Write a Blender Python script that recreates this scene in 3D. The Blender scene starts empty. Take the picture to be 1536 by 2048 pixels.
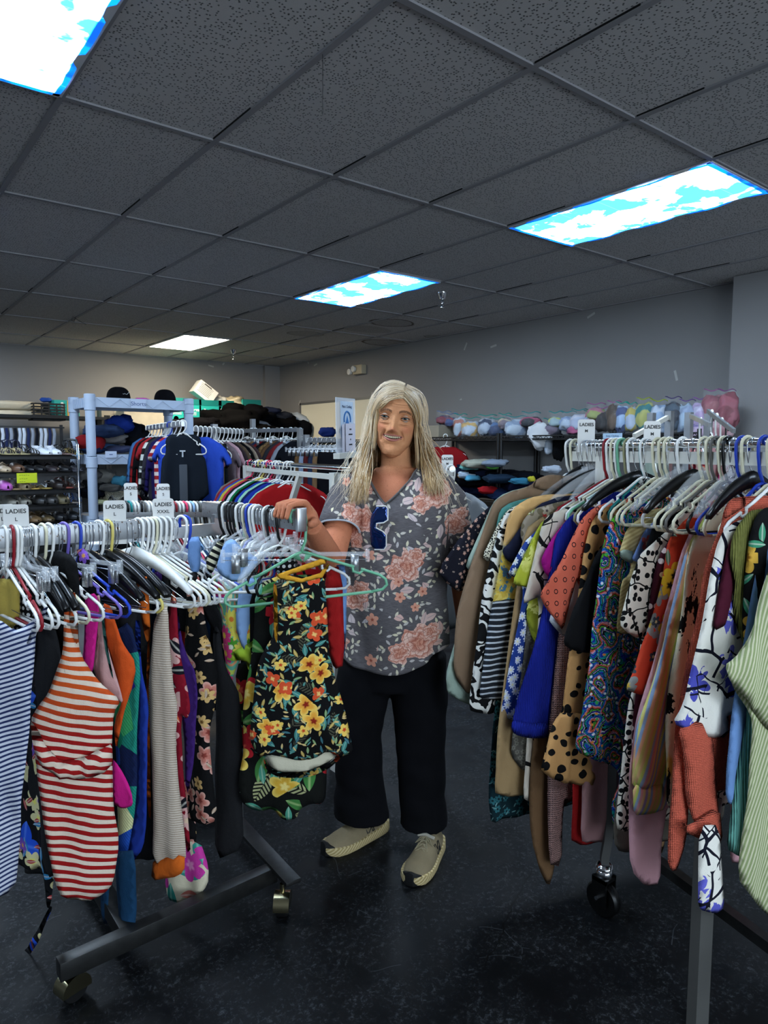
import bpy, bmesh, math, random
import numpy as np
from mathutils import Vector, Matrix, noise as mnoise
from mathutils.geometry import delaunay_2d_cdt
PI = math.pi
sc = bpy.context.scene
COL = sc.collection
RND = random.Random(7)

# ------------------------------------------------------------------ camera, world, exposure
CAM_H = 1.44
YAW, PITCH, ROLL, FPX = 0.663452, -0.0893347, 0.0029313, 1390.88
cF = Vector((math.sin(YAW)*math.cos(PITCH), math.cos(YAW)*math.cos(PITCH), math.sin(PITCH)))
_r = Vector((math.cos(YAW), -math.sin(YAW), 0)); _u = _r.cross(cF)
cR = _r*math.cos(ROLL) + _u*math.sin(ROLL)
cU = -_r*math.sin(ROLL) + _u*math.cos(ROLL)
cC = Vector((0, 0, CAM_H))
cam = bpy.data.cameras.new('camera')
cam.sensor_fit = 'VERTICAL'; cam.sensor_height = 36.0; cam.lens = 36.0*FPX/2048.0
cam.clip_start = 0.05; cam.clip_end = 60
camo = bpy.data.objects.new('camera', cam); COL.objects.link(camo)
camo.matrix_world = Matrix((( cR.x, cU.x, -cF.x, cC.x), (cR.y, cU.y, -cF.y, cC.y), (cR.z, cU.z, -cF.z, cC.z), (0, 0, 0, 1)))
sc.camera = camo
vs = sc.view_settings
vs.view_transform = 'Standard'; vs.look = 'None'; vs.gamma = 1.0; vs.use_curve_mapping = False
vs.exposure = 0.62
sc.cycles.max_bounces = 6; sc.cycles.diffuse_bounces = 3; sc.cycles.glossy_bounces = 3
sc.cycles.transmission_bounces = 4; sc.cycles.transparent_max_bounces = 12
sc.cycles.use_denoising = True; sc.cycles.sample_clamp_indirect = 4.0
world = bpy.data.worlds.new('world'); sc.world = world; world.use_nodes = True
world.node_tree.nodes['Background'].inputs[0].default_value = (0.5, 0.55, 0.65, 1)
world.node_tree.nodes['Background'].inputs[1].default_value = 0.02
CEIL = 2.743
FILL_GLOW = 5.5  # strength of the added fill pane behind the viewer
PANEL_SKY, PANEL_WHITE = 29.0, 27.0       # radiance of the sky-print panels and of the bare panel

def ray(px, py): return cF + cR*((px-768.0)/FPX) - cU*((py-1024.0)/FPX)
def on_plane(px, py, p0, n):
    d = ray(px, py); p0 = Vector(p0); n = Vector(n)
    return cC + d*((p0-cC).dot(n)/d.dot(n))
def at_depth(px, py, t): return cC + ray(px, py)*t

# ------------------------------------------------------------------ shader shorthand
class S:
    def __init__(s, g, k): s.g, s.k = g, k
    def _b(s, o, op, rev=False): return s.g.m(op, o, s) if rev else s.g.m(op, s, o)
    def __add__(s, o): return s._b(o, 'ADD')
    def __radd__(s, o): return s._b(o, 'ADD')
    def __sub__(s, o): return s._b(o, 'SUBTRACT')
    def __rsub__(s, o): return s._b(o, 'SUBTRACT', True)
    def __mul__(s, o): return s._b(o, 'MULTIPLY')
    def __rmul__(s, o): return s._b(o, 'MULTIPLY')
    def __truediv__(s, o): return s._b(o, 'DIVIDE')
    def __rtruediv__(s, o): return s._b(o, 'DIVIDE', True)
    def __lt__(s, o): return s._b(o, 'LESS_THAN')
    def __gt__(s, o): return s._b(o, 'GREATER_THAN')
class G:
    def __init__(g, nt): g.nt = nt; g.n = nt.nodes; g.l = nt.links; g._uv = None; g._tc = None
    def put(g, inp, v):
        if isinstance(v, S): g.l.new(v.k, inp)
        elif isinstance(v, (tuple, list)):
            if inp.type == 'RGBA' and len(v) == 3: v = (*v, 1)
            inp.default_value = v
        else: inp.default_value = v
    def m(g, op, a, b=0.0, c=0.0):
        n = g.n.new('ShaderNodeMath'); n.operation = op
        g.put(n.inputs[0], a); g.put(n.inputs[1], b)
        if op in ('MULTIPLY_ADD', 'WRAP', 'COMPARE', 'SMOOTH_MIN'): g.put(n.inputs[2], c)
        return S(g, n.outputs[0])
    def vm(g, op, a, b=(0, 0, 0), s=None):
        n = g.n.new('ShaderNodeVectorMath'); n.operation = op
        g.put(n.inputs[0], a)
        if op == 'SCALE': g.put(n.inputs[3], s)
        else: g.put(n.inputs[1], b)
        return S(g, n.outputs[1] if op in ('LENGTH', 'DISTANCE', 'DOT_PRODUCT') else n.outputs[0])
    def tc(g, k):
        if g._tc is None: g._tc = g.n.new('ShaderNodeTexCoord')
        return S(g, g._tc.outputs[k])
    def uv(g): return g.tc('UV')
    def obj(g): return g.tc('Object')
    def sep(g, v):
        n = g.n.new('ShaderNodeSeparateXYZ'); g.put(n.inputs[0], v); return [S(g, o) for o in n.outputs]
    def comb(g, x, y, z=0.0):
        n = g.n.new('ShaderNodeCombineXYZ')
        for i, q in enumerate((x, y, z)): g.put(n.inputs[i], q)
        return S(g, n.outputs[0])
    def noise(g, v, scale=5.0, detail=2.0, rough=0.5, col=False):
        n = g.n.new('ShaderNodeTexNoise'); g.put(n.inputs['Vector'], v)
        n.inputs['Scale'].default_value = scale; n.inputs['Detail'].default_value = detail; n.inputs['Roughness'].default_value = rough
        return S(g, n.outputs[1 if col else 0])
    def voro(g, v, scale, feature='F1', rand=1.0, dims='2D'):
        n = g.n.new('ShaderNodeTexVoronoi'); n.voronoi_dimensions = dims; n.feature = feature
        g.put(n.inputs['Vector'], v); n.inputs['Scale'].default_value = scale; n.inputs['Randomness'].default_value = rand
        o = n.outputs
        if feature == 'DISTANCE_TO_EDGE': return S(g, o['Distance'])
        return S(g, o['Distance']), S(g, o['Color']), S(g, o['Position'])
    def mix(g, f, a, b):
        n = g.n.new('ShaderNodeMix'); n.data_type = 'RGBA'
        g.put(n.inputs[0], f); g.put(n.inputs[6], a); g.put(n.inputs[7], b); return S(g, n.outputs[2])
    def ramp(g, f, stops, interp='CONSTANT'):
        n = g.n.new('ShaderNodeValToRGB'); n.color_ramp.interpolation = interp; e = n.color_ramp.elements
        while len(e) < len(stops): e.new(0.5)
        for i, (p, c) in enumerate(stops): e[i].position = p; e[i].color = (*c, 1)
        g.put(n.inputs[0], f); return S(g, n.outputs[0])
    def smooth(g, a, lo, hi, o0=0.0, o1=1.0):
        n = g.n.new('ShaderNodeMapRange'); n.interpolation_type = 'SMOOTHSTEP'
        for i, q in enumerate((a, lo, hi, o0, o1)): g.put(n.inputs[i], q)
        return S(g, n.outputs[0])
    def sin(g, a): return g.m('SINE', a)
    def abs(g, a): return g.m('ABSOLUTE', a)
    def warp(g, v, scale, amt):
        c = g.noise(v, scale, 2, col=True)
        return g.vm('ADD', v, g.vm('SCALE', g.vm('SUBTRACT', c, (.5, .5, .5)), s=amt))
    def cell(g, v, scale, off=(0, 0, 0), rand=1.0):
        """random scatter: local coordinates in each cell, its distance and two random numbers"""
        w = g.vm('ADD', v, off)
        d, c, p = g.voro(w, scale, rand=rand)
        lx, ly, _ = g.sep(g.vm('SCALE', g.vm('SUBTRACT', w, p), s=scale))
        r1, r2, r3 = g.sep(c)
        return lx, ly, d, r1, r2, r3
    def flowers(g, v, scale, n=5, R=.42, off=(0, 0, 0), keep=1.0, deep=.45):
        lx, ly, d, r1, r2, r3 = g.cell(v, scale, off)
        a = g.m('ARCTAN2', ly, lx) + r1*6.28
        pr = R*((1-deep) + deep*g.abs(g.sin(a*(n/2.0))))
        mask = (d < pr)
        if keep < 1: mask = mask*(r3 < keep)
        return mask, d/pr, r2, a
    def leaves(g, v, scale, L=.48, w=.15, off=(0, 0, 0), keep=1.0, fern=0.0):
        lx, ly, d, r1, r2, r3 = g.cell(v, scale, off)
        a = r1*6.28; ca = g.m('COSINE', a); sa = g.sin(a)
        x = lx*ca + ly*sa; y = g.abs(ly*ca - lx*sa); t = x/L
        mask = (y < w*(1.0 - t*t))
        if fern: mask = mask*(g.sin((x + y*0.8)*fern) > -0.2)*(y > .008)
        if keep < 1: mask = mask*(r3 < keep)
        return mask, y/w, r2
def hexc(h): # sRGB hex to linear
    v = [int(h[i:i+2], 16)/255 for i in (0, 2, 4)]
    return tuple(c/12.92 if c <= .04045 else ((c+.055)/1.055)**2.4 for c in v)
MATS = {}
def MAT(name, col, rough=.8, metal=0.0, bump=None, bd=.002, emit=None, trans=0.0, alpha=1.0, spec=.5, coat=0.0, ior=1.45):
    """col: colour tuple / hex string, or a function of the node builder giving colour (or (colour, bump height))"""
    if name in MATS: return MATS[name]
    m = bpy.data.materials.new(name); m.use_nodes = True; nt = m.node_tree
    b = nt.nodes['Principled BSDF']; g = G(nt)
    c = hexc(col) if isinstance(col, str) else (col(g) if callable(col) else col)
    if isinstance(c, tuple) and len(c) == 2: c, bump = c
    elif callable(bump): bump = bump(g)
    g.put(b.inputs['Base Color'], c); g.put(b.inputs['Roughness'], rough(g) if callable(rough) else rough)
    b.inputs['Metallic'].default_value = metal; b.inputs['Specular IOR Level'].default_value = spec
    b.inputs['Transmission Weight'].default_value = trans; b.inputs['IOR'].default_value = ior
    b.inputs['Coat Weight'].default_value = coat
    g.put(b.inputs['Alpha'], alpha(g) if callable(alpha) else alpha)
    if bump is not None:
        n = nt.nodes.new('ShaderNodeBump'); n.inputs['Strength'].default_value = 1.0; n.inputs['Distance'].default_value = bd
        g.put(n.inputs['Height'], bump); nt.links.new(n.outputs[0], b.inputs['Normal'])
    if emit is not None:
        ec, es = emit(g) if callable(emit) else emit
        g.put(b.inputs['Emission Color'], ec); g.put(b.inputs['Emission Strength'], es)
    MATS[name] = m
    m.diffuse_color = (*c, 1) if isinstance(c, tuple) else (.5, .5, .5, 1)
    return m

# ------------------------------------------------------------------ mesh shorthand
class MB:
    def __init__(s): s.v = []; s.f = []; s.uv = None; s.mi = []
    def add(s, V, F, mi=0):
        o = len(s.v); s.v += [tuple(p) for p in V]; s.f += [tuple(i+o for i in f) for f in F]; s.mi += [mi]*len(F); return s
    def box(s, c, d, M=None, mi=0):
        x, y, z = (q/2 for q in d); P = [Vector((i*x, j*y, k*z)) for i in (-1, 1) for j in (-1, 1) for k in (-1, 1)]
        if M is not None: P = [M @ p for p in P]
        P = [p + Vector(c) for p in P]
        return s.add(P, [(0, 1, 3, 2), (4, 6, 7, 5), (0, 4, 5, 1), (2, 3, 7, 6), (0, 2, 6, 4), (1, 5, 7, 3)], mi)
    def bar(s, a, b, w, h, up=(0, 0, 1), mi=0):
        a = Vector(a); b = Vector(b); d = (b-a).normalized(); u = Vector(up)
        if abs(d.dot(u)) > .95: u = Vector((1, 0, 0))
        x = d.cross(u).normalized(); z = x.cross(d)
        P = [e + x*(i*w/2) + z*(k*h/2) for e in (a, b) for i, k in ((-1, -1), (1, -1), (1, 1), (-1, 1))]
        return s.add(P, [(0, 3, 2, 1), (4, 5, 6, 7), (0, 1, 5, 4), (1, 2, 6, 5), (2, 3, 7, 6), (3, 0, 4, 7)], mi)
    def tube(s, pts, r, n=8, cap=True, mi=0, flat=1.0):
        pts = [Vector(p) for p in pts]; N = len(pts); V = []; ref = None
        for i, p in enumerate(pts):
            d = (pts[min(i+1, N-1)] - pts[max(i-1, 0)]).normalized()
            if ref is None: ref = Vector((0, 0, 1)) if abs(d.z) < .9 else Vector((0, 1, 0))
            x = d.cross(ref)
            if x.length < 1e-5: x = d.orthogonal()
            x.normalize(); y = x.cross(d).normalized(); ref = y
            rr = r[i] if isinstance(r, (list, tuple)) else r
            V += [p + x*(rr*math.cos(2*PI*k/n)) + y*(rr*flat*math.sin(2*PI*k/n)) for k in range(n)]
        F = [(i*n+k, i*n+(k+1) % n, (i+1)*n+(k+1) % n, (i+1)*n+k) for i in range(N-1) for k in range(n)]
        if cap: F += [tuple(range(n-1, -1, -1)), tuple((N-1)*n+k for k in range(n))]
        return s.add(V, F, mi)
    def lathe(s, prof, n=20, c=(0, 0, 0), M=None, mi=0):
        V = []; c = Vector(c)
        for r, z in prof:
            for k in range(n):
                p = Vector((r*math.cos(2*PI*k/n), r*math.sin(2*PI*k/n), z))
                if M is not None: p = M @ p
                V.append(p + c)
        N = len(prof)
        F = [(i*n+k, i*n+(k+1) % n, (i+1)*n+(k+1) % n, (i+1)*n+k) for i in range(N-1) for k in range(n)]
        F += [tuple(range(n-1, -1, -1)), tuple((N-1)*n+k for k in range(n))]
        return s.add(V, F, mi)
    def cyl(s, a, b, r, n=12, mi=0): return s.tube([a, b], r, n, True, mi)
    def loft(s, rings, cap=True, mi=0, closed=True):
        n = len(rings[0]); V = [p for R in rings for p in R]; N = len(rings)
        kk = n if closed else n-1
        F = [(i*n+k, i*n+(k+1) % n, (i+1)*n+(k+1) % n, (i+1)*n+k) for i in range(N-1) for k in range(kk)]
        if cap: F += [tuple(range(n-1, -1, -1)), tuple((N-1)*n+k for k in range(n))]
        return s.add(V, F, mi)
    def grid(s, nu, nv, fn, mi=0, wrap=False):
        V = [fn(i/nu, j/nv) for j in range(nv+1) for i in range(nu+1)]
        return s.add(V, [(j*(nu+1)+i, j*(nu+1)+i+1, (j+1)*(nu+1)+i+1, (j+1)*(nu+1)+i) for j in range(nv) for i in range(nu)], mi)
    def mesh(s, name, smooth=True, uvfn=None):
        me = bpy.data.meshes.new(name); me.from_pydata(s.v, [], s.f)
        if any(s.mi): me.polygons.foreach_set('material_index', s.mi)
        if smooth: me.polygons.foreach_set('use_smooth', [True]*len(s.f))
        if uvfn:
            ul = me.uv_layers.new(name='UVMap'); V = [uvfn(p) for p in s.v]
            li = np.zeros(len(me.loops), int); me.loops.foreach_get('vertex_index', li)
            ul.data.foreach_set('uv', np.array(V, float)[li].ravel())
        me.update(); return me
def fixn(me):
    b = bmesh.new(); b.from_mesh(me); bmesh.ops.recalc_face_normals(b, faces=b.faces); b.to_mesh(me); b.free(); return me
def link(name, me, mat=None, parent=None, M=None, smooth_angle=None):
    """link a mesh as ONE object; M is its matrix in the parent's frame"""
    o = bpy.data.objects.new(name, me); COL.objects.link(o)
    if parent is not None: o.parent = parent
    if M is not None: o.matrix_local = M if isinstance(M, Matrix) else Matrix.Translation(M)
    for m in (mat if isinstance(mat, (list, tuple)) else [mat]):
        if m is not None and len(me.materials) < (len(mat) if isinstance(mat, (list, tuple)) else 1): me.materials.append(m)
    return o
def obj(name, mb, mat, parent=None, M=None, smooth=True, uvfn=None, bevel=0, auto=True):
    me = mb.mesh(name, smooth, uvfn); fixn(me)
    if bevel:
        b = bmesh.new(); b.from_mesh(me)
        bmesh.ops.bevel(b, geom=[e for e in b.edges if len(e.link_faces) == 2 and e.calc_face_angle(0) > .5], offset=bevel, segments=2, affect='EDGES', profile=.6)
        b.to_mesh(me); b.free()
    if auto and smooth:
        try: me.set_sharp_from_angle(angle=math.radians(42))
        except Exception: pass
    return link(name, me, mat, parent, M)
def empty(name, M=None):
    o = bpy.data.objects.new(name, None); COL.objects.link(o); o.empty_display_size = .05
    if M is not None: o.matrix_world = M if isinstance(M, Matrix) else Matrix.Translation(M)
    return o
USED = {}
def tag(o, label, cat, group=None):
    o['label'] = label; o['category'] = cat
    if group: o['group'] = group
    if label in USED and not group: print('DUP LABEL', label)
    USED[label] = o.name; return o
def struct(o): o['kind'] = 'structure'; return o
ORD = 'first second third fourth fifth sixth seventh eighth ninth tenth eleventh twelfth thirteenth fourteenth fifteenth sixteenth seventeenth eighteenth nineteenth twentieth'.split()
def ordn(i):
    if i < 20: return ORD[i]
    return ('twenty-' if i < 29 else 'thirty-' if 29 < i < 39 else 'forty-') + ORD[(i-20) % 10] if (i+1) % 10 else {29: 'thirtieth', 39: 'fortieth', 49: 'fiftieth'}[i]
def frame(p, ax, nz=(0, 0, 1)):
    """matrix at p with local X along ax (horizontal) and Z up"""
    x = Vector(ax).normalized(); z = Vector(nz); y = z.cross(x).normalized(); z = x.cross(y)
    M = Matrix((( x.x, y.x, z.x, p[0]), (x.y, y.y, z.y, p[1]), (x.z, y.z, z.z, p[2]), (0, 0, 0, 1))); return M
def copy_tree(o, M=None, parent=None):
    c = o.copy(); COL.objects.link(c); c.parent = parent
    if M is not None: c.matrix_world = M
    for ch in list(o.children):
        d = ch.copy(); COL.objects.link(d); d.parent = c; d.matrix_local = ch.matrix_local.copy()
        for gch in list(ch.children):
            e = gch.copy(); COL.objects.link(e); e.parent = d; e.matrix_local = gch.matrix_local.copy()
    return c
def own_mat(o, m):
    o.material_slots[0].link = 'OBJECT'; o.material_slots[0].material = m

# ------------------------------------------------------------------ the room shell
GX, GY, TU, TV = 1.331, 1.662, 0.6096, 1.2192       # ceiling grid origin and tile size
XL, XR, YF, YB = -6.0, 5.56, -5.2, 9.87
def stain_mask(g, x, y, cx, cy, rx, ry, ring):
    dx = (x-cx)/rx; dy = (y-cy)/ry; d = g.m('SQRT', dx*dx + dy*dy)
    n = g.noise(g.comb(x, y), 6, 3)
    d = d + (n-.5)*.35
    fill = g.smooth(d, .9, 1.0, 1.0, 0.0); edge = g.smooth(g.abs(d-.94), 0.0, .12, 1.0, 0.0)
    return g.m('MAXIMUM', fill*.25, edge*ring)
def m_ceiling(g):
    x, y, z = g.sep(g.obj()); p = g.comb(x, y)
    d, c, _ = g.voro(p, 75); r, _, _ = g.sep(c)
    w = g.noise(p, 260, 2)
    pits = g.smooth(d + (w-.5)*.5, .10, .30, 1.0, 0.0)*(r > .45)
    fine = g.smooth(g.noise(p, 420, 2), .62, .70)
    tone = g.noise(p, .9, 2)
    iu = g.m('FLOOR', (x-GX)/TU); iv = g.m('FLOOR', (y-GY)/TV)
    wn = g.n.new('ShaderNodeTexWhiteNoise'); wn.noise_dimensions = '2D'; g.put(wn.inputs[0], g.comb(iu, iv))
    t = S(g, wn.outputs[0])*.10 + tone*.12
    base = g.mix(t*2.0, hexc('c8c4c0'), hexc('b8b7b9'))
    base = g.mix(pits*.85, base, hexc('2c2a2b')); base = g.mix(fine*.35, base, hexc('4a4849'))
    m = 0
    for px, py, rx, ry, ring in ((783, 647, .26, .20, .9), (612, 669, .22, .17, .6), (772, 687, .34, .22, 1.0), (735, 660, .3, .2, .25), (880, 676, .22, .12, .5)):
        q = on_plane(px, py, (0, 0, CEIL), (0, 0, 1)); k = stain_mask(g, x, y, q.x, q.y, rx, ry, ring)
        m = k if isinstance(m, int) else g.m('MAXIMUM', m, k)
    base = g.mix(m*1.0, base, hexc('4a3828'))
    return base, pits*-1.0
def scuffs(g, a, b, k, off):
    d, c, p = g.voro(g.vm('ADD', g.comb(a, b), off), k)
    lx, ly, _, r1, r2, r3 = g.cell(g.comb(a, b), k, off)
    an = r1*3.14; x = lx*g.m('COSINE', an)+ly*g.sin(an); y = ly*g.m('COSINE', an)-lx*g.sin(an)
    return (g.abs(x) < .075)*(g.abs(y) < .018)*(r2 > .62)
def m_wall(g):
    x, y, z = g.sep(g.obj()); a = x + y
    n = g.noise(g.comb(a, z), 1.3, 3)
    base = g.mix(n, hexc('7f7e7e'), hexc('898888'))
    base = g.mix(scuffs(g, a, z, 1.7, (3.3, .2, 0))*(z > 2.0)*.55, base, hexc('c9c7c2'))
    return base, g.noise(g.comb(a, z), 180, 2)
def m_floor(g):
    x, y, z = g.sep(g.obj()); p = g.comb(x, y)
    n1 = g.noise(p, 1.1, 4, .6); n2 = g.noise(p, 6, 6, .75); n3 = g.noise(g.warp(p, 30, .03), 62, 6, .85)
    base = g.mix(g.smooth(n1, .35, .7), hexc('060708'), hexc('0b0d10'))
    base = g.mix(g.smooth(n2, .50, .78)*.6, base, hexc('14171a'))
    base = g.mix(g.smooth(n3, .50, .66)*g.smooth(n2, .40, .56)*.60, base, hexc('4c4f52'))
    sc1 = g.voro(g.warp(p, 3, .25), 3.2, 'DISTANCE_TO_EDGE'); sc2 = g.noise(p, 5, 2)
    base = g.mix((sc1 < .0035)*(sc2 > .60)*.35, base, hexc('54585c'))
    # one real crack in the slab near the rack on the right
    a = on_plane(1062, 1735, (0, 0, 0), (0, 0, 1)); b = on_plane(968, 1935, (0, 0, 0), (0, 0, 1)); d = (b-a).normalized(); L = (b-a).length
    wx = x-a.x + (g.noise(p, 11, 4)-.5)*.06; wy = y-a.y + (g.noise(g.vm('ADD', p, (5, 5, 0)), 11, 4)-.5)*.06
    al = wx*d.x + wy*d.y; ac = g.abs(wx*(-d.y) + wy*d.x)
    base = g.mix((ac < .0022)*(al > 0)*(al < L), base, hexc('040404'))
    return base
struct(obj('floor', MB().box(((XL+XR)/2, (YF+YB)/2, -.05), (XR-XL, YB-YF, .1)), MAT('floor_concrete', m_floor, rough=lambda g: g.smooth(g.noise(g.obj(), 6, 4), .3, .8, .48, .75), spec=.22), smooth=False))
struct(obj('ceiling', MB().box(((XL+XR)/2, (YF+YB)/2, CEIL+.056), (XR-XL, YB-YF, .1)), MAT('ceiling_tile', m_ceiling, rough=.95, bd=.003), smooth=False))
WALL = MAT('wall_paint', m_wall, rough=.75, bd=.0006)
struct(obj('wall_back', MB().box(((XL+XR)/2, YB+.05, CEIL/2), (XR-XL, .1, CEIL+.1)), WALL, smooth=False))
struct(obj('wall_right', MB().box((XR+.05, (YF+YB)/2, CEIL/2), (.1, YB-YF, CEIL+.1)), WALL, smooth=False))
struct(obj('wall_left', MB().box((XL-.05, (YF+YB)/2, CEIL/2), (.1, YB-YF, CEIL+.1)), WALL, smooth=False))
struct(obj('wall_front', MB().box(((XL+XR)/2, YF-.05, CEIL/2), (XR-XL, .1, CEIL+.1)), WALL, smooth=False))
struct(obj('wall_column', MB().box((5.47, 1.45, CEIL/2), (.2, 2.32, CEIL)), WALL, smooth=False))
struct(obj('wall_pilaster', MB().box((5.43, YB-.03, CEIL/2), (.26, .08, CEIL)), WALL, smooth=False))
BASEB = MAT('baseboard_rubber', '1b1b1d', .5)
struct(obj('baseboard_back', MB().box(((XL+XR)/2, YB-.006, .05), (XR-XL, .012, .1)), BASEB, smooth=False))
struct(obj('baseboard_right', MB().box((XR-.006, (YF+YB)/2, .05), (.012, YB-YF, .1)), BASEB, smooth=False))
# invented window behind the viewer: a glowing pane added to brighten the ceiling
def m_fill(g): return ((.70, .85, 1.0), FILL_GLOW)
w_ = obj('fill_pane_1', MB().box((0, YF+.012, 1.55), (6.4, .02, 1.9)), MAT('fill_pane_glow', (.6, .7, .8), .2, emit=m_fill), smooth=False); struct(w_)
f_ = MB()
for z in (.575, 2.525): f_.box((0, YF+.03, z), (6.5, .06, .06))
for x in (-3.22, -1.07, 1.07, 3.22): f_.box((x, YF+.03, 1.55), (.06, .06, 1.95))
struct(obj('trim_3', f_, MAT('fill_pane_frame', '3a3a3c', .5), smooth=False))  # frame around the invented glowing pane
PANELS = [(-2, 0), (-2, 2), (3, 0), (3, 2), (3, 5), (-2, 5), (-2, -3), (3, -3), (-7, 0), (-7, 2)]
def build_grid():
    mb = MB()
    u0, u1 = math.ceil((XL-GX)/TU), math.floor((XR-GX)/TU); v0, v1 = math.ceil((YF-GY)/TV), math.floor((YB-GY)/TV)
    for u in range(u0, u1+1): mb.box((GX+u*TU, (YF+YB)/2, CEIL+.002), (.024, YB-YF, .008))
    for v in range(v0, v1+1): mb.box(((XL+XR)/2, GY+v*TV, CEIL+.0022), (XR-XL, .024, .0076))
    mb.box(((XL+XR)/2, YB-.012, CEIL+.001), (XR-XL, .024, .01)); mb.box((XR-.012, (YF+YB)/2, CEIL+.001), (.024, YB-YF, .01))
    gaps = MB(); rr = random.Random(3)
    for u in range(u0, u1+1):
        for v in range(v0, v1+1):
            if rr.random() < .75: s = rr.uniform(.15, .5); gaps.box((GX+u*TU-.0145, GY+v*TV-.02-s/2, CEIL+.004), (.003, s, .006))
            if rr.random() < .75: s = rr.uniform(.08, .3); gaps.box((GX+u*TU+.02+s/2, GY+v*TV+.0145, CEIL+.004), (s, .003, .006))
    struct(obj('trim_1', mb, MAT('grid_metal', '8f8d8f', .6), smooth=False))
    struct(obj('trim_2', gaps, MAT('tile_gap', '050505', .95), smooth=False))
build_grid()

# ------------------------------------------------------------------ the ceiling lights (they light the room)
def sky_emit(k):
    def f(g):
        u, v, _ = g.sep(g.uv()); p = g.comb(u + k*3.7, v + k*1.9)
        n = g.noise(g.warp(p, 4.0, .22), 3.4, 5, .55)
        cl = g.smooth(n, .46, .54)
        col = g.mix(cl, (.02, .42, .98), (.88, .95, 1))
        edge = g.m('MINIMUM', g.m('MINIMUM', u, TU-.02-u), g.m('MINIMUM', v, TV-.02-v))
        b = g.smooth(edge + (g.noise(p, 9, 1)-.5)*.012, .018, .026)
        col = g.mix(b, (.0, .12, .75), col)
        fold = (g.abs(g.m('FRACT', v*4.1)-.5) < .006)
        return g.mix(fold*.35, col, (.1, .5, .8)), (b*.88 + .12)*(cl*.75 + .25)*PANEL_SKY
    return f
FIX = MAT('fixture_metal', 'c9c9cc', .45)
def ceiling_light(k, u, v, sky):
    x0, y0 = GX+u*TU, GY+v*TV
    r = empty('ceiling_light', Vector((x0, y0, CEIL)))
    fr = MB()
    for c, d in (((TU/2, .016, .0), (TU-.02, .03, .012)), ((TU/2, TV-.016, 0), (TU-.02, .03, .012)), ((.016, TV/2, 0), (.03, TV-.02, .012)), ((TU-.016, TV/2, 0), (.03, TV-.02, .012))): fr.box(c, d)
    obj('light_frame', fr, FIX, r, smooth=False)
    w, h = TU-.02, TV-.02
    def f(a, b):
        s = .006*math.sin(a*PI)*math.sin(b*PI) + (.004*math.sin(b*23+k)*(1-min(1, 14*min(a, 1-a))) if sky else 0)
        return (.01+a*w, .01+b*h, -.008 - s if sky else -.004)
    mb = MB().grid(10, 30, f)
    if sky: d = obj('light_cover', mb, MAT('sky_cover_%d' % k, (.05, .1, .2), .6, emit=sky_emit(k)), r, uvfn=lambda p: (p[0]-.01, p[1]-.01))
    else: d = obj('diffuser', mb, MAT('bare_diffuser', (.8, .8, .8), .5, emit=lambda g: ((1, .86, .64), PANEL_WHITE)), r)
    return r
LBL = {(-2, 0): 'sky-print ceiling light cut off at the upper corner, above the swimwear rack', (-2, 2): 'sky-print ceiling light beside the first one, mostly out of the frame',
       (3, 0): 'long sky-print ceiling light with white clouds above the blouse rack', (3, 2): 'sky-print ceiling light over the middle of the room, before the sprinkler',
       (3, 5): 'bare white ceiling light panel near the back wall'}
for k, (u, v) in enumerate(PANELS):
    o = ceiling_light(k, u, v, (u, v) != (3, 5))
    if (u, v) in LBL: tag(o, LBL[(u, v)], 'ceiling light')
    else: tag(o, 'sky-print ceiling light outside the view', 'ceiling light', 'ceiling lights outside the view')

# small things on ceiling and walls
CHROME = MAT('chrome', (.75, .76, .78), .12, 1.0); STEEL = MAT('brushed_steel', lambda g: g.mix(g.noise(g.obj(), 30, 3), (.42, .43, .44), (.62, .63, .64)), .32, 1.0)
def sprinkler(px, py, lab):
    p = on_plane(px, py, (0, 0, CEIL-.06), (0, 0, 1)); r = empty('sprinkler_head', Vector((p.x, p.y, CEIL)))
    obj('escutcheon', MB().lathe([(.042, 0), (.040, -.012), (.024, -.05), (.012, -.052)], 20), CHROME, r)
    s = MB().lathe([(.010, -.05), (.012, -.075), (.008, -.08), (.008, -.09)], 12)
    s.tube([(-.012, 0, -.085), (-.016, 0, -.1), (0, 0, -.118)], .0028, 6); s.tube([(.012, 0, -.085), (.016, 0, -.1), (0, 0, -.118)], .0028, 6)
    obj('nozzle', s, CHROME, r); obj('deflector', MB().lathe([(.003, -.115), (.018, -.12), (.018, -.122), (.002, -.123)], 14), CHROME, r)
    tag(r, lab, 'sprinkler')
sprinkler(885, 600, 'chrome ceiling sprinkler just past the middle sky-print light')
sprinkler(467, 709, 'chrome ceiling sprinkler beside the bare white light panel')
def emergency():
    r = empty('emergency_light', frame((5.56, 7.60, 2.50), (0, 1, 0)))
    W = MAT('beige_plastic', 'b9ad92', .5)
    obj('housing', MB().box((0, .04, 0), (.20, .08, .12)), W, r, bevel=.008)
    for s in (-1, 1):
        M = Matrix.Translation((.06 if s > 0 else .15, .10, .01 if s > 0 else -.02))
        l = obj('lamp_head', MB().lathe([(.01, -.035), (.03, -.03), (.042, 0), (.04, .012), (.0, .016)], 18, M=Matrix.Rotation(PI/2, 3, 'X') @ Matrix.Rotation(PI, 3, 'X')), MAT('lamp_glass', (.75, .75, .72), .15, 0), r, M)
    tag(r, 'beige twin-head emergency light high on the right-hand wall', 'emergency light')
emergency()
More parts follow.
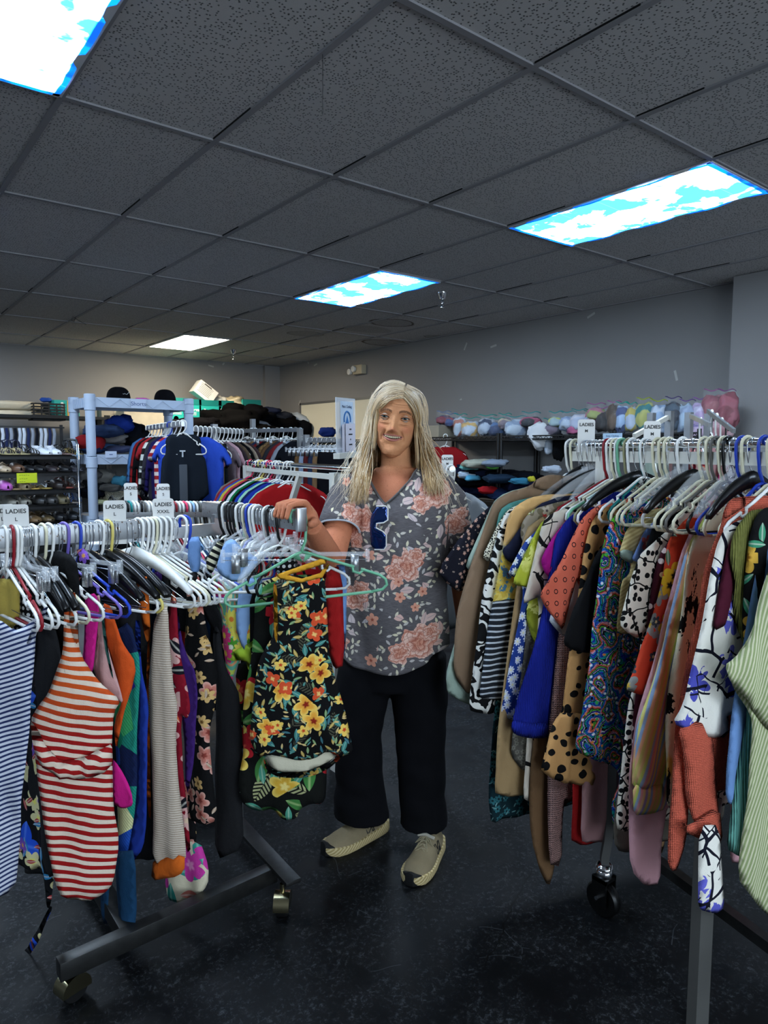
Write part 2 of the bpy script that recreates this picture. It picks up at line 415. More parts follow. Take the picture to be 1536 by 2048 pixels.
def wires():
    p = on_plane(152, 640, (0, 0, CEIL-.03), (0, 0, 1)); W = MAT('black_wire', '0a0a0a', .5)
    pts = [(0, 0, .03), (-.02, 0, -.02), (-.045, 0, -.01), (-.03, 0, .03), (.02, 0, .0), (.1, .02, -.03)]
    tag(obj('hanging_wire', MB().tube(pts, .0025, 6), W, M=p), 'bent black wire hook dangling from a ceiling grid bar', 'wire')
    p = on_plane(645, 107, (0, 0, CEIL), (0, 0, 1))
    pts = [(0, 0, 0)]; rr = random.Random(2)
    for i in range(1, 18): pts.append((rr.uniform(-.002, .002), rr.uniform(-.002, .002), -i*.0115))
    tag(obj('thread', MB().tube(pts, .0009, 5), W, M=p), 'thin dark thread hanging down from a ceiling seam', 'thread')
wires()

# ------------------------------------------------------------------ cloth: a closed, slightly puffed and folded sheet inside an outline
def pt_seg(P, A, B):
    AB = B-A; L = (AB*AB).sum(1)+1e-12
    t = np.clip(((P[:, None, :]-A[None])*AB[None]).sum(2)/L[None], 0, 1)
    return np.sqrt(((P[:, None, :]-(A[None]+t[..., None]*AB[None]))**2).sum(2)).min(1)
def inside(P, poly):
    x, y = P[:, 0], P[:, 1]; c = np.zeros(len(P), bool); n = len(poly); j = n-1
    for i in range(n):
        xi, yi = poly[i]; xj, yj = poly[j]
        c ^= ((yi > y) != (yj > y)) & (x < (xj-xi)*(y-yi)/((yj-yi) if abs(yj-yi) > 1e-12 else 1e-12)+xi); j = i
    return c
def smooth_poly(poly, it=1):
    p = np.array(poly, float)
    for _ in range(it):
        q = np.roll(p, -1, 0); n = np.empty((2*len(p), 2)); n[0::2] = .8*p+.2*q; n[1::2] = .2*p+.8*q; p = n
    return p
def cloth_mesh(name, poly, h=.016, th=.010, amp=.010, freq=16, seed=0, puff=.022, bulge=None, round_=1, fan=True, grow=None):
    poly = smooth_poly(poly, round_) if round_ else np.array(poly, float)
    pts = []
    for a, b in zip(poly, np.roll(poly, -1, 0)):
        n = max(1, int(np.linalg.norm(b-a)/h)); pts += [a+(b-a)*i/n for i in range(n)]
    B = np.array(pts); nb = len(B)
    lo, hi = B.min(0), B.max(0); rs = np.random.RandomState(seed+11)
    gx, gy = np.meshgrid(np.arange(lo[0], hi[0], h), np.arange(lo[1], hi[1], h*.95))
    gx = gx + (np.arange(gx.shape[0]) % 2)[:, None]*h/2
    Q = np.stack([gx.ravel(), gy.ravel()], 1) + rs.uniform(-.12*h, .12*h, (gx.size, 2))
    Q = Q[inside(Q, B)]
    A2, B2 = B, np.roll(B, -1, 0)
    dq = np.concatenate([pt_seg(Q[i:i+1500], A2, B2) for i in range(0, len(Q), 1500)]) if len(Q) else np.zeros(0)
    k = dq > .55*h; Q, dq = Q[k], dq[k]
    P = np.concatenate([B, Q]); D = np.concatenate([np.zeros(nb), dq])
    vo, _, fo, ov, _, _ = delaunay_2d_cdt([Vector(p) for p in P], [], [list(range(nb))], 1, 1e-6)
    V = np.array([(v.x, v.y) for v in vo]); src = [o[0] if o else -1 for o in ov]
    d = np.array([D[s] if s >= 0 else 0 for s in src]); isb = np.array([s < nb for s in src])
    zt = hi[1]; H = max(.05, hi[1]-lo[1]); g = np.clip((zt-V[:, 1])/H, 0, 1)
    gg = grow if grow is not None else .25+.75*g
    ph = rs.uniform(0, 6.28, 4); cx = (lo[0]+hi[0])/2
    xx = V[:, 0]-cx
    fx = xx*(1-.35*g) if fan else xx
    nz = np.array([mnoise.noise(Vector((p[0]*5+seed, p[1]*2.5, seed*.37))) for p in V])
    nz2 = np.array([mnoise.noise(Vector((p[0]*14+seed, p[1]*9, seed*.73))) for p in V])
    off = amp*gg*(.6*np.sin(6.283*freq*fx+ph[0]+2.2*nz)+.4*np.sin(6.283*freq*.57*fx+ph[1]+3*nz))+amp*.8*nz+amp*.45*nz2
    if bulge: off = off + bulge(V)
    t = th*.5*(1-np.exp(-d/puff))
    n = len(V); back = {}; out = [(V[i, 0], off[i]-t[i], V[i, 1]) for i in range(n)]
    for i in range(n):
        if isb[i]: back[i] = i
        else: back[i] = len(out); out.append((V[i, 0], off[i]+t[i], V[i, 1]))
    F = [tuple(f) for f in fo] + [tuple(back[i] for i in reversed(f)) for f in fo]
    F = [f for k, f in enumerate(F) if len(set(f)) > 2]
    me = bpy.data.meshes.new(name); me.from_pydata(out, [], F)
    me.polygons.foreach_set('use_smooth', [True]*len(F))
    ul = me.uv_layers.new(name='UVMap'); O = np.array(out)
    li = np.zeros(len(me.loops), int); me.loops.foreach_get('vertex_index', li)
    ul.data.foreach_set('uv', O[li][:, [0, 2]].ravel()); me.update(); fixn(me)
    return me
def plane_poly(px, M):
    """photo outline -> outline on the real hanging plane of matrix M (local X, Z)"""
    p0 = M.translation; n = M.col[1].to_3d(); Mi = M.inverted(); out = []
    for x, y in px:
        q = Mi @ on_plane(x, y, p0, n); out.append((q.x, q.z))
    return out

# ------------------------------------------------------------------ hangers
PL = {}
def plast(name, c, rough=.35): 
    if name not in PL: PL[name] = MAT('plastic_'+name, c, rough, spec=.5)
    return PL[name]
WHITE, CREAM, BLACKP = plast('white', 'e4e3de'), plast('cream', 'd8d2b4'), plast('black', '0b0b0c', .3)
HCOL = {'white': WHITE, 'cream': CREAM, 'black': BLACKP, 'purple': plast('purple', '6f5fae'), 'blue': plast('blue', '1f3fae'), 'yellow': plast('yellow', 'd9c66a'),
        'green': plast('green', '6fae8a'), 'olive': plast('olive', '8d8a66'), 'teal': plast('teal', '0f7f7f'), 'red': plast('red', '8a1420'), 'grey': plast('grey', '5b5853'), 'pink': plast('pink', 'd8305a'),
        'lightblue': plast('lightblue', '8fb4dc')}
CLEAR = MAT('clear_plastic', (.92, .95, .97), .08, trans=.0, alpha=.2, spec=.8, coat=.6)
WIRE = MAT('hook_metal', (.62, .63, .65), .22, 1.0)
def hook_pts(R=.021, drop=.105, sh=.012, rt=.0035):
    """hook over the rail top at the origin; lies in local XZ; ends at the neck"""
    c = (0, 0, rt-R); pts = []
    for i in range(11):
        a = math.radians(205 - i*20.5); pts.append((c[0]+R*math.cos(a), 0, c[2]+R*math.sin(a)))
    pts[0] = (pts[0][0], 0, pts[0][2]-.006)
    pts += [(R*.95, 0, -R-.02), (R*.6, 0, -drop*.75), (sh*.2, 0, -drop*.92), (0, 0, -drop)]
    return pts
def hanger_mesh(kind, W=.205, drop=.105):
    key = ('hanger', kind, round(W, 3), round(drop, 3))
    if key in PL: return PL[key]
    out = []
    if kind == 'tube':
        r = .0042; mb = MB(); mb.tube(hook_pts(drop=drop, rt=r), r, 8)
        for s in (-1, 1):
            mb.tube([(0, 0, -drop), (s*.02, 0, -drop-.006), (s*W*.45, 0, -drop-.042), (s*W*.62, 0, -drop-.058)], r, 8)
            mb.tube([(s*W*.60, 0, -drop-.055), (s*W*.60, 0, -drop-.070), (s*W*.68, 0, -drop-.078), (s*W*.72, 0, -drop-.070)], r*.95, 8)
            mb.tube([(s*W*.70, 0, -drop-.066), (s*W*.92, 0, -drop-.088), (s*W*.99, 0, -drop-.102), (s*W, 0, -drop-.118), (s*W*.94, 0, -drop-.130), (s*W*.8, 0, -drop-.133)], r, 8)
            mb.add([(s*.01, -.0012, -drop-.005), (s*.03, -.0012, -drop-.012), (0, -.0012, -drop-.03), (s*.01, .0012, -drop-.005), (s*.03, .0012, -drop-.012), (0, .0012, -drop-.03)], [(0, 1, 2), (3, 5, 4), (0, 3, 4, 1), (1, 4, 5, 2)])
        mb.tube([(-W*.82, 0, -drop-.133), (W*.82, 0, -drop-.133)], r, 8)
        out = [('hanger', mb, None)]
    elif kind == 'wire':
        r = .0012; mb = MB(); mb.tube(hook_pts(drop=drop, rt=r), r, 6)
        mb.tube([(0, 0, -drop), (W*.5, 0, -drop-.05), (W, 0, -drop-.10), (W*.96, 0, -drop-.112), (-W*.96, 0, -drop-.112), (-W, 0, -drop-.10), (-W*.5, 0, -drop-.05), (0, 0, -drop)], r, 6)
        out = [('hanger', mb, None)]
    elif kind in ('solid', 'clear'):
        d2 = drop*.8
        hk = MB(); hk.tube(hook_pts(drop=d2, rt=.0016), .0016, 6)
        mb = MB(); rings = []
        n = 17
        for i in range(n):
            x = (i/(n-1)*2-1)*W; t = abs(x)/W
            z = -d2-.012-.030*t-.062*t*t; hh = .030*(1-t)**.7+.016; w = .0055+.004*t
            rings.append([(x, -w, z-hh/2), (x, -w*.8, z+hh/2-.003), (x, w*.8, z+hh/2-.003), (x, w, z-hh/2)])
        mb.loft(rings)
        if kind == 'clear':
            mb.box((0, 0, -d2+.002), (.03, .010, .022))
        out = [('hanger', mb, None), ('hook', hk, WIRE)]
    elif kind == 'clip':
        d2 = drop*.8; hk = MB(); hk.tube(hook_pts(drop=d2, rt=.0016), .0016, 6)
        hk.tube([(-W, 0, -d2-.034), (W, 0, -d2-.034)], .0013, 6)
        mb = MB(); mb.bar((-W, 0, -d2-.018), (W, 0, -d2-.018), .006, .012); mb.bar((0, 0, -d2+.012), (-.07, 0, -d2-.018), .006, .006); mb.bar((0, 0, -d2+.012), (.07, 0, -d2-.018), .006, .006)
        mb.box((0, 0, -d2-.006), (.026, .010, .03))
        for s in (-1, 1): mb.box((s*W, 0, -d2-.022), (.012, .012, .036))
        out = [('hanger', mb, None), ('hook', hk, WIRE)]
        for s in (-1, 1):
            c = MB(); c.box((s*W*.82, -.006, -d2-.045), (.022, .005, .05)); c.box((s*W*.82, .006, -d2-.045), (.022, .005, .05)); c.cyl((s*W*.82-.011, 0, -d2-.034), (s*W*.82+.011, 0, -d2-.034), .005, 8)
            out.append(('clip', c, MAT('clip_steel', lambda g: g.mix((g.sin(g.sep(g.obj())[2]*1500) > 0)*1.0, (.25, .26, .27), (.6, .6, .6)), .35, .8)))
    PL[key] = [(n_, fixn(b_.mesh(n_)), m_) for n_, b_, m_ in out]
    return PL[key]
def hanger(kind, colour, M, label, group=None, W=.205, drop=.105):
    """a hanger hooked on a rail: local X along its arms"""
    ps = hanger_mesh(kind, W, drop)
    mat = CLEAR if colour == 'clear' else WIRE if kind == 'wire' else HCOL[colour]
    root = None
    for n_, me, m_ in ps:
        if root is None:
            o = bpy.data.objects.new('coat_hanger', me); COL.objects.link(o); o.matrix_world = M; root = o
            if not me.materials: me.materials.append(mat)
            own_mat(o, mat)
        else:
            if not me.materials: me.materials.append(m_)
            c = bpy.data.objects.new(n_, me); COL.objects.link(c); c.parent = root
    return tag(root, label, 'hanger', group)
TXT = MAT('print_black', '111111', .6)
def text(name, s, size, M, parent, mat=None, bold=0.0, align='CENTER', sx=1.0):
    cu = bpy.data.curves.new(name, 'FONT'); cu.body = s; cu.size = size; cu.align_x = align; cu.align_y = 'CENTER'; cu.extrude = .0003; cu.offset = bold
    tmp = bpy.data.objects.new('tmp', cu); COL.objects.link(tmp)
    me = bpy.data.meshes.new_from_object(tmp.evaluated_get(bpy.context.evaluated_depsgraph_get()))
    bpy.data.objects.remove(tmp); me.transform(Matrix.Diagonal((sx, 1, 1, 1)))
    return link(name, me, mat or TXT, parent, M)
FACE = Matrix.Rotation(PI/2, 4, 'X')           # text in local XZ, facing local -Y
def size_tag(M, size, label, w=.060, h=.125):
    """rounded white plastic rack divider with printed size, hung over the rail (local X across, origin at rail top)"""
    mb = MB(); c = .008; o = [(-w/2, -h*.62), (w/2, -h*.62), (w/2, h*.38-c), (w/2-c*.3, h*.38-c*.3), (w/2-c, h*.38), (-w/2+c, h*.38), (-w/2+c*.3, h*.38-c*.3), (-w/2, h*.38-c)]
    mb.loft([[(x, -.0012, z) for x, z in o], [(x, .0012, z) for x, z in o]])
    r = obj('size_divider', mb, MAT('tag_plastic', 'd6d4cf', .5), None, M, smooth=False)
    text('lettering', 'LADIES', .0155, Matrix.Translation((0, -.0018, h*.38-.018)) @ FACE, r, bold=.0003)
    text('lettering', size, .0135, Matrix.Translation((0, -.0018, h*.38-.039)) @ FACE, r, bold=.0002)
    return tag(r, label, 'rack size divider')

# ------------------------------------------------------------------ fabrics
def weave(g, v):
    w = g.warp(v, 6, .06)
    return g.noise(v, 420, 2)*.25 + g.noise(g.vm('MULTIPLY', w, (22, 7, 1)), 1.0, 3)*1.6 + g.noise(v, 45, 2)*.4
def FAB(name, fn, rough=.88, bd=.0035, bump=weave, spec=.25):
    def f(g):
        v = g.uv(); c = hexc(fn) if isinstance(fn, str) else fn(g, v)
        if isinstance(c, tuple): 
            n = g.noise(v, 9, 3); c = g.mix(n*.35, c, tuple(q*.72 for q in c))
        return c, bump(g, v)
    return MAT('cloth_'+name, f, rough, bd=bd, spec=spec)
H = hexc
def stripes(c1, c2, period, duty=.5, axis='y', warp=.012, ws=6):
    def f(g, v):
        w = g.warp(v, ws, warp*2); x, y, _ = g.sep(w); a = {'x': x, 'y': y, 'd': y + x*.45, 'e': y - x*.35, 'k': x*.9 + y*.25}[axis]
        return g.mix(g.m('FRACT', a/period) < duty, H(c1), H(c2))
    return f
def multistripe(cols, period, axis='x', warp=.006, slant=.3):
    def f(g, v):
        x, y, _ = g.sep(g.warp(v, 5, warp*2)); a = (x + y*slant) if axis == 'x' else (y + x*slant)
        n = len(cols); return g.ramp(g.m('FRACT', a/period), [(i/n, H(c)) for i, c in enumerate(cols)])
    return f
def dots(bg, fg, scale=40, r=.3, rand=0.0):
    def f(g, v):
        d, c, p = g.voro(v, scale, rand=rand); return g.mix(d < r, H(bg), H(fg))
    return f
def spots(bg, fg, scale=26, r=.30, keep=.9):
    def f(g, v):
        d, c, p = g.voro(g.warp(v, 22, .02), scale); r1, r2, r3 = g.sep(c)
        return g.mix((d < r*(.55 + r1*.6))*(r2 < keep), H(bg), H(fg))
    return f
def scatter(bg, layers, warp=0.0):
    """layers: (kind, scale, colour, size, offset, keep, [centre colour])"""
    def f(g, v):
        c = H(bg) if isinstance(bg, str) else bg(g, v)
        w = g.warp(v, 12, warp) if warp else v
        for i, L in enumerate(layers):
            k, s, col, R, keep = L[:5]; off = (i*1.37+.3, i*2.11+.7, 0)
            if k == 'leaf': m, t, r = g.leaves(w, s, L=min(.5, R*3), w=R, off=off, keep=keep); cc = g.mix(g.smooth(t, 0, .35, .5, 0), H(col), H(L[5]) if len(L) > 5 else H('f2eedd'))
            elif k == 'fern': m, t, r = g.leaves(w, s, L=.5, w=R, off=off, keep=keep, fern=L[5] if len(L) > 5 else 55); cc = H(col)
            elif k == 'dot':
                lx, ly, d, r1, r2, r3 = g.cell(w, s, off); m = (d < R)*(r3 < keep); cc = H(col)
            else:
                n = int(k[1:] or 5); m, t, r, a = g.flowers(w, s, n, R, off, keep)
                ctr = H(L[5]) if len(L) > 5 else H('f6e6a0')
                cc = g.mix(g.smooth(t, .18, .42), ctr, H(col))
                if len(L) > 6: cc = g.mix(g.smooth(t, .55, .95), cc, H(L[6]))
            c = g.mix(m, c, cc)
        return c
    return f
def paisley(g, v):
    w = g.warp(g.warp(v, 9, .10), 30, .02)
    d, c, p = g.voro(g.vm('MULTIPLY', w, (1.0, .62, 1)), 15); r1, r2, r3 = g.sep(c)
    rings = g.m('FRACT', d*2.6 + r1 + g.noise(v, 22, 2)*.7)
    base = g.ramp(rings, [(0, H('1f3fb0')), (.14, H('0f8f8a')), (.26, H('10131c')), (.33, H('d8dde0')), (.38, H('3a2f86')), (.52, H('55a822')), (.62, H('14242c')), (.68, H('c95a3a')), (.80, H('d890a8')), (.9, H('1f6fae'))])
    d2, c2, p2 = g.voro(g.warp(v, 20, .02), 58); q1, q2, q3 = g.sep(c2)
    base = g.mix((d2 < .24)*(q1 > .45), base, g.ramp(q2, [(0, H('e8ecec')), (.3, H('0a0f16')), (.6, H('3fae5a')), (.8, H('e08a3a'))]))
    return g.mix((d2 > .42)*(d2 < .5), base, H('0d1018'))
def retro(g, v):
    w = g.warp(v, 5, .10); n = g.noise(w, 9, 1)
    base = g.ramp(g.m('FRACT', n*5), [(0, H('69b59a')), (.2, H('e8a070')), (.32, H('69b59a')), (.48, H('c9d860')), (.56, H('d8608a')), (.66, H('7fc0a8')), (.84, H('efe6b0'))])
    for i, (s, col, ctr) in enumerate(((15, '4f9a2f', 'f3efd8'), (15, 'e8d85a', 'e07a30'), (13, 'd83a78', 'f0d040'))):
        m, t, r, a = g.flowers(v, s, 10, .44, (i*3.1, i*1.7, 0), .5, .3)
        base = g.mix(m, base, g.mix(g.smooth(t, .25, .35), H(ctr), H(col)))
    return base
def tropical(bgd='050506', k=1.22, warm=('e8a23a', 'd8502a', 'f0c860')):
    return scatter(bgd, [('fern', 10*k, '4c4a3a', .20, .75, 60), ('leaf', 15*k, '3f8078', .12, .85, '9fc8b8'), ('leaf', 19*k, '2f5f6a', .09, .8, '7fb0b0'), ('leaf', 23*k, 'b89a4a', .12, .55, 'f0e0b0'),
                          ('leaf', 25*k, '6f8f5a', .11, .5, 'dfe6c8'), ('leaf', 31*k, '3f8078', .10, .6, '9fc8b8'), ('leaf', 36*k, 'd0b070', .12, .35, 'f0e0b0'), ('f5', 12*k, warm[0], .47, .22, '8a2010', warm[2]), ('f4', 16*k, warm[1], .44, .20, 'f0c070'), ('f5', 19*k, warm[2], .42, .15, 'c8401a')], .02)
def tree(g, v):  # landscape print on the apricot tee
    x, y, _ = g.sep(v); n = g.noise(v, 22, 5, .65); n2 = g.noise(g.vm('ADD', v, (3, 1, 0)), 9, 4)
    sky = g.mix(n2, H('d9a765'), H('e0b47a'))
    pic = g.ramp(n*.7+n2*.35, [(0, H('6a4a60')), (.40, H('4f7f9a')), (.46, H('d8b84a')), (.52, H('e8cf6a')), (.58, H('5f9fae')), (.66, H('6f5f7a'))])
    low = g.mix(g.m('FRACT', y*55 + n2*.6) < .32, H('22262c'), H('c0c6cc'))
    c = g.mix(g.smooth(y + (n-.5)*.06, -.36, -.30), pic, sky); return g.mix(y + (n2-.5)*.03 < -.505, c, low)
def brush(bg, ink, gold=None, s=9, th=.55, stretch=.35):
    def f(g, v):
        x, y, _ = g.sep(v); p = g.comb(x, y*stretch); n = g.noise(g.warp(p, 10, .07), s*1.6, 5, .7)
        c = H(bg)
        if gold: c = g.mix(g.smooth(g.noise(g.vm('ADD', p, (4, 2, 0)), s*1.2, 4), .5, .56), c, H(gold))
        return g.mix(n > th, c, H(ink))
    return f
def inklines(bg, ink, s=5, w=.010, blot=None):
    def f(g, v):
        c = H(bg); p = g.warp(v, 5, .12)
        if blot:
            m, t, r, a = g.flowers(g.warp(v, 25, .02), 11, 5, .5, (1, 2, 0), .7, .6); c = g.mix(m*(g.noise(v, 30, 2) > .42), c, g.mix(r, H(blot), H('3a3f9a')))
        d = g.voro(p, s, 'DISTANCE_TO_EDGE'); c = g.mix((d < w*2.2)*(g.noise(v, 12, 2) > .44), c, H(ink))
        d2 = g.voro(g.warp(g.vm('ADD', v, (7, 3, 0)), 6, .1), s*1.7, 'DISTANCE_TO_EDGE'); return g.mix((d2 < w*1.6)*(g.noise(v, 9, 2) > .52), c, H(ink))
    return f
def vine(g, v):
    w = g.warp(v, 14, .02); d, c, p = g.voro(w, 52); r1, r2, r3 = g.sep(c)
    e = g.voro(g.warp(v, 9, .05), 15, 'DISTANCE_TO_EDGE')
    m = g.m('MAXIMUM', (d < .36)*(r1 > .25), (e < .03))
    return g.mix(m, H('e2d8c6'), H('0a0a0a'))
def zebra(g, v):
    n = g.noise(g.warp(v, 8, .12), 13, 2); return g.mix(g.m('FRACT', n*6.5) < .5, H('0a0a0b'), H('e2dfd6'))
def rib(period=.004):
    return lambda g, v: g.sin(g.sep(v)[0]*(6.283/period))*.8 + g.noise(v, 30, 3)*.8
def waffle(g, v):
    x, y, _ = g.sep(v); return g.m('MAXIMUM', g.sin(x*900), g.sin(y*900))*1.2
def plaid(c1, c2, p=.03):
    def f(g, v):
        x, y, _ = g.sep(v); a = (g.m('FRACT', x/p) < .3)*.5 + (g.m('FRACT', y/p) < .3)*.5; return g.mix(a, H(c1), H(c2))
    return f
def geo(cols, s=11):
    def f(g, v):
        d, c, p = g.voro(v, s); r, a, b = g.sep(c); n = len(cols); x, y, _ = g.sep(v)
        return g.mix((g.m('FRACT', (x+y)*90) < .3)*.4, g.ramp(r, [(i/n, H(q)) for i, q in enumerate(cols)]), H('101418'))
    return f
F = {}
def fab(k):
    if k not in F:
        v = FABS[k]; F[k] = FAB(k, v) if not isinstance(v, tuple) else FAB(k, v[0], bump=v[1], bd=v[2] if len(v) > 2 else .002)
    return F[k]
FABS = {
 'navyfloral': scatter('14141f', [('f5', 52, 'b58a78', .34, .55, 'd8b0a0'), ('dot', 70, '8a7a70', .18, .4)]),
 'mint': '9fb0a0', 'brown': '8a7058', 'teal': '4f8a80', 'speckle': dots('d8d0b8', '1a1814', 150, .34, 1.0), 'zebra': zebra, 'tree': tree,
 'navy': '14182e', 'vintage': scatter('8f8270', [('f5', 15, '6a5f4a', .45, .7, 'b03030'), ('leaf', 20, '8a8a3a', .14, .6), ('f5', 24, 'a89a88', .4, .6, '4a3a3a')]),
 'daisyblue': scatter('243f8a', [('f8', 34, 'd6dae6', .47, .95, 'e8e0b0')]), 'lime': brush('b8bf3a', '9aa030', 'dfe07a', 7, .52, 1), 'creamline': inklines('d8cbb8', '12100f', 6, .014),
 'magenta': 'a0107a', 'royal': (lambda g, v: g.mix(g.noise(v, 9, 3)*.4, H('1d2ea8'), H('131f70')), rib(.006), .003), 
 'coraldiamond': (lambda g, v: g.mix(g.m('MULTIPLY', (g.voro(g.vm('MULTIPLY', v, (1.0, .8, 1)), 36, rand=0)[0] < .22), (g.voro(g.vm('MULTIPLY', v, (1.0, .8, 1)), 36, rand=0)[0] > .14)), H('d9684f'), H('2a1418')), weave, .004),
 'navywhite': 'c9ccd2', 'tanspot': spots('c8955c', '0c0a09', 24, .34), 'black': '0b0b0d', 'paisley': paisley, 'creamstripe': stripes('d9c58a', 'c2a870', .012, .5, 'd', .01),
 'bluefloral': scatter('6a7fae', [('leaf', 14, '8a9a4a', .2, .8), ('f5', 14, 'c05a5a', .35, .5, 'e0b0a0'), ('leaf', 18, '9fc8b8', .15, .5)]), 'vine': vine,
 'maroondot': dots('3f0f1c', 'd8c0b8', 26, .20, .6), 'redfloral': scatter('d2452a', [('f6', 13, '8f8f8a', .46, .55, 'd8b040'), ('f5', 12, 'e0b82a', .46, .5, '1a1a14'), ('leaf', 17, '5f7a5a', .13, .6), ('f5', 18, '3f4a50', .3, .4)]),
 'pastel': multistripe(['c9b86a', 'e0a880', '8fa8c8', 'd8d07a', 'a89ac0', 'e8c890', 'e0a0a0', '9fb4d0', 'c8cf6a', 'd8b078'], .085, 'x', .004, .28),
 'pink': 'cf9aa0', 'brushgold': brush('e8dfbc', '0c0b09', 'd8bc5a', 9, .56, .4), 'coral': (lambda g, v: g.mix(g.noise(v, 12, 3)*.5, H('d9674f'), H('b8503c')), lambda g, v: g.sin(g.sep(v)[0]*1500)*.5+g.sin(g.sep(v)[1]*1500)*.5+g.noise(v, 25, 3), .0015),
 'bluewhite': inklines('e2dcd0', '0c0c1c', 10, .022, '6a68c8'), 'maroon': '4a1024', 'olive': (lambda g, v: g.mix(g.noise(v, 60, 3), H('5f5f28'), H('8f8f4a')), rib(.007), .003),
 'blackyellow': scatter('0c0c0c', [('f5', 12, 'd8a840', .46, .7, '8a5a10'), ('leaf', 16, '3f8f6a', .14, .7)]), 'skyblue': '6f92c4', 'aqua': ('6fb0a0', rib(.006), .0025),
 'greenstripe': (stripes('c9c6a4', '8f9a6a', .0085, .55, 'k', .003), weave, .003), 'teallace': scatter('0f2a30', [('f6', 30, '2f6a70', .4, .9, '0a1a20'), ('leaf', 40, '3f7f80', .1, .6)]), 'tan': 'a88a60', 'lace': scatter('5a564e', [('f6', 45, '7a766a', .4, .9, '4a463e')]),
 'darktan': '6f5236', 'waffle': ('a88078', waffle, .003), 'red': 'a01818', 'rose': 'b88a8a', 'taupe': '6f675c',
 # left rack
 'navystripe': stripes('27325a', 'c9cbd6', .0125, .55, 'e', .008), 'hibiscus': scatter('06070c', [('leaf', 11, '1f4fc8', .26, .85, '5f8ff0'), ('f5', 13, 'd8cf9a', .45, .5, 'e8e070'), ('leaf', 15, '2f7fae', .12, .6), ('leaf', 17, 'a83a3a', .10, .5), ('f6', 15, '7a4fae', .34, .35, 'e0a050')]),
 'orangestripe': (lambda g, v: (lambda w: g.mix(g.m('FRACT', (g.sep(w)[1] + g.sep(w)[0]*.22)/.0245) < .5, g.mix(g.smooth(g.sep(v)[1], -.55, -.40), H('9a1414'), H('c8501c')), H('e2cdb8')))(g.warp(v, 6, .03))),
 'hotpink': 'd8208a', 'palepink': 'd8a8a4', 'orange': 'd9541c', 'geo': geo(['1f4fae', '0f7f5f', '8fc83a', '10204a', 'd8d8a0', '1f8f7a', '2f2f8f', '3fae6a']),
 'bluesolid': '1f3a9a', 'beigestripe': stripes('cfc0ae', 'a89684', .0065, .6, 'y', .003), 'orangetrim': 'd0621a', 'redpink': scatter('8a1024', [('f5', 14, 'd8a8a0', .46, .7, 'e0c0a0'), ('leaf', 15, '10101a', .2, .6), ('leaf', 18, 'e06a3a', .15, .5)]),
 'purple': '3f1f6a', 'blackfloral': scatter('0a090a', [('f5', 15, 'c87868', .47, .62, '8a3a30', 'e0a898'), ('f6', 19, 'd8b070', .42, .5, '6a4a20'), ('leaf', 24, 'b89a80', .10, .45)]), 'charcoal': '1a1a1c', 'retro': retro,
 'pinktropic': scatter('d8cdb0', [('leaf', 10, '2f8f80', .2, .8, '9fd0b8'), ('leaf', 12, 'd87a6a', .2, .6), ('f5', 9, 'c83a9a', .5, .6, 'e890c0')]), 'deepblue': '123a5a', 'lightblue': '8fb0dc', 'blackcream': stripes('101010', 'd8cfae', .02, .5, 'd', .01),
 'tropical': tropical(), 'tropical2': scatter('0a0c08', [('fern', 9, 'a8a878', .22, .8, 50), ('leaf', 11, '3f7a3a', .2, .8, 'b8cf8a'), ('leaf', 13, '4f9a80', .13, .8, 'c8e0c0'), ('f5', 11, 'b8202a', .47, .5, 'e86a50'), ('f5', 10, 'd8a838', .48, .55, 'f0d880', 'e8c860')]),
 'mustard': 'd89a2a', 'cream': 'd0c8ae', 'yellow': 'b8a04a', 'grayknit': '8a8d92', 'polka': dots('0c0c0e', 'd8d8d8', 60, .3), 'white': 'd2d3d4',
}

# ------------------------------------------------------------------ the ladies' swimwear rack (near left)
def caster(M, parent, r=.036):
    wh = MB(); wh.lathe([(r*.4, -.018), (r*.92, -.018), (r, -.012), (r, .012), (r*.92, .018), (r*.4, .018)], 24, M=Matrix.Rotation(PI/2, 3, 'X'), c=(0, 0, r))
    a = obj('caster', wh, MAT('caster_rubber', '0b0b0b', .5), parent, M)
    hd = MB(); hd.loft([[(x*1.0, y, z) for x, z in [(r*1.12*math.cos(t), r+r*1.12*math.sin(t)) for t in [math.radians(q) for q in range(-10, 200, 15)]]] for y in (-.024, .024)])
    hd.cyl((0, 0, 2*r), (0, 0, 2*r+.03), .008, 10)
    obj('hood', hd, MAT('caster_brass', (.42, .37, .22), .22, 1.0), a)
    return a
RUST = MAT('rusty_steel', lambda g: g.mix(g.smooth(g.noise(g.obj(), 90, 3), .60, .68), g.mix(g.noise(g.obj(), 14, 4), (.22, .225, .23), (.40, .41, .42)), (.10, .06, .04)), .38, .75)
DSTEEL = MAT('dark_steel', lambda g: g.mix(g.noise(g.obj(), 25, 4), (.025, .025, .024), (.07, .07, .068)), .4, .85)
def box_rail(mb, a, b, w=.026, h=.052): mb.bar(Vector(a)-Vector((0, 0, h/2)), Vector(b)-Vector((0, 0, h/2)), w, h)
RAIL_F = ((.24, 2.02, 1.235), (.775, 2.02, 1.235))        # front rail along the rack
RAIL_B = ((1.003, 2.30, 1.258), (.985, 1.63, 1.272))      # end rail that points at the viewer, the hand rests on it
RAIL_A = ((.735, 2.47, 1.255), (1.10, 2.45, 1.238))       # rear rail
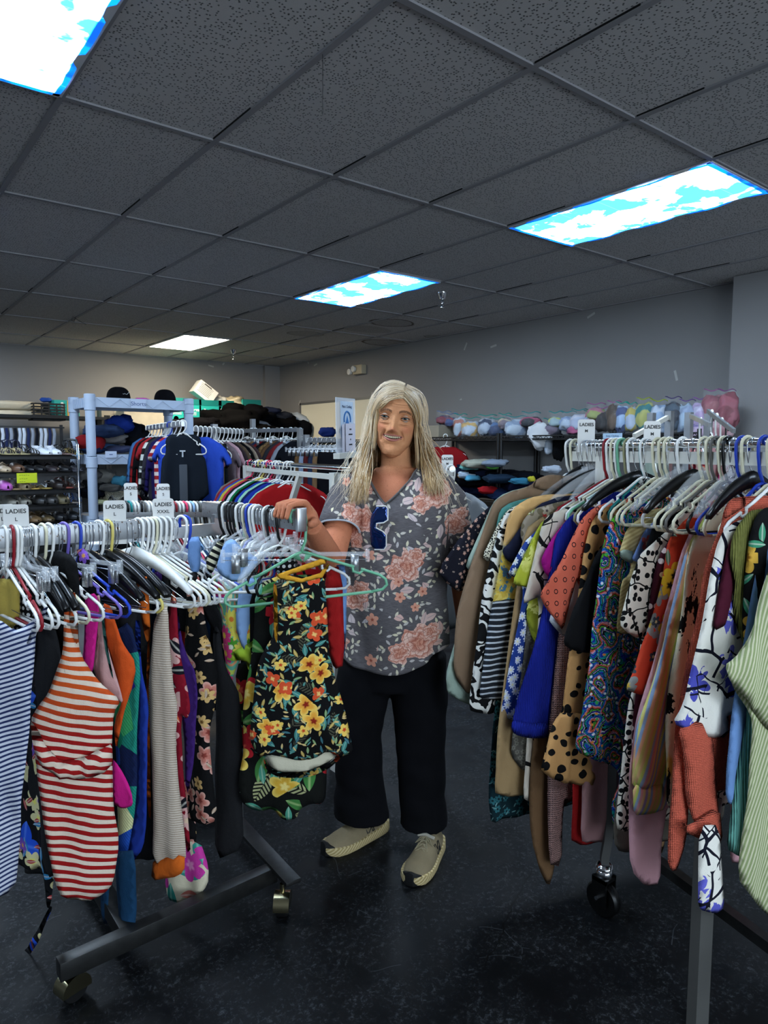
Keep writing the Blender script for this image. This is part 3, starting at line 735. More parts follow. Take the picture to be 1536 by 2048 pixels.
def left_rack():
    r = empty('clothing_rack', Vector((.73, 2.16, 0)))
    o = Vector((.73, 2.16, 0)); T = lambda p: Vector(p)-o
    b = MB(); z = .105
    for p, q in (((.375, 1.835, z), (1.02, 1.865, z)), ((.50, 2.52, z), (1.07, 2.52, z))): b.bar(T(p), T(q), .04, .05)
    b.bar(T((.56, 1.86, z+.001)), T((.56, 2.52, z+.001)), .045, .048); b.bar(T((1.02, 1.745, z+.024)), T((1.06, 2.52, z+.024)), .05, .014)
    obj('base_frame', b, DSTEEL, r, bevel=.002)
    for x in (.56, 1.05):
        u = MB(); u.bar(T((x, 2.2, .1)), T((x, 2.2, 1.17)), .04, .04); obj('upright', u, STEEL, r)
    c = MB(); c.bar(T((.56, 2.2, 1.17)), T((1.05, 2.2, 1.17)), .03, .04); c.bar(T((.55, 2.2, 1.17)), T((.55, 2.02, 1.19)), .03, .03); c.bar(T((.9, 2.2, 1.17)), T((.9, 2.46, 1.20)), .03, .03); c.bar(T((1.0, 2.2, 1.18)), T((1.0, 2.2, 1.22)), .026, .03)
    obj('crossbar', c, STEEL, r)
    for R in (RAIL_F, RAIL_A):
        m = MB(); box_rail(m, T(R[0]), T(R[1])); obj('hang_rail', m, RUST, r, bevel=.0015)
    m = MB(); box_rail(m, T(RAIL_B[0]), T(RAIL_B[1])); h = obj('hang_rail', m, RUST, r, bevel=.0015)
    e = MB(); e.box(T((.985, 1.627, 1.249)), (.030, .012, .066)); obj('end_stop', e, STEEL, h, bevel=.003)
    for x, y, a in ((.41, 1.845, .3), (1.012, 1.80, .9), (.56, 2.5, 2), (1.06, 2.5, 1)): caster(Matrix.Translation(T((x, y, 0))) @ Matrix.Rotation(a, 4, 'Z'), r)
    tag(r, 'low steel clothing rack on brass casters crowded with swimwear, under the person\'s hand', 'clothing rack')
left_rack()
def rot_dir(deg): a = math.radians(deg); return Vector((math.sin(a), -math.cos(a), 0))     # 0 = straight out of the front rail, towards the viewer
def garment(name, fabk, M, px, label, cat, group=None, mats=None, **kw):
    poly = plane_poly(px, M)
    me = cloth_mesh(name, poly, **kw)
    o = link(name, me, fab(fabk) if isinstance(fabk, str) else fabk, None, M)
    return tag(o, label, cat, group)
def patch(name, fabk, o, px, off=-.006, **kw):
    """a part of a garment traced on the same plane, lying off its face"""
    M = o.matrix_basis @ Matrix.Translation((0, off, 0)); me = cloth_mesh(name, plane_poly(px, M), **kw)
    return link(name, me, fab(fabk) if isinstance(fabk, str) else fabk, o, Matrix.Translation((0, off, 0)))
def rail_pt(R, px, py=None):
    """point on a rail's top line seen at image column px"""
    a, b = Vector(R[0]), Vector(R[1]); n = ray(px, 0).cross(ray(px, 2048)); t = -(a-cC).dot(n)/(b-a).dot(n); return a+(b-a)*t
# hangers on the front rail: column of the hook, kind, colour, turn
FR = [(8, 'tube', 'white', 8), (16, 'wire', '', 6), (22, 'tube', 'red', 6), (29, 'tube', 'white', 10), (36, 'tube', 'white', 12), (41, 'clip', 'clear', 8), (45, 'wire', '', 10), (49, 'wire', '', 9), (53, 'clip', 'clear', 11), (58, 'solid', 'black', 10),
      (64, 'tube', 'white', 14), (71, 'solid', 'black', 12), (84, 'tube', 'cream', 16), (97, 'tube', 'white', 22), (110, 'wire', '', 18), (117, 'clip', 'clear', 16), (127, 'tube', 'purple', 24), (142, 'wire', '', 20), (152, 'tube', 'blue', 21),
      (164, 'clip', 'clear', 19), (171, 'wire', '', 22), (178, 'solid', 'black', 21), (190, 'wire', '', 20), (197, 'tube', 'white', 26), (208, 'solid', 'black', 21), (215, 'tube', 'yellow', 22), (222, 'solid', 'black', 23), (228, 'solid', 'black', 22),
      (246, 'wire', '', 22), (256, 'wire', '', 23), (268, 'solid', 'white', 24), (276, 'tube', 'white', 24), (287, 'tube', 'white', 25), (296, 'tube', 'white', 26), (304, 'tube', 'cream', 25), (311, 'tube', 'white', 27), (322, 'tube', 'white', 27), (332, 'tube', 'white', 29), (345, 'clear', 'clear', 26), (362, 'tube', 'white', 29), (370, 'tube', 'blue', 28)]
KN = {'tube': 'tube hanger', 'wire': 'thin wire hanger', 'solid': 'moulded hanger', 'clear': 'clear plastic hanger', 'clip': 'clear clip hanger'}
FH = {}
for i, (x, k, c, t) in enumerate(FR):
    p = rail_pt(RAIL_F, x)
    col = '' if k in ('clear', 'wire', 'clip') else c + ' '
    FH[x] = hanger(k, c, frame(p, rot_dir(t)), f"{col}{KN[k]} on the front swimwear rail, {ordn(i)} from its left end", W=.212 if k != 'clip' else .16)
for x, sz, lab in ((33, 'L', 'white LADIES L divider near the left end of the front swimwear rail'), (10, 'L', 'white LADIES divider partly behind the LADIES L one'), (230, 'L', 'white LADIES L divider beside black hangers, mid front swimwear rail'), (327, 'XXXL', 'white LADIES divider with a long size, right part of the front swimwear rail')):
    p = rail_pt(RAIL_F, x); d = Vector((-.95, .3, 0)) if x > 200 else Vector((-.99, .1, 0))
    size_tag(frame(p+Vector((0, .03 if x == 10 else 0, .012)), -d), sz, lab)
# hooks on the end rail B and the rear rail A, only the tops show
BC = ['black', 'white', 'black', 'black', 'black', 'white', 'cream', 'cream', 'blue', 'white', 'white', 'grey', 'white', 'white', 'black', 'white', 'white', 'black']
for i, c in enumerate(BC):
    p = rail_pt(RAIL_B, 447 + i*6.8)
    k = 'clip' if i in (6, 11, 15) else 'clear' if i in (12, 16) else 'tube'
    hanger(k, 'clear' if k != 'tube' else c, frame(p, (-.93, -.25-.01*(i % 3), 0)), f"{'' if k != 'tube' else c+' '}{KN[k]} on the short rail under the hand, {ordn(i)} from its far end", W=.10 if k == 'tube' else .15)
AC = ['white', 'black', 'teal', 'white', 'white', 'black', 'grey', 'white', 'white', 'black', 'white', 'white', 'white', 'black', 'white', 'red', 'white', 'white', 'pink', 'white', 'lightblue', 'white', 'grey', 'white', 'white', 'black', 'white', 'white', 'white', 'white']
for i, c in enumerate(AC):
    p = rail_pt(RAIL_A, 243 + i*6.9)
    hanger('tube', c, frame(p, (-.25, 1, 0)), f"{c} plastic tube hanger on the rear swimwear rail, {ordn(i)} from its left end", W=.12)
for x, sz, lab in ((262, 'S', 'narrow LADIES divider behind the black prong on the rear swimwear rail'), (327, 'S', 'small white LADIES divider on the rear swimwear rail')):
    size_tag(frame(rail_pt(RAIL_A, x)+Vector((0, 0, .02)), (.95, -.3, 0)), sz, lab, w=.045, h=.13)
def prong():
    p = rail_pt(RAIL_F, 300) + Vector((-.03, .10, -.01)); M = frame(p, cR); mb = MB()
    mb.tube([(-.035, 0, -.06), (-.055, 0, .065), (-.05, 0, .075), (.0, 0, -.01), (.02, 0, -.06)], .004, 8)
    tag(obj('display_prong', mb, BLACKP, None, M), 'black bent plastic prong sticking up behind the front swimwear rail', 'prong')
prong()

# garments on the front rail (outlines measured in the photograph, each on its own hanging plane)
def hangplane(x, t, fwd=.10): return frame(rail_pt(RAIL_F, x) + rot_dir(t)*fwd, rot_dir(t))
def wide(x, t, fwd, ax): return frame(rail_pt(RAIL_F, x) + rot_dir(t)*fwd, Vector(ax))
o = garment('tank_top', 'navystripe', wide(28, 12, .20, (.80, -.60, 0)), [(-70, 1232), (0, 1236), (30, 1262), (58, 1248), (84, 1222), (97, 1212), (90, 1235), (74, 1262), (72, 1310), (66, 1400), (58, 1480), (50, 1545), (40, 1620), (32, 1700), (22, 1792), (-40, 1800), (-90, 1800), (-90, 1400)], 'navy and white striped knit tank top hanging foremost at the left edge', 'tank top', amp=.022, freq=9, th=.02, h=.012)
patch('strap', 'navystripe', o, [(82, 1222), (92, 1212), (98, 1214), (60, 1290), (52, 1286)], -.012, th=.006, amp=.001)
o = garment('swim_cover', 'hibiscus', hangplane(58, 22, .12), [(40, 1330), (78, 1330), (80, 1480), (85, 1600), (100, 1690), (105, 1740), (104, 1815), (97, 1812), (90, 1770), (82, 1738), (55, 1740), (32, 1725), (35, 1560)], 'black swimsuit with blue palm leaves and cream hibiscus behind the navy striped top', 'swimsuit', amp=.008)
patch('tie_tail', 'hibiscus', o, [(99, 1812), (105, 1815), (92, 1845), (72, 1895), (45, 1925), (15, 1935), (-5, 1936), (-5, 1925), (25, 1918), (50, 1902), (70, 1868), (86, 1838)], 0, th=.006, amp=.004)
o = garment('patterned_swim_top', 'polka', hangplane(47, 20, .08), [(28, 1160), (62, 1150), (70, 1300), (62, 1330), (30, 1325), (18, 1250)], 'black swim top with small pale print hanging under the first white hangers', 'swim top')
o = garment('olive_swim_top', 'yellow', hangplane(22, 20, .05), [(-20, 1155), (38, 1158), (42, 1245), (20, 1260), (-20, 1255)], 'plain mustard cup swim top half hidden at the left edge', 'swim top')
o = garment('black_swimsuit', 'black', hangplane(88, 20, .10), [(78, 1150), (120, 1140), (138, 1200), (140, 1330), (128, 1420), (95, 1420), (82, 1280)], 'plain black swimsuit right behind the orange striped strap', 'swimsuit')
o = garment('striped_swim_dress', 'orangestripe', wide(97, 24, .20, (.86, -.51, 0)), [(131, 1186), (152, 1184), (154, 1250), (160, 1312), (196, 1362), (243, 1400), (227, 1425), (224, 1480), (225, 1525), (226, 1610), (239, 1684), (226, 1768), (208, 1790), (172, 1811), (124, 1801), (110, 1762), (90, 1661), (79, 1580), (72, 1520), (60, 1440), (78, 1410), (98, 1385), (116, 1335), (127, 1302), (129, 1250)],
            'one-shouldered orange, red and white striped swim dress with a twisted waist', 'swim dress', th=.055, puff=.05, amp=.010, freq=7, h=.012)
patch('waist_twist', 'orangestripe', o, [(60, 1440), (72, 1456), (95, 1498), (122, 1524), (160, 1518), (200, 1498), (225, 1488), (226, 1528), (205, 1548), (160, 1562), (110, 1556), (78, 1530), (64, 1490)], -.026, th=.036, amp=.010, freq=30, fan=False)
patch('strap', 'orangestripe', o, [(137, 1186), (153, 1184), (157, 1282), (152, 1290), (139, 1250)], -.012, th=.008, amp=.001)
o = garment('striped_strap_top', 'orangestripe', hangplane(84, 24, .10), [(86, 1250), (104, 1246), (108, 1340), (120, 1370), (112, 1400), (84, 1400), (66, 1440), (64, 1420), (80, 1350)], 'second strap and back of a red and white striped swimsuit behind the swim dress', 'swimsuit')
o = garment('pink_swimsuit', 'hotpink', hangplane(132, 24, .14), [(172, 1190), (192, 1186), (200, 1215), (190, 1290), (186, 1345), (178, 1350), (168, 1330), (172, 1240)], 'hot pink strap swimsuit hanging from the purple hanger', 'swimsuit', h=.01)
o = garment('pale_pink_swimsuit', 'palepink', hangplane(140, 24, .13), [(190, 1192), (200, 1190), (210, 1260), (226, 1330), (246, 1400), (240, 1408), (215, 1385), (182, 1352), (188, 1290)], 'pale pink swimsuit with a green edge between the hot pink and the orange ones', 'swimsuit', h=.01)
patch('piping', 'teal', o, [(199, 1195), (203, 1194), (216, 1300), (228, 1360), (222, 1350), (208, 1290)], -.008, th=.004, amp=0)
o = garment('geometric_swimsuit', 'geo', hangplane(176, 24, .12), [(226, 1265), (262, 1240), (284, 1330), (276, 1450), (272, 1600), (255, 1715), (244, 1735), (228, 1730), (232, 1600), (226, 1450)], 'blue and green geometric print swimsuit behind the orange one', 'swimsuit', amp=.008)
o = garment('pink_swim_shorts', 'hotpink', hangplane(150, 24, .13), [(226, 1515), (238, 1530), (262, 1585), (264, 1612), (244, 1620), (228, 1605)], 'small bright pink swim bottom beside the striped swim dress', 'swim bottom', h=.01)
o = garment('orange_swimsuit', 'orange', hangplane(150, 25, .145), [(204, 1205), (222, 1212), (229, 1243), (246, 1280), (271, 1330), (262, 1390), (243, 1448), (230, 1505), (226, 1440), (244, 1400), (228, 1345), (212, 1290)], 'bright orange one-piece swimsuit hanging from the purple hanger', 'swimsuit', th=.02, h=.012)
o = garment('blue_swimsuit', 'bluesolid', hangplane(200, 24, .15), [(268, 1240), (281, 1242), (283, 1330), (297, 1405), (296, 1520), (292, 1640), (282, 1700), (258, 1730), (255, 1690), (268, 1600), (272, 1450), (272, 1330)], 'plain royal blue swimsuit beside the orange one', 'swimsuit', amp=.008)
o = garment('tiered_tank', 'beigestripe', hangplane(205, 26, .16), [(304, 1275), (311, 1240), (324, 1215), (336, 1212), (340, 1300), (348, 1395), (354, 1415), (350, 1480), (360, 1600), (371, 1690), (371, 1722), (306, 1728), (303, 1600), (300, 1480), (294, 1400)], 'beige striped tank top with orange straps and an orange hem', 'tank top', th=.03, amp=.008, freq=26, h=.012)
patch('hem_band', 'orangetrim', o, [(306, 1716), (371, 1706), (371, 1742), (345, 1756), (302, 1761)], -.004, th=.03, amp=.006)
patch('strap', 'orangetrim', o, [(272, 1158), (281, 1151), (297, 1154), (301, 1280), (297, 1290), (291, 1276), (278, 1210)], -.004, th=.010, amp=.003)
patch('edging', 'orangetrim', o, [(294, 1290), (300, 1282), (300, 1500), (303, 1640), (297, 1632), (292, 1560)], .010, th=.008, amp=.002)
o = garment('cream_knit_top', 'cream', hangplane(228, 26, .14), [(312, 1225), (330, 1205), (338, 1212), (326, 1260), (330, 1330), (354, 1400), (352, 1440), (342, 1410), (318, 1300)], 'cream knit strap top behind the beige striped tank', 'tank top', h=.012)
o = garment('red_print_swimsuit', 'redpink', hangplane(285, 26, .13), [(330, 1262), (345, 1180), (353, 1180), (357, 1290), (372, 1380), (380, 1420), (372, 1440), (362, 1430), (366, 1560), (378, 1700), (370, 1710), (352, 1590), (342, 1400), (332, 1320)], 'red and pink flowered swimsuit beside the beige striped tank', 'swimsuit', h=.012)
o = garment('purple_swimsuit', 'purple', hangplane(300, 26, .15), [(352, 1180), (362, 1270), (376, 1320), (392, 1345), (395, 1400), (388, 1480), (383, 1540), (370, 1600), (366, 1450), (356, 1340)], 'deep purple swimsuit beside the black flowered dress', 'swimsuit', h=.012)
patch('strap', 'purple', o, [(306, 1146), (318, 1142), (325, 1150), (322, 1172), (312, 1172)], -.004, th=.012, amp=.002)
o = garment('black_floral_dress', 'blackfloral', hangplane(318, 28, .155), [(374, 1165), (386, 1150), (402, 1155), (408, 1220), (420, 1290), (430, 1330), (430, 1400), (420, 1470), (428, 1560), (436, 1640), (404, 1650), (376, 1640), (380, 1540), (384, 1440), (378, 1380), (368, 1300), (372, 1230)], 'black sundress with pink and gold flowers under the white hangers', 'dress', th=.03, amp=.010, freq=20)
patch('strap', 'black', o, [(374, 1150), (388, 1143), (396, 1146), (392, 1172), (374, 1176)], -.006, th=.014, amp=.002)
o = garment('charcoal_skirt', 'charcoal', hangplane(352, 28, .15), [(424, 1240), (440, 1250), (450, 1330), (480, 1400), (486, 1560), (484, 1700), (430, 1720), (428, 1560), (434, 1420)], 'long charcoal skirt hanging beside the black flowered dress', 'skirt', th=.03, amp=.012, freq=12)
o = garment('black_strap_dress', 'black', hangplane(345, 28, .16), [(392, 1140), (406, 1134), (420, 1190), (440, 1230), (444, 1260), (432, 1275), (418, 1250), (404, 1200)], 'black dress strap over the end white hanger', 'dress', h=.012)
o = garment('retro_floral_top', 'retro', hangplane(372, 30, .17), [(422, 1140), (438, 1150), (460, 1175), (478, 1190), (498, 1230), (514, 1274), (506, 1290), (510, 1330), (500, 1342), (492, 1318), (478, 1322), (464, 1360), (470, 1400), (466, 1450), (459, 1452), (455, 1420), (450, 1330), (444, 1280), (438, 1230), (430, 1170)], 'retro mint, pink and orange daisy print top with a lime ruffled edge', 'top', th=.03, amp=.010, freq=16, h=.012)
patch('ruffle_edge', MAT('lime_edge', 'b8d83a', .7), o, [(450, 1312), (474, 1300), (512, 1278), (514, 1282), (500, 1300), (510, 1330), (500, 1343), (490, 1320), (474, 1322), (452, 1317)], -.012, th=.006, amp=.012, freq=60)
o = garment('green_leaf_dress', 'tropical2', hangplane(374, 34, .24), [(470, 1330), (500, 1320), (512, 1380), (500, 1480), (494, 1500), (478, 1498), (472, 1440)], 'leafy green and red print garment beside the hanging tropical dress', 'dress', h=.012)
o = garment('tropic_wrap', 'pinktropic', hangplane(300, 30, .12), [(340, 1690), (400, 1680), (417, 1735), (416, 1770), (395, 1795), (362, 1806), (334, 1800), (328, 1760)], 'cream wrap with pink and teal tropical leaves hanging lowest below the orange hem', 'wrap', th=.02)
o = garment('navy_print_skirt', 'blackfloral', hangplane(330, 27, .06), [(352, 1560), (388, 1560), (390, 1700), (372, 1700), (356, 1640)], 'dark flowered skirt end behind the beige striped tank', 'skirt')
for i, (pl_, lab) in enumerate((([(232, 1700), (275, 1700), (266, 1880), (250, 1888), (236, 1882)], 'long dark blue wrap whose end hangs just above the rack base'), ([(196, 1740), (222, 1740), (216, 1848), (202, 1850)], 'dark blue scarf end behind the striped swim dress'))):
    garment('blue_wrap', 'deepblue', hangplane(150+i*20, 24, .02), pl_, lab, 'wrap', th=.012)
o = garment('black_long_dress', 'black', hangplane(240, 22, -.02), [(150, 1300), (330, 1290), (345, 1690), (330, 1720), (150, 1720)], 'long plain black dress hanging in the middle of the front rail', 'dress')
o = garment('black_wide_dress', 'charcoal', hangplane(60, 16, -.03), [(20, 1250), (130, 1250), (140, 1700), (110, 1760), (40, 1740)], 'plain charcoal dress behind the striped swim dress', 'dress')

for pl_, fk, x, t, fw, lab in (([(66, 1112), (110, 1100), (150, 1112), (160, 1180), (150, 1262), (70, 1262)], 'black', 100, 16, .0, 'black swim top crowded between the first white hangers'), ([(176, 1130), (215, 1118), (262, 1135), (275, 1200), (262, 1290), (180, 1280)], 'charcoal', 205, 20, .02, 'charcoal swim top under the black moulded hangers'),
                           ([(150, 1100), (172, 1096), (186, 1150), (180, 1215), (160, 1190)], 'hibiscus', 150, 18, .01, 'dark flowered bikini behind the purple hanger'), ([(330, 1120), (372, 1118), (385, 1200), (372, 1270), (338, 1250)], 'black', 335, 24, .03, 'black swim top behind the white hangers at the right end of the front rail')):
    garment('bikini', fk, hangplane(x, t, fw), pl_, lab, 'swim top')

# the dress in front, its green hanger and clip hanger, hooked over the rail end under the hand
def hero_dress():
    p = Vector((.985, 1.648, 1.272)); M = frame(p, (.83, -.56, 0)) @ Matrix.Rotation(math.radians(-7), 4, 'Y').inverted()
    M = frame(p, (.83, -.56, 0), (0, 0, 1)) @ Matrix.Rotation(math.radians(-6), 4, 'Y')
    hanger('tube', 'green', M, 'green plastic tube hanger hooked over the rail end under the hand', W=.225, drop=.115)
    M2 = frame(p + Vector((0, .010, 0)), (.83, -.56, 0))
    hanger('clip', 'clear', M2, 'clear clip hanger with steel clips holding the front tropical dress', W=.20, drop=.13)
    pd = frame(p + Vector((0, -.016, 0)), (.83, -.56, 0))
    o = garment('floral_dress', 'tropical', pd, [(548, 1158), (590, 1160), (640, 1150), (650, 1160), (654, 1220), (658, 1300), (664, 1330), (674, 1370), (690, 1420), (700, 1470), (707, 1506), (680, 1512), (655, 1500), (628, 1520), (596, 1524), (566, 1516), (540, 1508), (515, 1516), (498, 1480), (504, 1420), (510, 1360), (518, 1320), (534, 1290), (548, 1270), (546, 1210)],
                'black sleeveless dress with orange tropical flowers hanging in front of the person\'s hip', 'dress', th=.05, amp=.013, freq=11, puff=.05, h=.011)
    patch('hem_lining', 'cream', o, [(528, 1512), (560, 1506), (600, 1510), (640, 1494), (682, 1502), (655, 1528), (610, 1546), (560, 1548), (535, 1530)], .016, th=.010, amp=.004)
    patch('hem_band', 'tropical', o, [(526, 1516), (535, 1532), (560, 1546), (610, 1544), (655, 1528), (684, 1505), (682, 1516), (655, 1540), (610, 1556), (560, 1556), (532, 1542)], .010, th=.008, amp=.003)
    patch('neck_trim', 'mustard', o, [(550, 1150), (562, 1146), (640, 1118), (654, 1120), (652, 1127), (600, 1144), (575, 1150), (604, 1157), (640, 1146), (656, 1126), (659, 1130), (645, 1155), (602, 1166), (560, 1158)], -.018, th=.006, amp=.001, h=.006, round_=0)
    patch('panel_piping', 'mustard', o, [(547, 1170), (554, 1170), (556, 1250), (554, 1290), (548, 1270)], -.018, th=.006, amp=.0)
    pd2 = frame(p + Vector((-.012, .075, 0)), (.83, -.56, 0))
    o2 = garment('leafy_dress', 'tropical2', pd2, [(512, 1170), (560, 1150), (640, 1150), (655, 1400), (654, 1470), (653, 1590), (644, 1604), (622, 1600), (600, 1612), (594, 1632), (566, 1640), (545, 1620), (520, 1628), (500, 1622), (482, 1604), (476, 1560), (488, 1500), (486, 1400), (506, 1300)],
                 'green, red and yellow tropical dress hanging behind the front black one', 'dress', th=.05, amp=.016, freq=9, puff=.05)
    M3 = frame(p + Vector((-.004, .09, 0)), (.88, -.47, 0))
    hanger('tube', 'white', M3, 'white plastic hanger behind the green one on the rail end', W=.20)
    for j, (fk, pl_, lab) in enumerate((('red', [(648, 1140), (684, 1130), (690, 1330), (668, 1340), (655, 1300)], 'deep red long garment just behind the tropical dresses'), ('skyblue', [(668, 1130), (694, 1128), (692, 1300), (680, 1330)], 'bright blue garment behind the red one by the person\'s hip'))):
        garment('hanging_garment', fk, frame(p + Vector((-.0, .15+.05*j, 0)), (.83, -.56, 0)), pl_, lab, 'garment')
    for j, (fk, pl_, lab) in enumerate((('lightblue', [(432, 1135), (448, 1085), (466, 1075), (488, 1100), (520, 1118), (500, 1150), (470, 1165), (440, 1150)], 'pale blue bikini top clipped near the far end of the short rail'),
                                        ('blackcream', [(412, 1120), (430, 1088), (452, 1072), (440, 1110), (424, 1150), (414, 1140)], 'cream and black striped swim top beside the pale blue bikini top'),
                                        ('polka', [(548, 1118), (590, 1112), (592, 1145), (552, 1150)], 'black polka dot garment seen through the clear hangers'),
                                        ('lightblue', [(480, 1160), (530, 1150), (520, 1260), (512, 1320), (486, 1300), (470, 1250)], 'pale blue garment behind the retro daisy top'),
                                        ('skyblue', [(378, 1075), (402, 1072), (402, 1140), (385, 1150), (374, 1120)], 'blue top hanging under the end of the front rail'),
                                        ('black', [(500, 1170), (550, 1165), (556, 1330), (500, 1340)], 'black garment on the short rail behind the leafy dress'))):
        garment('swim_garment', fk, frame(rail_pt(RAIL_B, (578, 570, 555, 548, 542, 550)[j]), (.85, -.50, 0)), pl_, lab, 'swimwear', h=.012)
hero_dress()
# dark garments along the rear rail fill the rack
for i in range(14):
    p = rail_pt(RAIL_A, 250 + i*15); fk = ['black', 'navy', 'charcoal', 'white', 'black', 'red', 'navyfloral', 'black', 'deepblue', 'charcoal', 'blackfloral', 'navy', 'pink', 'black'][i]
    M = frame(p + Vector((0, .03, 0)), (-.25, 1, 0)); w = .17; L = .62 + .06*(i % 4)
    me = cloth_mesh('hanging_garment', [(-.05, -.12), (.05, -.12), (w, -.19), (w, -.3), (w-.03, -L), (-w+.03, -L), (-w, -.3), (-w, -.19)], h=.03, amp=.007)
    o = link('hanging_garment', me, fab(fk), None, M); tag(o, f"{fk if fk != 'navyfloral' else 'navy flowered'} garment on the rear swimwear rail, {ordn(i)} from its left end".replace('blackfloral', 'black flowered').replace('deepblue', 'dark blue'), 'garment')

# ------------------------------------------------------------------ the blouse rack on the right
RD = Vector((.27, .963, 0)).normalized(); RH = Vector((-.963, .27, 0)).normalized(); R0 = Vector((2.0, 1.47, 1.472))
def RP(s): return R0 - RD*s
def blouse_rack():
    r = empty('clothing_rack', Vector((1.85, .95, 0))); o = Vector((1.85, .95, 0))
    W = MAT('rack_white', 'c9c7bd', .4)
    m = MB(); m.cyl(RP(-.07)-o-Vector((0, 0, .0125)), RP(1.15)-o-Vector((0, 0, .0125)), .0125, 14); obj('hang_rail', m, CHROME, r)
    m = MB(); m.bar(RP(-.03)-o-Vector((0, 0, .052)), RP(1.1)-o-Vector((0, 0, .052)), .03, .034)
    for s in (.0, 1.05): m.bar(RP(s)-o-Vector((0, 0, .02)), RP(s)-o-Vector((0, 0, .06)), .02, .02)
    obj('crossbar', m, W, r)
    foot = {}
    for s in (.12, 1.1):
        p = RP(s)-o; u = MB(); u.bar((p.x, p.y, .16), (p.x, p.y, 1.42), .035, .035); obj('upright', u, W, r)
    LEGM = MAT('rack_grey', '4a4946', .5)
    c1 = Vector((1.80, 1.19, 0))-o; c2 = Vector((1.612, .788, 0))-o
    u = MB(); u.bar((c2.x, c2.y, .0), (c2.x, c2.y, 0.50), .042, .03, up=(RD.x, RD.y, 0)); q_ = RP(.62)-o; u.bar((c2.x, c2.y, .485), (q_.x, q_.y, .485), .03, .03); obj('leg', u, LEGM, r)
    u = MB(); u.tube([c1+Vector((0, 0, .13)), c1+Vector((0, 0, .19)), c1+Vector((.012, .0, .235)), c1+Vector((.03, .005, .30)), c1+Vector((.03, .005, 1.0))], .017, 4); obj('leg', u, LEGM, r)
    m = MB()
    for s, c in ((.12, c1), (1.1, Vector((1.46, .40, 0))-o)):
        p = RP(s)-o; m.bar((p.x, p.y, .25), (c.x+.03, c.y, .25), .03, .03)
    m.bar((RP(.12)-o).xy.to_3d()+Vector((0, 0, .2)), (RP(1.1)-o).xy.to_3d()+Vector((0, 0, .2)), .03, .03); obj('base_frame', m, DSTEEL, r)
    k = MB(); k.lathe([(.022, .125), (.026, .135), (.026, .145), (.022, .15), (.027, .158), (.024, .165), (.018, .17)], 20); k.cyl((-.04, 0, .07), (.04, 0, .07), .006, 8)
    s_ = obj('caster_stem', k, CHROME, r, Matrix.Translation(c1))
    k = MB(); k.lathe([(.02, -.016), (.05, -.016), (.055, -.010), (.055, .010), (.05, .016), (.02, .016)], 24, M=Matrix.Rotation(PI/2, 3, 'Y'), c=(0, 0, .055)); k.box((-.024, 0, .085), (.006, .05, .09)); k.box((.024, 0, .085), (.006, .05, .09)); k.box((0, 0, .122), (.054, .05, .012))
    obj('caster', k, MAT('caster_black', '060606', .35), s_)
    tag(r, 'chrome railed clothing rack of blouses on the right, with a black caster', 'clothing rack')
blouse_rack()
RHK = [(1141, 'tube', 'white'), (1150, 'tube', 'cream'), (1158, 'wire', ''), (1164, 'solid', 'black'), (1170, 'clear', 'clear'), (1176, 'wire', ''), (1182, 'clear', 'clear'), (1188, 'solid', 'black'), (1194, 'clear', 'clear'), (1200, 'wire', ''), (1207, 'clear', 'clear'),
       (1213, 'tube', 'red'), (1219, 'tube', 'white'), (1228, 'tube', 'cream'), (1236, 'tube', 'white'), (1244, 'tube', 'green'), (1254, 'tube', 'olive'), (1264, 'tube', 'white'), (1273, 'solid', 'black'), (1281, 'tube', 'white'), (1291, 'tube', 'teal'), (1298, 'wire', ''), (1309, 'tube', 'cream'), (1320, 'tube', 'cream'),
       (1338, 'tube', 'cream'), (1346, 'wire', ''), (1354, 'clear', 'clear'), (1366, 'tube', 'white'), (1386, 'solid', 'black'), (1400, 'tube', 'cream'), (1410, 'clear', 'clear'), (1422, 'tube', 'cream'), (1432, 'tube', 'grey'), (1446, 'tube', 'cream'), (1458, 'tube', 'black'), (1470, 'clear', 'clear'),
       (1486, 'tube', 'blue'), (1496, 'tube', 'cream'), (1508, 'solid', 'black'), (1530, 'tube', 'blue'), (1545, 'tube', 'cream'), (1560, 'tube', 'white')]
RR_ = random.Random(5); TAKEN = set()
BLS = [-.02, .02, .04, .07, .09, .11, .13, .15, .165, .185, .205, .215, .245, .26, .285, .315, .365, .39, .41, .45, .50, .535, .56, .575, .60, .745, .76, .77, .78, .80, .83]
for i, (x, k, c) in enumerate(RHK):
    a, b = R0, RP(1); n = ray(x, 0).cross(ray(x, 2048)); t = -(a-cC).dot(n)/(b-a).dot(n); p = a+(b-a)*t
    sh = (R0-p).dot(RD); near = [q for q in BLS if q not in TAKEN and abs(q-sh) < .03]; W_, D_ = .135, .112
    if near:
        q = min(near, key=lambda q: abs(q-sh)); TAKEN.add(q); p = RP(q-.007); W_, D_ = (.20, .125) if q < .3 else (.165, .112)
    tw = RR_.uniform(-.10, .10) if not near else 0; ax = Vector((RH.x-RD.x*tw, RH.y-RD.y*tw, 0))
    hanger(k, c or 'white', frame(p, ax), f"{c+' ' if c not in ('', 'clear') else ''}{KN[k]} on the blouse rack, {ordn(i)} from its far end", W=W_, drop=D_)
def rside(s, prof, hem=None):
    M = frame(RP(s), RH); q = plane_poly(prof, M); q = [(max(.012, x), z) for x, z in q]
    return M, q + [(-x, z) for x, z in reversed(q)]
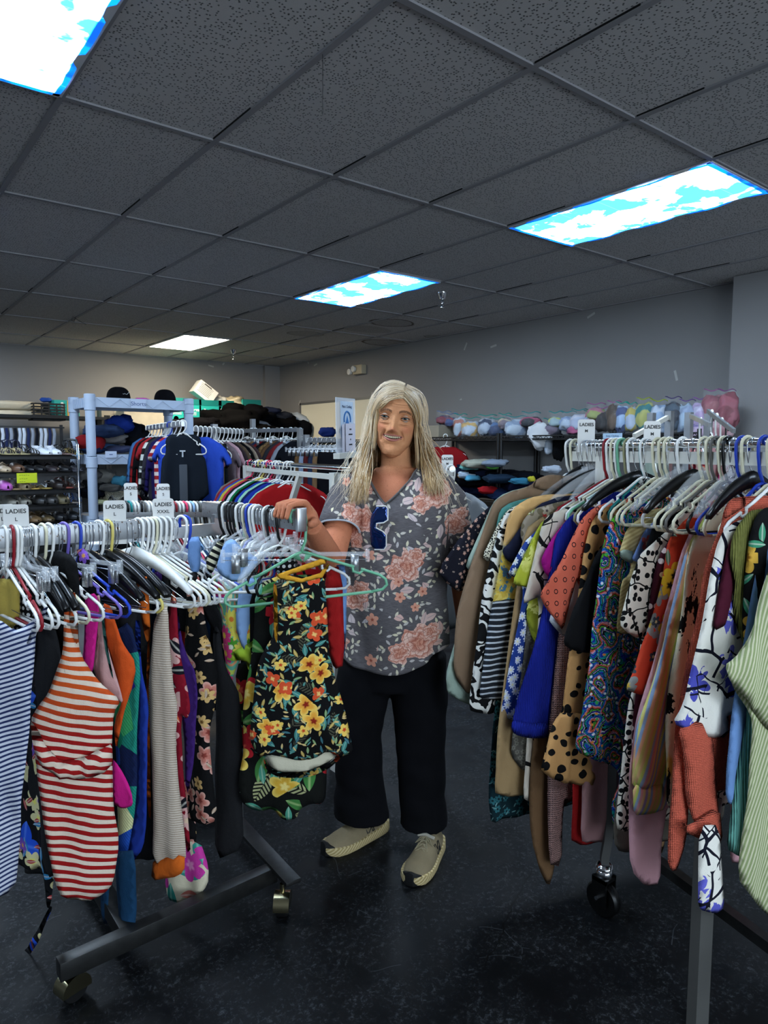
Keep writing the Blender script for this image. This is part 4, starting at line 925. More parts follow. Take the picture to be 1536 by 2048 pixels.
BL = [
 ('blouse', 'navyfloral', -.02, [(1145, 952), (1085, 972), (1040, 985), (985, 1006), (930, 1060), (873, 1141), (896, 1170), (924, 1187), (955, 1150), (975, 1180), (965, 1330)], 'dark navy blouse with tiny rust flowers, farthest on the blouse rack', 'blouse'),
 ('blouse', 'mint', .0, [(1140, 950), (1075, 968), (1010, 985), (985, 1005), (960, 1060), (931, 1130), (938, 1142), (950, 1150), (925, 1230), (900, 1310), (890, 1350), (894, 1385), (912, 1398), (938, 1410), (950, 1415)], 'pale mint top showing behind the brown jacket', 'top'),
 ('jacket', 'brown', .02, [(1128, 952), (1098, 950), (1075, 957), (1062, 972), (1015, 985), (990, 1002), (975, 1035), (952, 1100), (932, 1160), (918, 1210), (913, 1240), (908, 1290), (905, 1332), (915, 1360), (935, 1390), (946, 1375), (960, 1300), (975, 1340), (970, 1390)], 'taupe brown jacket with long sleeves and collar at the far end', 'jacket'),
 ('top', 'teal', .04, [(1120, 985), (1060, 995), (1020, 1005), (1000, 1020), (992, 1050), (988, 1100), (992, 1350)], 'heathered teal top just in front of the brown jacket', 'top'),
 ('blouse', 'speckle', .055, [(1110, 990), (1045, 1005), (1015, 1020), (1001, 1040), (982, 1080), (964, 1112), (978, 1126), (992, 1100), (1000, 1350)], 'cream blouse with fine black specks in front of the teal top', 'blouse'),
 ('blouse', 'zebra', .07, [(1115, 990), (1050, 1010), (1015, 1022), (1002, 1050), (985, 1110), (968, 1180), (955, 1270), (942, 1360), (938, 1410), (942, 1424), (985, 1428)], 'black and white bold curvy print blouse between cream and apricot tops', 'blouse'),
 ('skirted_top', 'teallace', .08, [(1140, 1005), (1060, 1020), (1030, 1050), (1010, 1200), (990, 1400), (982, 1470), (978, 1640), (992, 1645)], 'dark teal lace top hanging lowest near the far end', 'top'),
 ('t_shirt', 'tree', .09, [(1100, 988), (1060, 995), (1035, 1010), (1016, 1030), (1008, 1070), (1003, 1100), (990, 1170), (978, 1250), (966, 1340), (958, 1394), (970, 1400), (1000, 1400)], 'apricot t-shirt with a yellow and blue landscape print', 't-shirt'),
 ('top', 'navy', .11, [(1125, 990), (1075, 1010), (1048, 1045), (1020, 1085), (1004, 1100), (1012, 1120), (1026, 1128), (1040, 1110), (1050, 1370)], 'navy top with a short sleeve over the apricot t-shirt', 'top'),
 ('blouse', 'vintage', .13, [(1150, 998), (1110, 1005), (1062, 1020), (1045, 1045), (1041, 1070), (1048, 1090), (1056, 1100), (1062, 1350)], 'taupe blouse with a faded vintage flower print', 'blouse'),
 ('tunic', 'tan', .14, [(1150, 1010), (1090, 1030), (1050, 1060), (1030, 1200), (1000, 1400), (990, 1480), (986, 1585), (1010, 1592), (1030, 1596)], 'plain tan tunic whose hem shows below the blue daisy blouse', 'tunic'),
 ('blouse', 'daisyblue', .15, [(1170, 1005), (1100, 1035), (1055, 1075), (1038, 1100), (1015, 1145), (1022, 1152), (1035, 1156), (1045, 1180), (1036, 1240), (1022, 1300), (1010, 1370), (1000, 1430), (1022, 1440), (1040, 1440)], 'blue blouse covered in white daisies', 'blouse'),
 ('blouse', 'lace', .16, [(1180, 1020), (1110, 1040), (1070, 1080), (1050, 1300), (1025, 1470), (1022, 1510), (1048, 1545), (1075, 1545)], 'grey brown lace blouse hanging behind the cream line-drawn one', 'blouse'),
 ('t_shirt', 'lime', .165, [(1165, 1010), (1120, 1025), (1085, 1040), (1070, 1065), (1045, 1115), (1023, 1165), (1035, 1172), (1056, 1174), (1062, 1190), (1050, 1225), (1070, 1300)], 'lime green camouflage t-shirt', 't-shirt'),
 ('blouse', 'creamline', .185, [(1190, 1000), (1140, 1012), (1100, 1028), (1085, 1045), (1072, 1100), (1060, 1150), (1045, 1208), (1060, 1202), (1080, 1194), (1072, 1300), (1060, 1420), (1052, 1500), (1045, 1595), (1060, 1606), (1090, 1606)], 'cream blouse with loose black line drawings', 'blouse'),
 ('trousers', 'darktan', .195, [(1180, 1030), (1140, 1050), (1100, 1200), (1075, 1400), (1060, 1560), (1062, 1680), (1080, 1740), (1096, 1774), (1105, 1740), (1112, 1690), (1125, 1600)], 'dark tan garment tapering to a point below the far blouses', 'trousers'),
 ('top', 'magenta', .205, [(1195, 1010), (1140, 1035), (1110, 1065), (1085, 1110), (1082, 1125), (1090, 1150), (1105, 1160), (1112, 1260)], 'magenta top showing beside the royal blue sweater', 'top'),
 ('sweater', 'royal', .215, [(1222, 984), (1205, 995), (1165, 1015), (1130, 1040), (1110, 1075), (1104, 1115), (1090, 1200), (1070, 1290), (1040, 1380), (1026, 1440), (1022, 1456), (1030, 1470), (1062, 1474), (1090, 1474)], 'royal blue ribbed sweater', 'sweater'),
 ('blouse', 'waffle', .235, [(1225, 1010), (1170, 1030), (1140, 1100), (1115, 1300), (1098, 1480), (1096, 1560), (1094, 1728), (1125, 1736), (1127, 1600), (1140, 1600)], 'mauve waffle-knit top with sleeves hanging low', 'top'),
 ('top', 'navywhite', .245, [(1225, 1010), (1170, 1035), (1140, 1080), (1122, 1200), (1097, 1238), (1108, 1255), (1126, 1272), (1140, 1274), (1150, 1380)], 'white and navy top whose pale corner shows under the coral blouse', 'top'),
 ('blouse', 'coraldiamond', .26, [(1252, 996), (1215, 1004), (1185, 1015), (1160, 1038), (1140, 1080), (1120, 1130), (1095, 1165), (1077, 1188), (1092, 1215), (1112, 1245), (1126, 1262), (1140, 1200), (1155, 1150), (1165, 1260)], 'coral blouse with little dark diamonds and a pointed sleeve', 'blouse'),
 ('top', 'red', .27, [(1250, 1010), (1200, 1030), (1170, 1080), (1150, 1300), (1142, 1500), (1140, 1680), (1165, 1692)], 'dark red top mostly hidden behind the tan spotted blouse', 'top'),
 ('blouse', 'tanspot', .285, [(1270, 1004), (1240, 1005), (1205, 1018), (1180, 1048), (1168, 1100), (1160, 1160), (1150, 1240), (1136, 1310), (1128, 1380), (1124, 1420), (1108, 1440), (1096, 1480), (1084, 1530), (1083, 1543), (1110, 1560), (1150, 1568), (1180, 1570), (1178, 1500), (1185, 1430), (1190, 1500), (1175, 1630)], 'tan blouse with black spots and a ruffled sleeve', 'blouse'),
 ('blouse', 'rose', .30, [(1285, 1010), (1235, 1030), (1210, 1080), (1190, 1300), (1165, 1560), (1160, 1680), (1180, 1690)], 'dusty rose top whose hem shows low in the middle of the rack', 'top'),
 ('blouse', 'black', .315, [(1285, 990), (1262, 998), (1238, 1040), (1195, 1105), (1175, 1150), (1150, 1210), (1127, 1280), (1130, 1292), (1150, 1302), (1178, 1306), (1195, 1300), (1200, 1420)], 'plain black blouse between the tan spotted and paisley ones', 'blouse'),
 ('blouse', 'paisley', .365, [(1318, 992), (1285, 998), (1250, 1012), (1225, 1035), (1213, 1065), (1203, 1110), (1196, 1180), (1186, 1260), (1180, 1330), (1168, 1400), (1154, 1470), (1150, 1493), (1165, 1510), (1200, 1524), (1228, 1532), (1240, 1560), (1220, 1600), (1222, 1650), (1245, 1665)], 'multicoloured paisley blouse with blue, green and orange swirls', 'blouse'),
 ('shirt', 'creamstripe', .39, [(1325, 1016), (1300, 1020), (1275, 1040), (1252, 1060), (1244, 1085), (1237, 1108), (1248, 1120), (1264, 1126), (1258, 1150), (1240, 1160), (1234, 1220), (1230, 1260), (1250, 1270)], 'cream and tan striped shirt with a mint cuff', 'shirt'),
 ('blouse', 'bluefloral', .41, [(1335, 1028), (1310, 1040), (1290, 1065), (1272, 1095), (1262, 1120), (1275, 1125), (1290, 1260)], 'slate blue blouse with green and red flowers', 'blouse'),
 ('blouse', 'black', .45, [(1365, 1000), (1330, 1010), (1310, 1040), (1290, 1100), (1280, 1290), (1262, 1350), (1268, 1450)], 'plain black top behind the black and white vine blouse', 'top'),
 ('blouse', 'taupe', .47, [(1372, 1020), (1330, 1060), (1300, 1250), (1250, 1500), (1226, 1640), (1230, 1700), (1260, 1702)], 'taupe top showing lowest behind the vine print blouse', 'top'),
 ('blouse', 'vine', .50, [(1396, 992), (1375, 1000), (1352, 1040), (1325, 1070), (1300, 1090), (1276, 1112), (1262, 1150), (1250, 1200), (1238, 1248), (1250, 1262), (1280, 1280), (1286, 1270), (1276, 1330), (1254, 1430), (1240, 1560), (1228, 1655), (1250, 1662)], 'cream blouse with a black leafy vine print', 'blouse'),
 ('blouse', 'maroondot', .515, [(1400, 1030), (1370, 1045), (1340, 1070), (1318, 1110), (1306, 1160), (1292, 1270), (1270, 1400), (1262, 1560), (1290, 1590)], 'maroon blouse with pale dots', 'blouse'),
 ('blouse', 'redfloral', .535, [(1406, 1022), (1390, 1024), (1362, 1048), (1336, 1080), (1328, 1130), (1318, 1180), (1300, 1240), (1283, 1290), (1268, 1345), (1254, 1380), (1268, 1386), (1284, 1390), (1296, 1370), (1300, 1560)], 'fiery red blouse with yellow and grey flowers', 'blouse'),
 ('shirt', 'pink', .56, [(1430, 1010), (1400, 1030), (1380, 1060), (1360, 1110), (1345, 1180), (1322, 1260), (1296, 1360), (1270, 1460), (1254, 1540), (1258, 1590), (1262, 1640), (1258, 1738), (1285, 1768), (1300, 1774), (1318, 1765), (1322, 1690), (1335, 1600)], 'pink cotton shirt with the longest tail', 'shirt'),
 ('shirt', 'pastel', .575, [(1440, 1000), (1420, 1004), (1395, 1060), (1370, 1100), (1355, 1160), (1342, 1220), (1318, 1310), (1296, 1390), (1276, 1450), (1268, 1520), (1265, 1580), (1330, 1600), (1336, 1500), (1345, 1450), (1348, 1560)], 'shirt in pastel yellow, blue and orange stripes with a buttoned cuff', 'shirt'),
 ('blouse', 'brushgold', .60, [(1450, 1014), (1430, 1020), (1404, 1052), (1382, 1090), (1370, 1140), (1362, 1220), (1350, 1300), (1338, 1380), (1330, 1460), (1330, 1560), (1334, 1612), (1352, 1616), (1358, 1560), (1370, 1500)], 'cream and gold blouse with black brush strokes', 'blouse'),
 ('shirt', 'coral', .745, [(1496, 992), (1462, 998), (1450, 1020), (1442, 1050), (1425, 1085), (1405, 1150), (1395, 1220), (1380, 1300), (1368, 1380), (1352, 1450), (1352, 1500), (1345, 1600), (1336, 1720), (1342, 1742), (1355, 1740), (1372, 1690), (1380, 1600)], 'coral gauze shirt with a turned-up cuff', 'shirt'),
 ('blouse', 'bluewhite', .76, [(1500, 1034), (1470, 1042), (1445, 1062), (1430, 1090), (1420, 1130), (1410, 1190), (1398, 1260), (1380, 1340), (1362, 1410), (1344, 1446), (1380, 1462), (1420, 1474), (1456, 1476), (1458, 1420)], 'white blouse with violet blue flowers and inky outlines', 'blouse'),
 ('blouse', 'maroon', .77, [(1505, 1040), (1480, 1060), (1455, 1085), (1442, 1150), (1432, 1210), (1424, 1262), (1450, 1250), (1482, 1230), (1490, 1440)], 'plain maroon blouse beside the olive knit top', 'blouse'),
 ('sweater', 'olive', .78, [(1520, 1018), (1500, 1022), (1475, 1050), (1462, 1080), (1458, 1120), (1470, 1170), (1466, 1200), (1478, 1260), (1490, 1330), (1500, 1420)], 'olive green knit top', 'sweater'),
 ('blouse', 'blackyellow', .79, [(1530, 1012), (1512, 1030), (1500, 1070), (1496, 1110), (1490, 1160), (1486, 1250), (1490, 1400)], 'black blouse with yellow flowers at the right edge', 'blouse'),
 ('top', 'skyblue', .8, [(1548, 1060), (1535, 1085), (1518, 1130), (1505, 1180), (1490, 1260), (1478, 1330), (1462, 1430), (1452, 1520), (1448, 1600), (1470, 1614), (1500, 1618), (1505, 1560)], 'light blue cotton top at the right', 'top'),
 ('cardigan', 'aqua', .81, [(1555, 1090), (1540, 1110), (1525, 1200), (1505, 1350), (1490, 1480), (1476, 1560), (1464, 1640), (1458, 1700), (1475, 1712), (1498, 1716)], 'aqua ribbed cardigan with round buttons', 'cardigan'),
 ('shirt', 'greenstripe', .83, [(1570, 1090), (1545, 1110), (1530, 1160), (1515, 1220), (1495, 1280), (1470, 1318), (1449, 1330), (1462, 1365), (1490, 1410), (1500, 1440), (1496, 1520), (1490, 1640), (1480, 1760), (1500, 1790), (1530, 1826), (1545, 1836)], 'cream and green pinstriped shirt nearest at the right edge', 'shirt'),
]
BG = {}
for i, (nm, fk, s, prof, lab, cat) in enumerate(BL):
    M, poly = rside(s, prof)
    me = cloth_mesh(nm, poly, h=.015, th=.010, amp=.008, freq=17, puff=.014, seed=i, grow=None)
    o = link(nm, me, fab(fk), None, M); tag(o, lab, cat); BG[fk + ('' if fk not in BG else str(i))] = o
def rpart(name, fk, key, px, off, **kw):   # local Y of these planes points to the viewer
    return patch(name, fk, BG[key], px, off, **kw)
rpart('cuff', 'pastel', 'pastel', [(1264, 1568), (1300, 1574), (1332, 1566), (1334, 1618), (1300, 1628), (1268, 1632)], .010, th=.020, amp=.002)
rpart('sleeve', 'pastel', 'pastel', [(1352, 1180), (1372, 1100), (1388, 1110), (1380, 1200), (1362, 1320), (1345, 1440), (1334, 1575), (1300, 1580), (1266, 1575), (1276, 1450), (1296, 1390), (1318, 1310)], .008, th=.020, amp=.006)
rpart('collar', 'coral', 'coral', [(1460, 998), (1490, 992), (1492, 1012), (1470, 1026), (1446, 1040), (1452, 1016)], .010, th=.012, amp=.002)
rpart('sleeve', 'coral', 'coral', [(1352, 1450), (1400, 1440), (1425, 1470), (1434, 1560), (1444, 1640), (1448, 1690), (1425, 1680), (1385, 1645), (1372, 1600), (1368, 1520)], .016, th=.022, amp=.008)
rpart('cuff', 'coral', 'coral', [(1362, 1642), (1376, 1652), (1440, 1612), (1448, 1688), (1420, 1686), (1385, 1672), (1366, 1660)], .030, th=.018, amp=.003)
rpart('sleeve', 'bluewhite', 'bluewhite', [(1398, 1650), (1440, 1650), (1444, 1760), (1448, 1815), (1430, 1828), (1400, 1820), (1394, 1800)], .036, th=.018, amp=.004)
rpart('sleeve', 'greenstripe', 'greenstripe', [(1545, 1110), (1530, 1160), (1515, 1220), (1495, 1280), (1470, 1318), (1449, 1330), (1462, 1365), (1495, 1405), (1530, 1455), (1550, 1470), (1560, 1300)], .012, th=.026, amp=.007)
rpart('ruffle', 'tanspot', 'tanspot', [(1122, 1424), (1155, 1426), (1178, 1432), (1184, 1500), (1190, 1568), (1150, 1570), (1108, 1560), (1083, 1542), (1096, 1480), (1108, 1440)], .012, th=.022, amp=.010, freq=26)
rpart('cuff', 'royal', 'royal', [(1022, 1440), (1058, 1446), (1098, 1446), (1100, 1474), (1062, 1478), (1026, 1468)], .010, th=.026, amp=.003)
rpart('collar', 'brown', 'brown', [(1075, 957), (1098, 949), (1128, 951), (1122, 982), (1090, 982), (1062, 973)], .010, th=.014, amp=.002)
rpart('cuff', 'mint', 'creamstripe', [(1237, 1104), (1250, 1098), (1268, 1104), (1266, 1128), (1250, 1122), (1238, 1112)], .008, th=.016, amp=.001)
b_ = BG['aqua']
for y in (1622, 1653, 1676):
    q = b_.matrix_basis.inverted() @ on_plane(1496, y, b_.matrix_basis.translation, b_.matrix_basis.col[1].to_3d())
    obj('button', MB().lathe([(.0, -.002), (.008, -.002), (.009, 0), (.0085, .003), (.006, .0035), (.0055, .0015), (0, .0015)], 16, M=Matrix.Rotation(-PI/2, 3, 'X')), MAT('aqua_button', '4f9f98', .3), b_, Matrix.Translation((q.x, .014, q.z)))
size_tag(frame(RP(.03)+Vector((0, 0, .030)), cR*.98), 'M', 'white LADIES M divider at the far end of the blouse rack', w=.058, h=.11)
size_tag(frame(RP(.36)+Vector((.03, .04, .022)), cR*.98), 'M', 'white divider half hidden behind cream hangers on the blouse rack', w=.05, h=.09)
# the small four-way rack standing behind the blouse rack
def small_rack():
    c = at_depth(1345, 860, 3.3); r = empty('clothing_rack', Vector((c.x, c.y, 0))); z = 1.56
    m = MB()
    U = [at_depth(x, 860, t) for x, t in ((1302, 3.35), (1338, 3.2), (1377, 3.3), (1416, 3.4))]
    for p in U: u = MB(); u.bar((p.x-c.x, p.y-c.y, 0), (p.x-c.x, p.y-c.y, 1.62), .03, .03); obj('upright', u, STEEL, r)
    W = MAT('rack_white', 'c9c7bd', .4)
    for (x0, y0, t0, x1, y1, t1), mt in (((1338, 833, 3.2, 1268, 872, 2.95), W), ((1416, 822, 3.4, 1468, 862, 3.05), STEEL), ((1377, 830, 3.3, 1420, 850, 3.1), STEEL)):
        a = at_depth(x0, y0, t0); b = at_depth(x1, y1, t1); o = Vector((c.x, c.y, 0)); mm = MB(); mm.bar(a-o, b-o, .014, .02); obj('slanted_arm', mm, mt, r)
    for z in (.1,): 
        b = MB(); b.bar((-.3, 0, z), (.3, 0, z), .04, .04); b.bar((0, -.3, z+.001), (0, .3, z+.001), .04, .04); obj('base_frame', b, DSTEEL, r)
    tag(r, 'steel rack with slanted arms standing behind the blouse rack', 'clothing rack')
    for i, (x, y, t) in enumerate(((1424, 822, 3.36), (1434, 829, 3.3), (1444, 838, 3.23), (1455, 848, 3.15), (1303, 846, 3.08), (1402, 838, 3.2))):
        p = at_depth(x, y, t); hanger('tube', 'white' if i != 3 else 'black', frame(p, (.75, .66, 0)), f"{'white' if i != 3 else 'black'} plastic hanger on a slanted arm behind the blouse rack, {ordn(i)} along", W=.15)
        w = .15; me = cloth_mesh('small_garment', [(-.04, -.11), (.04, -.11), (w, -.18), (w, -.28), (w-.03, -.5), (-w+.03, -.5), (-w, -.28), (-w, -.18)], h=.03)
        o = link('small_garment', me, fab(['rose', 'hotpink', 'palepink', 'white', 'mint', 'redpink'][i]), None, frame(p, (.75, .66, 0))); tag(o, f"{['dusty rose', 'hot pink', 'pale pink', 'white', 'mint green', 'red flowered'][i]} garment on the slanted-arm rack behind the blouses", 'garment')
small_rack()

# ------------------------------------------------------------------ the person
PO = Vector((1.53, 1.87, 0)); PX = Vector((PO.y, -PO.x, 0)).normalized(); PM = frame(PO, PX); PMi = PM.inverted()
def P2L(p): return PMi @ Vector(p)
def ploc(px, py, yl):
    return P2L(on_plane(px, py, PO + PM.col[1].to_3d()*yl, PM.col[1].to_3d()))
def lerp_tab(tab, z):
    if z <= tab[0][0]: return tab[0][1:]
    for (a, *A), (b, *B) in zip(tab, tab[1:]):
        if z <= b:
            t = (z-a)/(b-a); return [p+(q-p)*t for p, q in zip(A, B)]
    return tab[-1][1:]
def sst(x, a, b): t = min(1, max(0, (x-a)/(b-a))); return t*t*(3-2*t)
def gau(d2): return math.exp(-d2)
# head sections: z above the eye line, half width, front, back
HT = [(-.136, .006, .050, -.046), (-.131, .020, .072, -.02), (-.122, .034, .083, .0), (-.106, .046, .087, .022), (-.085, .0595, .087, .045), (-.055, .067, .087, .07), (-.02, .0695, .085, .088), (.02, .0715, .087, .097), (.05, .0705, .085, .096), (.075, .064, .073, .085), (.095, .050, .052, .064), (.106, .034, .034, .042), (.112, .016, .016, .02), (.1135, .002, .002, .002)]
HM = Matrix.Translation((-.012, -.012, 1.548)) @ Matrix.Rotation(math.radians(-3), 4, 'Z') @ Matrix.Rotation(math.radians(7.5), 4, 'Y') @ Matrix.Rotation(math.radians(2), 4, 'X')
def head_pt(z, phi, infl=0.0):
    w, f, b = lerp_tab(HT, z); s, c = math.sin(phi), math.cos(phi)
    x = math.copysign(abs(s)**.88, s)*(w+infl); y = -c*(f+infl) if c > 0 else -c*(b+infl)
    return Vector((x, y, z))
def face_disp(x, z):
    ax = abs(x); d = 0
    nb = sst(z, -.052, -.036)*(1-sst(z, -.002, .022)); hgt = .006+.020*sst(-z, -.012, .038)
    d += nb*hgt*gau((x/.0095)**2)
    d += .017*gau((x/.0125)**2+((z+.039)/.011)**2)
    d += .011*gau(((ax-.0165)/.0078)**2+((z+.043)/.0085)**2)
    d -= .0105*gau(((ax-.0345)/.0175)**2+((z-.001)/.0115)**2)
    d += .0065*gau(((ax-.034)/.022)**2+((z-.0215)/.0080)**2)
    d += .0050*gau(((ax-.034)/.016)**2+((z+.0165)/.006)**2)
    d -= .0042*gau(((ax-.034)/.018)**2+((z+.0245)/.004)**2)
    d += .0105*gau(((ax-.043)/.020)**2+((z+.034)/.018)**2)
    lx = .024+.012*sst(-z, .038, .068); d -= .0080*gau(((ax-lx)/.0045)**2)*sst(-z, .036, .05)*(1-sst(-z, .072, .088))
    d += .0055*gau((x/.034)**2+((z+.064)/.017)**2)
    ms = -.0645+4.2*x*x; d -= .0095*gau(((z-ms+.001)/.0060)**2)*(1-sst(ax, .026, .036))
    d += .0085*gau((x/.020)**2+((z+.113)/.015)**2); d -= .0035*gau((x/.024)**2+((z+.088)/.007)**2)
    d += .002*gau(((ax-.012)/.006)**2+((z-.05)/.02)**2)
    return d
def build_head(mb):
    nu, nv = 132, 120; rings = []
    for j in range(nv+1):
        t = j/nv; z = -.136 + (.2495)*(.5-.5*math.cos(PI*(.04+.96*t)))*1.0
        z = min(z, .1134)
        R = []
        for i in range(nu):
            u = 2*PI*i/nu; phi = u - .55*math.sin(u)*.55       # denser in front
            p = head_pt(z, phi); c = math.cos(phi)
            if c > 0: p.y -= face_disp(p.x, z)*sst(c, .05, .45)
            R.append(HM @ p)
        rings.append(R)
    mb.loft(rings, mi=0)
    for s in (-1, 1):                                                            # ears
        pts = [HM @ Vector((s*(.069+.010*k), .012+.010*math.sin(a)+.004, -.012+.027*math.cos(a))) for k, a in [(math.sin(q)*.5+.6, q) for q in [i*PI/6 for i in range(13)]]]
        mb.tube(pts, .005, 6)
        mb.tube([HM @ Vector((s*.066, .014, .008)), HM @ Vector((s*.074, .018, -.01)), HM @ Vector((s*.068, .012, -.034))], [.006, .009, .006], 8)
    def fpt(x, z, o):
        w, f, b = lerp_tab(HT, z); s = min(.98, abs(x)/w)**(1/.88); y = -math.sqrt(max(0, 1-s*s))*f
        return HM @ Vector((x, y-face_disp(x, z)-o, z))
    for s in (-1, 1):                                                            # eyelids
        for up in (1, -1):
            pts = []
            for i in range(9):
                a = PI*i/8; dx = -math.cos(a)*.0150
                pts.append(HM @ Vector((s*.0345+dx, -.0752-.0058*math.sin(a)-.001, .0005+up*math.sin(a)*(.0058 if up > 0 else .0050)+s*dx*.05)))
            mb.tube(pts, [.0012]+[.0024 if up > 0 else .0018]*7+[.0012], 6)
            if up > 0: mb.tube([p + HM.to_3x3() @ Vector((0, -.0018, -.0016)) for p in pts], [.0005]+[.0011]*7+[.0006], 5, mi=2)
    for up, mi in ((1, 1), (-1, 1)):                                              # lips
        pts, rr = [], []
        for i in range(17):
            x = (i/8-1)*.0375; k = 1-(x/.0375)**2; ms = -.0645+4.2*x*x
            z = ms + (.0072*k if up > 0 else -.0098*k)
            pts.append(fpt(x, z, -.0016+.0012*k)); rr.append(.0009+(.0023 if up > 0 else .0032)*k)
        mb.tube(pts, rr, 8, mi=mi)
def build_person():
    root_parts = MB(); b = MB()
    # neck, torso, hips, legs, arms, hands: closed tubes fused into one surface below
    def ell(c, hx, hy, n=28, yaw=-.30):
        return [Vector((c[0]+hx*math.cos(t)*math.cos(yaw)-hy*math.sin(t)*math.sin(yaw), c[1]+hx*math.cos(t)*math.sin(yaw)+hy*math.sin(t)*math.cos(yaw), c[2])) for t in [2*PI*i/n for i in range(n)]]
    TOR = [(.60, -.03, .03, .12, .09), (.74, -.03, .02, .165, .115), (.86, -.025, .01, .172, .115), (1.0, -.022, 0, .168, .112), (1.15, -.018, 0, .172, .112), (1.25, -.012, .0, .174, .104), (1.315, -.01, .012, .135, .080), (1.35, -.01, .018, .095, .066), (1.378, -.010, .016, .076, .062)]
    b.loft([ell((cx, cy, z), hx, hy) for z, cx, cy, hx, hy in TOR])
    b.loft([ell((-.010, .016, 1.33), .062, .058, 24, 0), ell((-.011, .012, 1.37), .056, .055, 24, 0), ell((-.013, .008, 1.40), .052, .053, 24, 0), ell((-.014, .004, 1.44), .051, .054, 24, 0), ell((-.012, .0, 1.50), .048, .052, 24, 0)])
    W = P2L
    shR, elR, wrR = Vector((-.172, .008, 1.296)), Vector((-.222, -.165, 1.075)), W((1.060, 1.690, 1.222))
    b.tube([shR+Vector((.04, .01, .01)), shR, shR.lerp(elR, .5)+Vector((-.008, 0, 0)), elR+Vector((0, .01, .01)), elR+Vector((0, -.02, .002)), elR.lerp(wrR, .35)+Vector((0, 0, -.008)), elR.lerp(wrR, .75), wrR], [.036, .044, .050, .046, .045, .044, .033, .027], 18)
    shL, elL, wrL = Vector((.158, .008, 1.296)), Vector((.222, .07, 1.04)), Vector((.235, -.03, .80))
    b.tube([shL-Vector((.04, 0, -.01)), shL, shL.lerp(elL, .5), elL, elL.lerp(wrL, .35), wrL], [.036, .044, .048, .043, .041, .027], 18)
    # right hand draped over the rail end, four fingers over the top, thumb below
    kn = []
    for i, (y, L, rad) in enumerate(((1.722, .9, .0083), (1.701, 1.0, .0090), (1.679, 1.02, .0092), (1.657, .93, .0088))):
        k = W((1.016, y, 1.292)); m1 = W((.986, y-.006, 1.2855+.0055)); m2 = W((.966-.004*L, y-.008, 1.2865)); tp = W((.956-.006*L, y-.010, 1.262-.010*L))
        kn.append(k); b.tube([wrR.lerp(k, .45), wrR.lerp(k, .8)+Vector((0, 0, .006)), k, m1, m2, tp, tp+Vector((0, 0, -.004))], [.013, .013, rad*1.18, rad*1.0, rad*.97, rad*.84, rad*.4], 10)
    pal = [wrR, wrR.lerp((kn[1]+kn[2])/2, .35), wrR.lerp((kn[1]+kn[2])/2, .7)]
    b.tube(pal, [.025, .031, .027], 14); b.tube([kn[0], kn[3]], .0105, 10)
    b.tube([wrR.lerp(kn[3], .25), W((1.040, 1.648, 1.236)), W((1.022, 1.632, 1.232)), W((1.010, 1.622, 1.236)), W((1.006, 1.618, 1.238))], [.018, .0145, .0108, .0098, .005], 10)
    # left hand hanging, lightly curled
    b.tube([wrL, wrL+Vector((.004, -.012, -.05)), wrL+Vector((.006, -.02, -.085))], [.024, .030, .027], 12, flat=.6)
    for i in range(4):
        f0 = wrL+Vector((.004-.006*i+.008, .014-.018*i-.01, -.085)); l = (.072, .08, .076, .06)[i]
        b.tube([f0, f0+Vector((-.004, -.008, -l*.45)), f0+Vector((-.016, -.012, -l*.8)), f0+Vector((-.026, -.012, -l))], [.009, .0085, .0078, .005], 8)
    b.tube([wrL+Vector((0, -.024, -.03)), wrL+Vector((-.006, -.05, -.06)), wrL+Vector((-.014, -.058, -.09))], [.013, .0105, .007], 8)
    for s, kx, ax, ay in ((-1, -.146, -.112, .082), (1, .080, .118, -.032)):
        b.tube([(s*.085-.03, .02, .74), (kx, .02, .45), (ax, ay, .14), (ax, ay, .06)], [.085, .055, .036, .028], 16)
        dv = (Vector((-.265, -.07, .03))-Vector((-.07, .13, .03))) if s < 0 else (Vector((.033, -.238, .03))-Vector((.136, .013, .03))); d = dv.normalized()
        hl = Vector((-.055, .128, 0)) if s < 0 else Vector((.140, .012, 0)); tl = Vector((-.262, -.062, 0)) if s < 0 else Vector((.040, -.232, 0)); up = Vector((0, 0, 1))
        b.tube([hl.lerp(tl, .14)+up*.045, hl.lerp(tl, .35)+up*.045, hl.lerp(tl, .62)+up*.036, hl.lerp(tl, .80)+up*.032], [.022, .024, .018, .010], 12)
    me0 = b.mesh('tmp'); fixn(me0); t = bpy.data.objects.new('tmp', me0); COL.objects.link(t)
    r = t.modifiers.new('r', 'REMESH'); r.mode = 'VOXEL'; r.voxel_size = .0036
    s = t.modifiers.new('s', 'SMOOTH'); s.factor = .5; s.iterations = 5
    me = bpy.data.meshes.new_from_object(t.evaluated_get(bpy.context.evaluated_depsgraph_get())); bpy.data.objects.remove(t)
    hd = MB(); build_head(hd); hm = fixn(hd.mesh('tmp2'))
    bm = bmesh.new(); bm.from_mesh(me)
    for f in bm.faces: f.material_index = 0
    bm.from_mesh(hm); body = bpy.data.meshes.new('person'); bm.to_mesh(body); bm.free()
    body.polygons.foreach_set('use_smooth', [True]*len(body.polygons))
    HMi = HM.inverted()
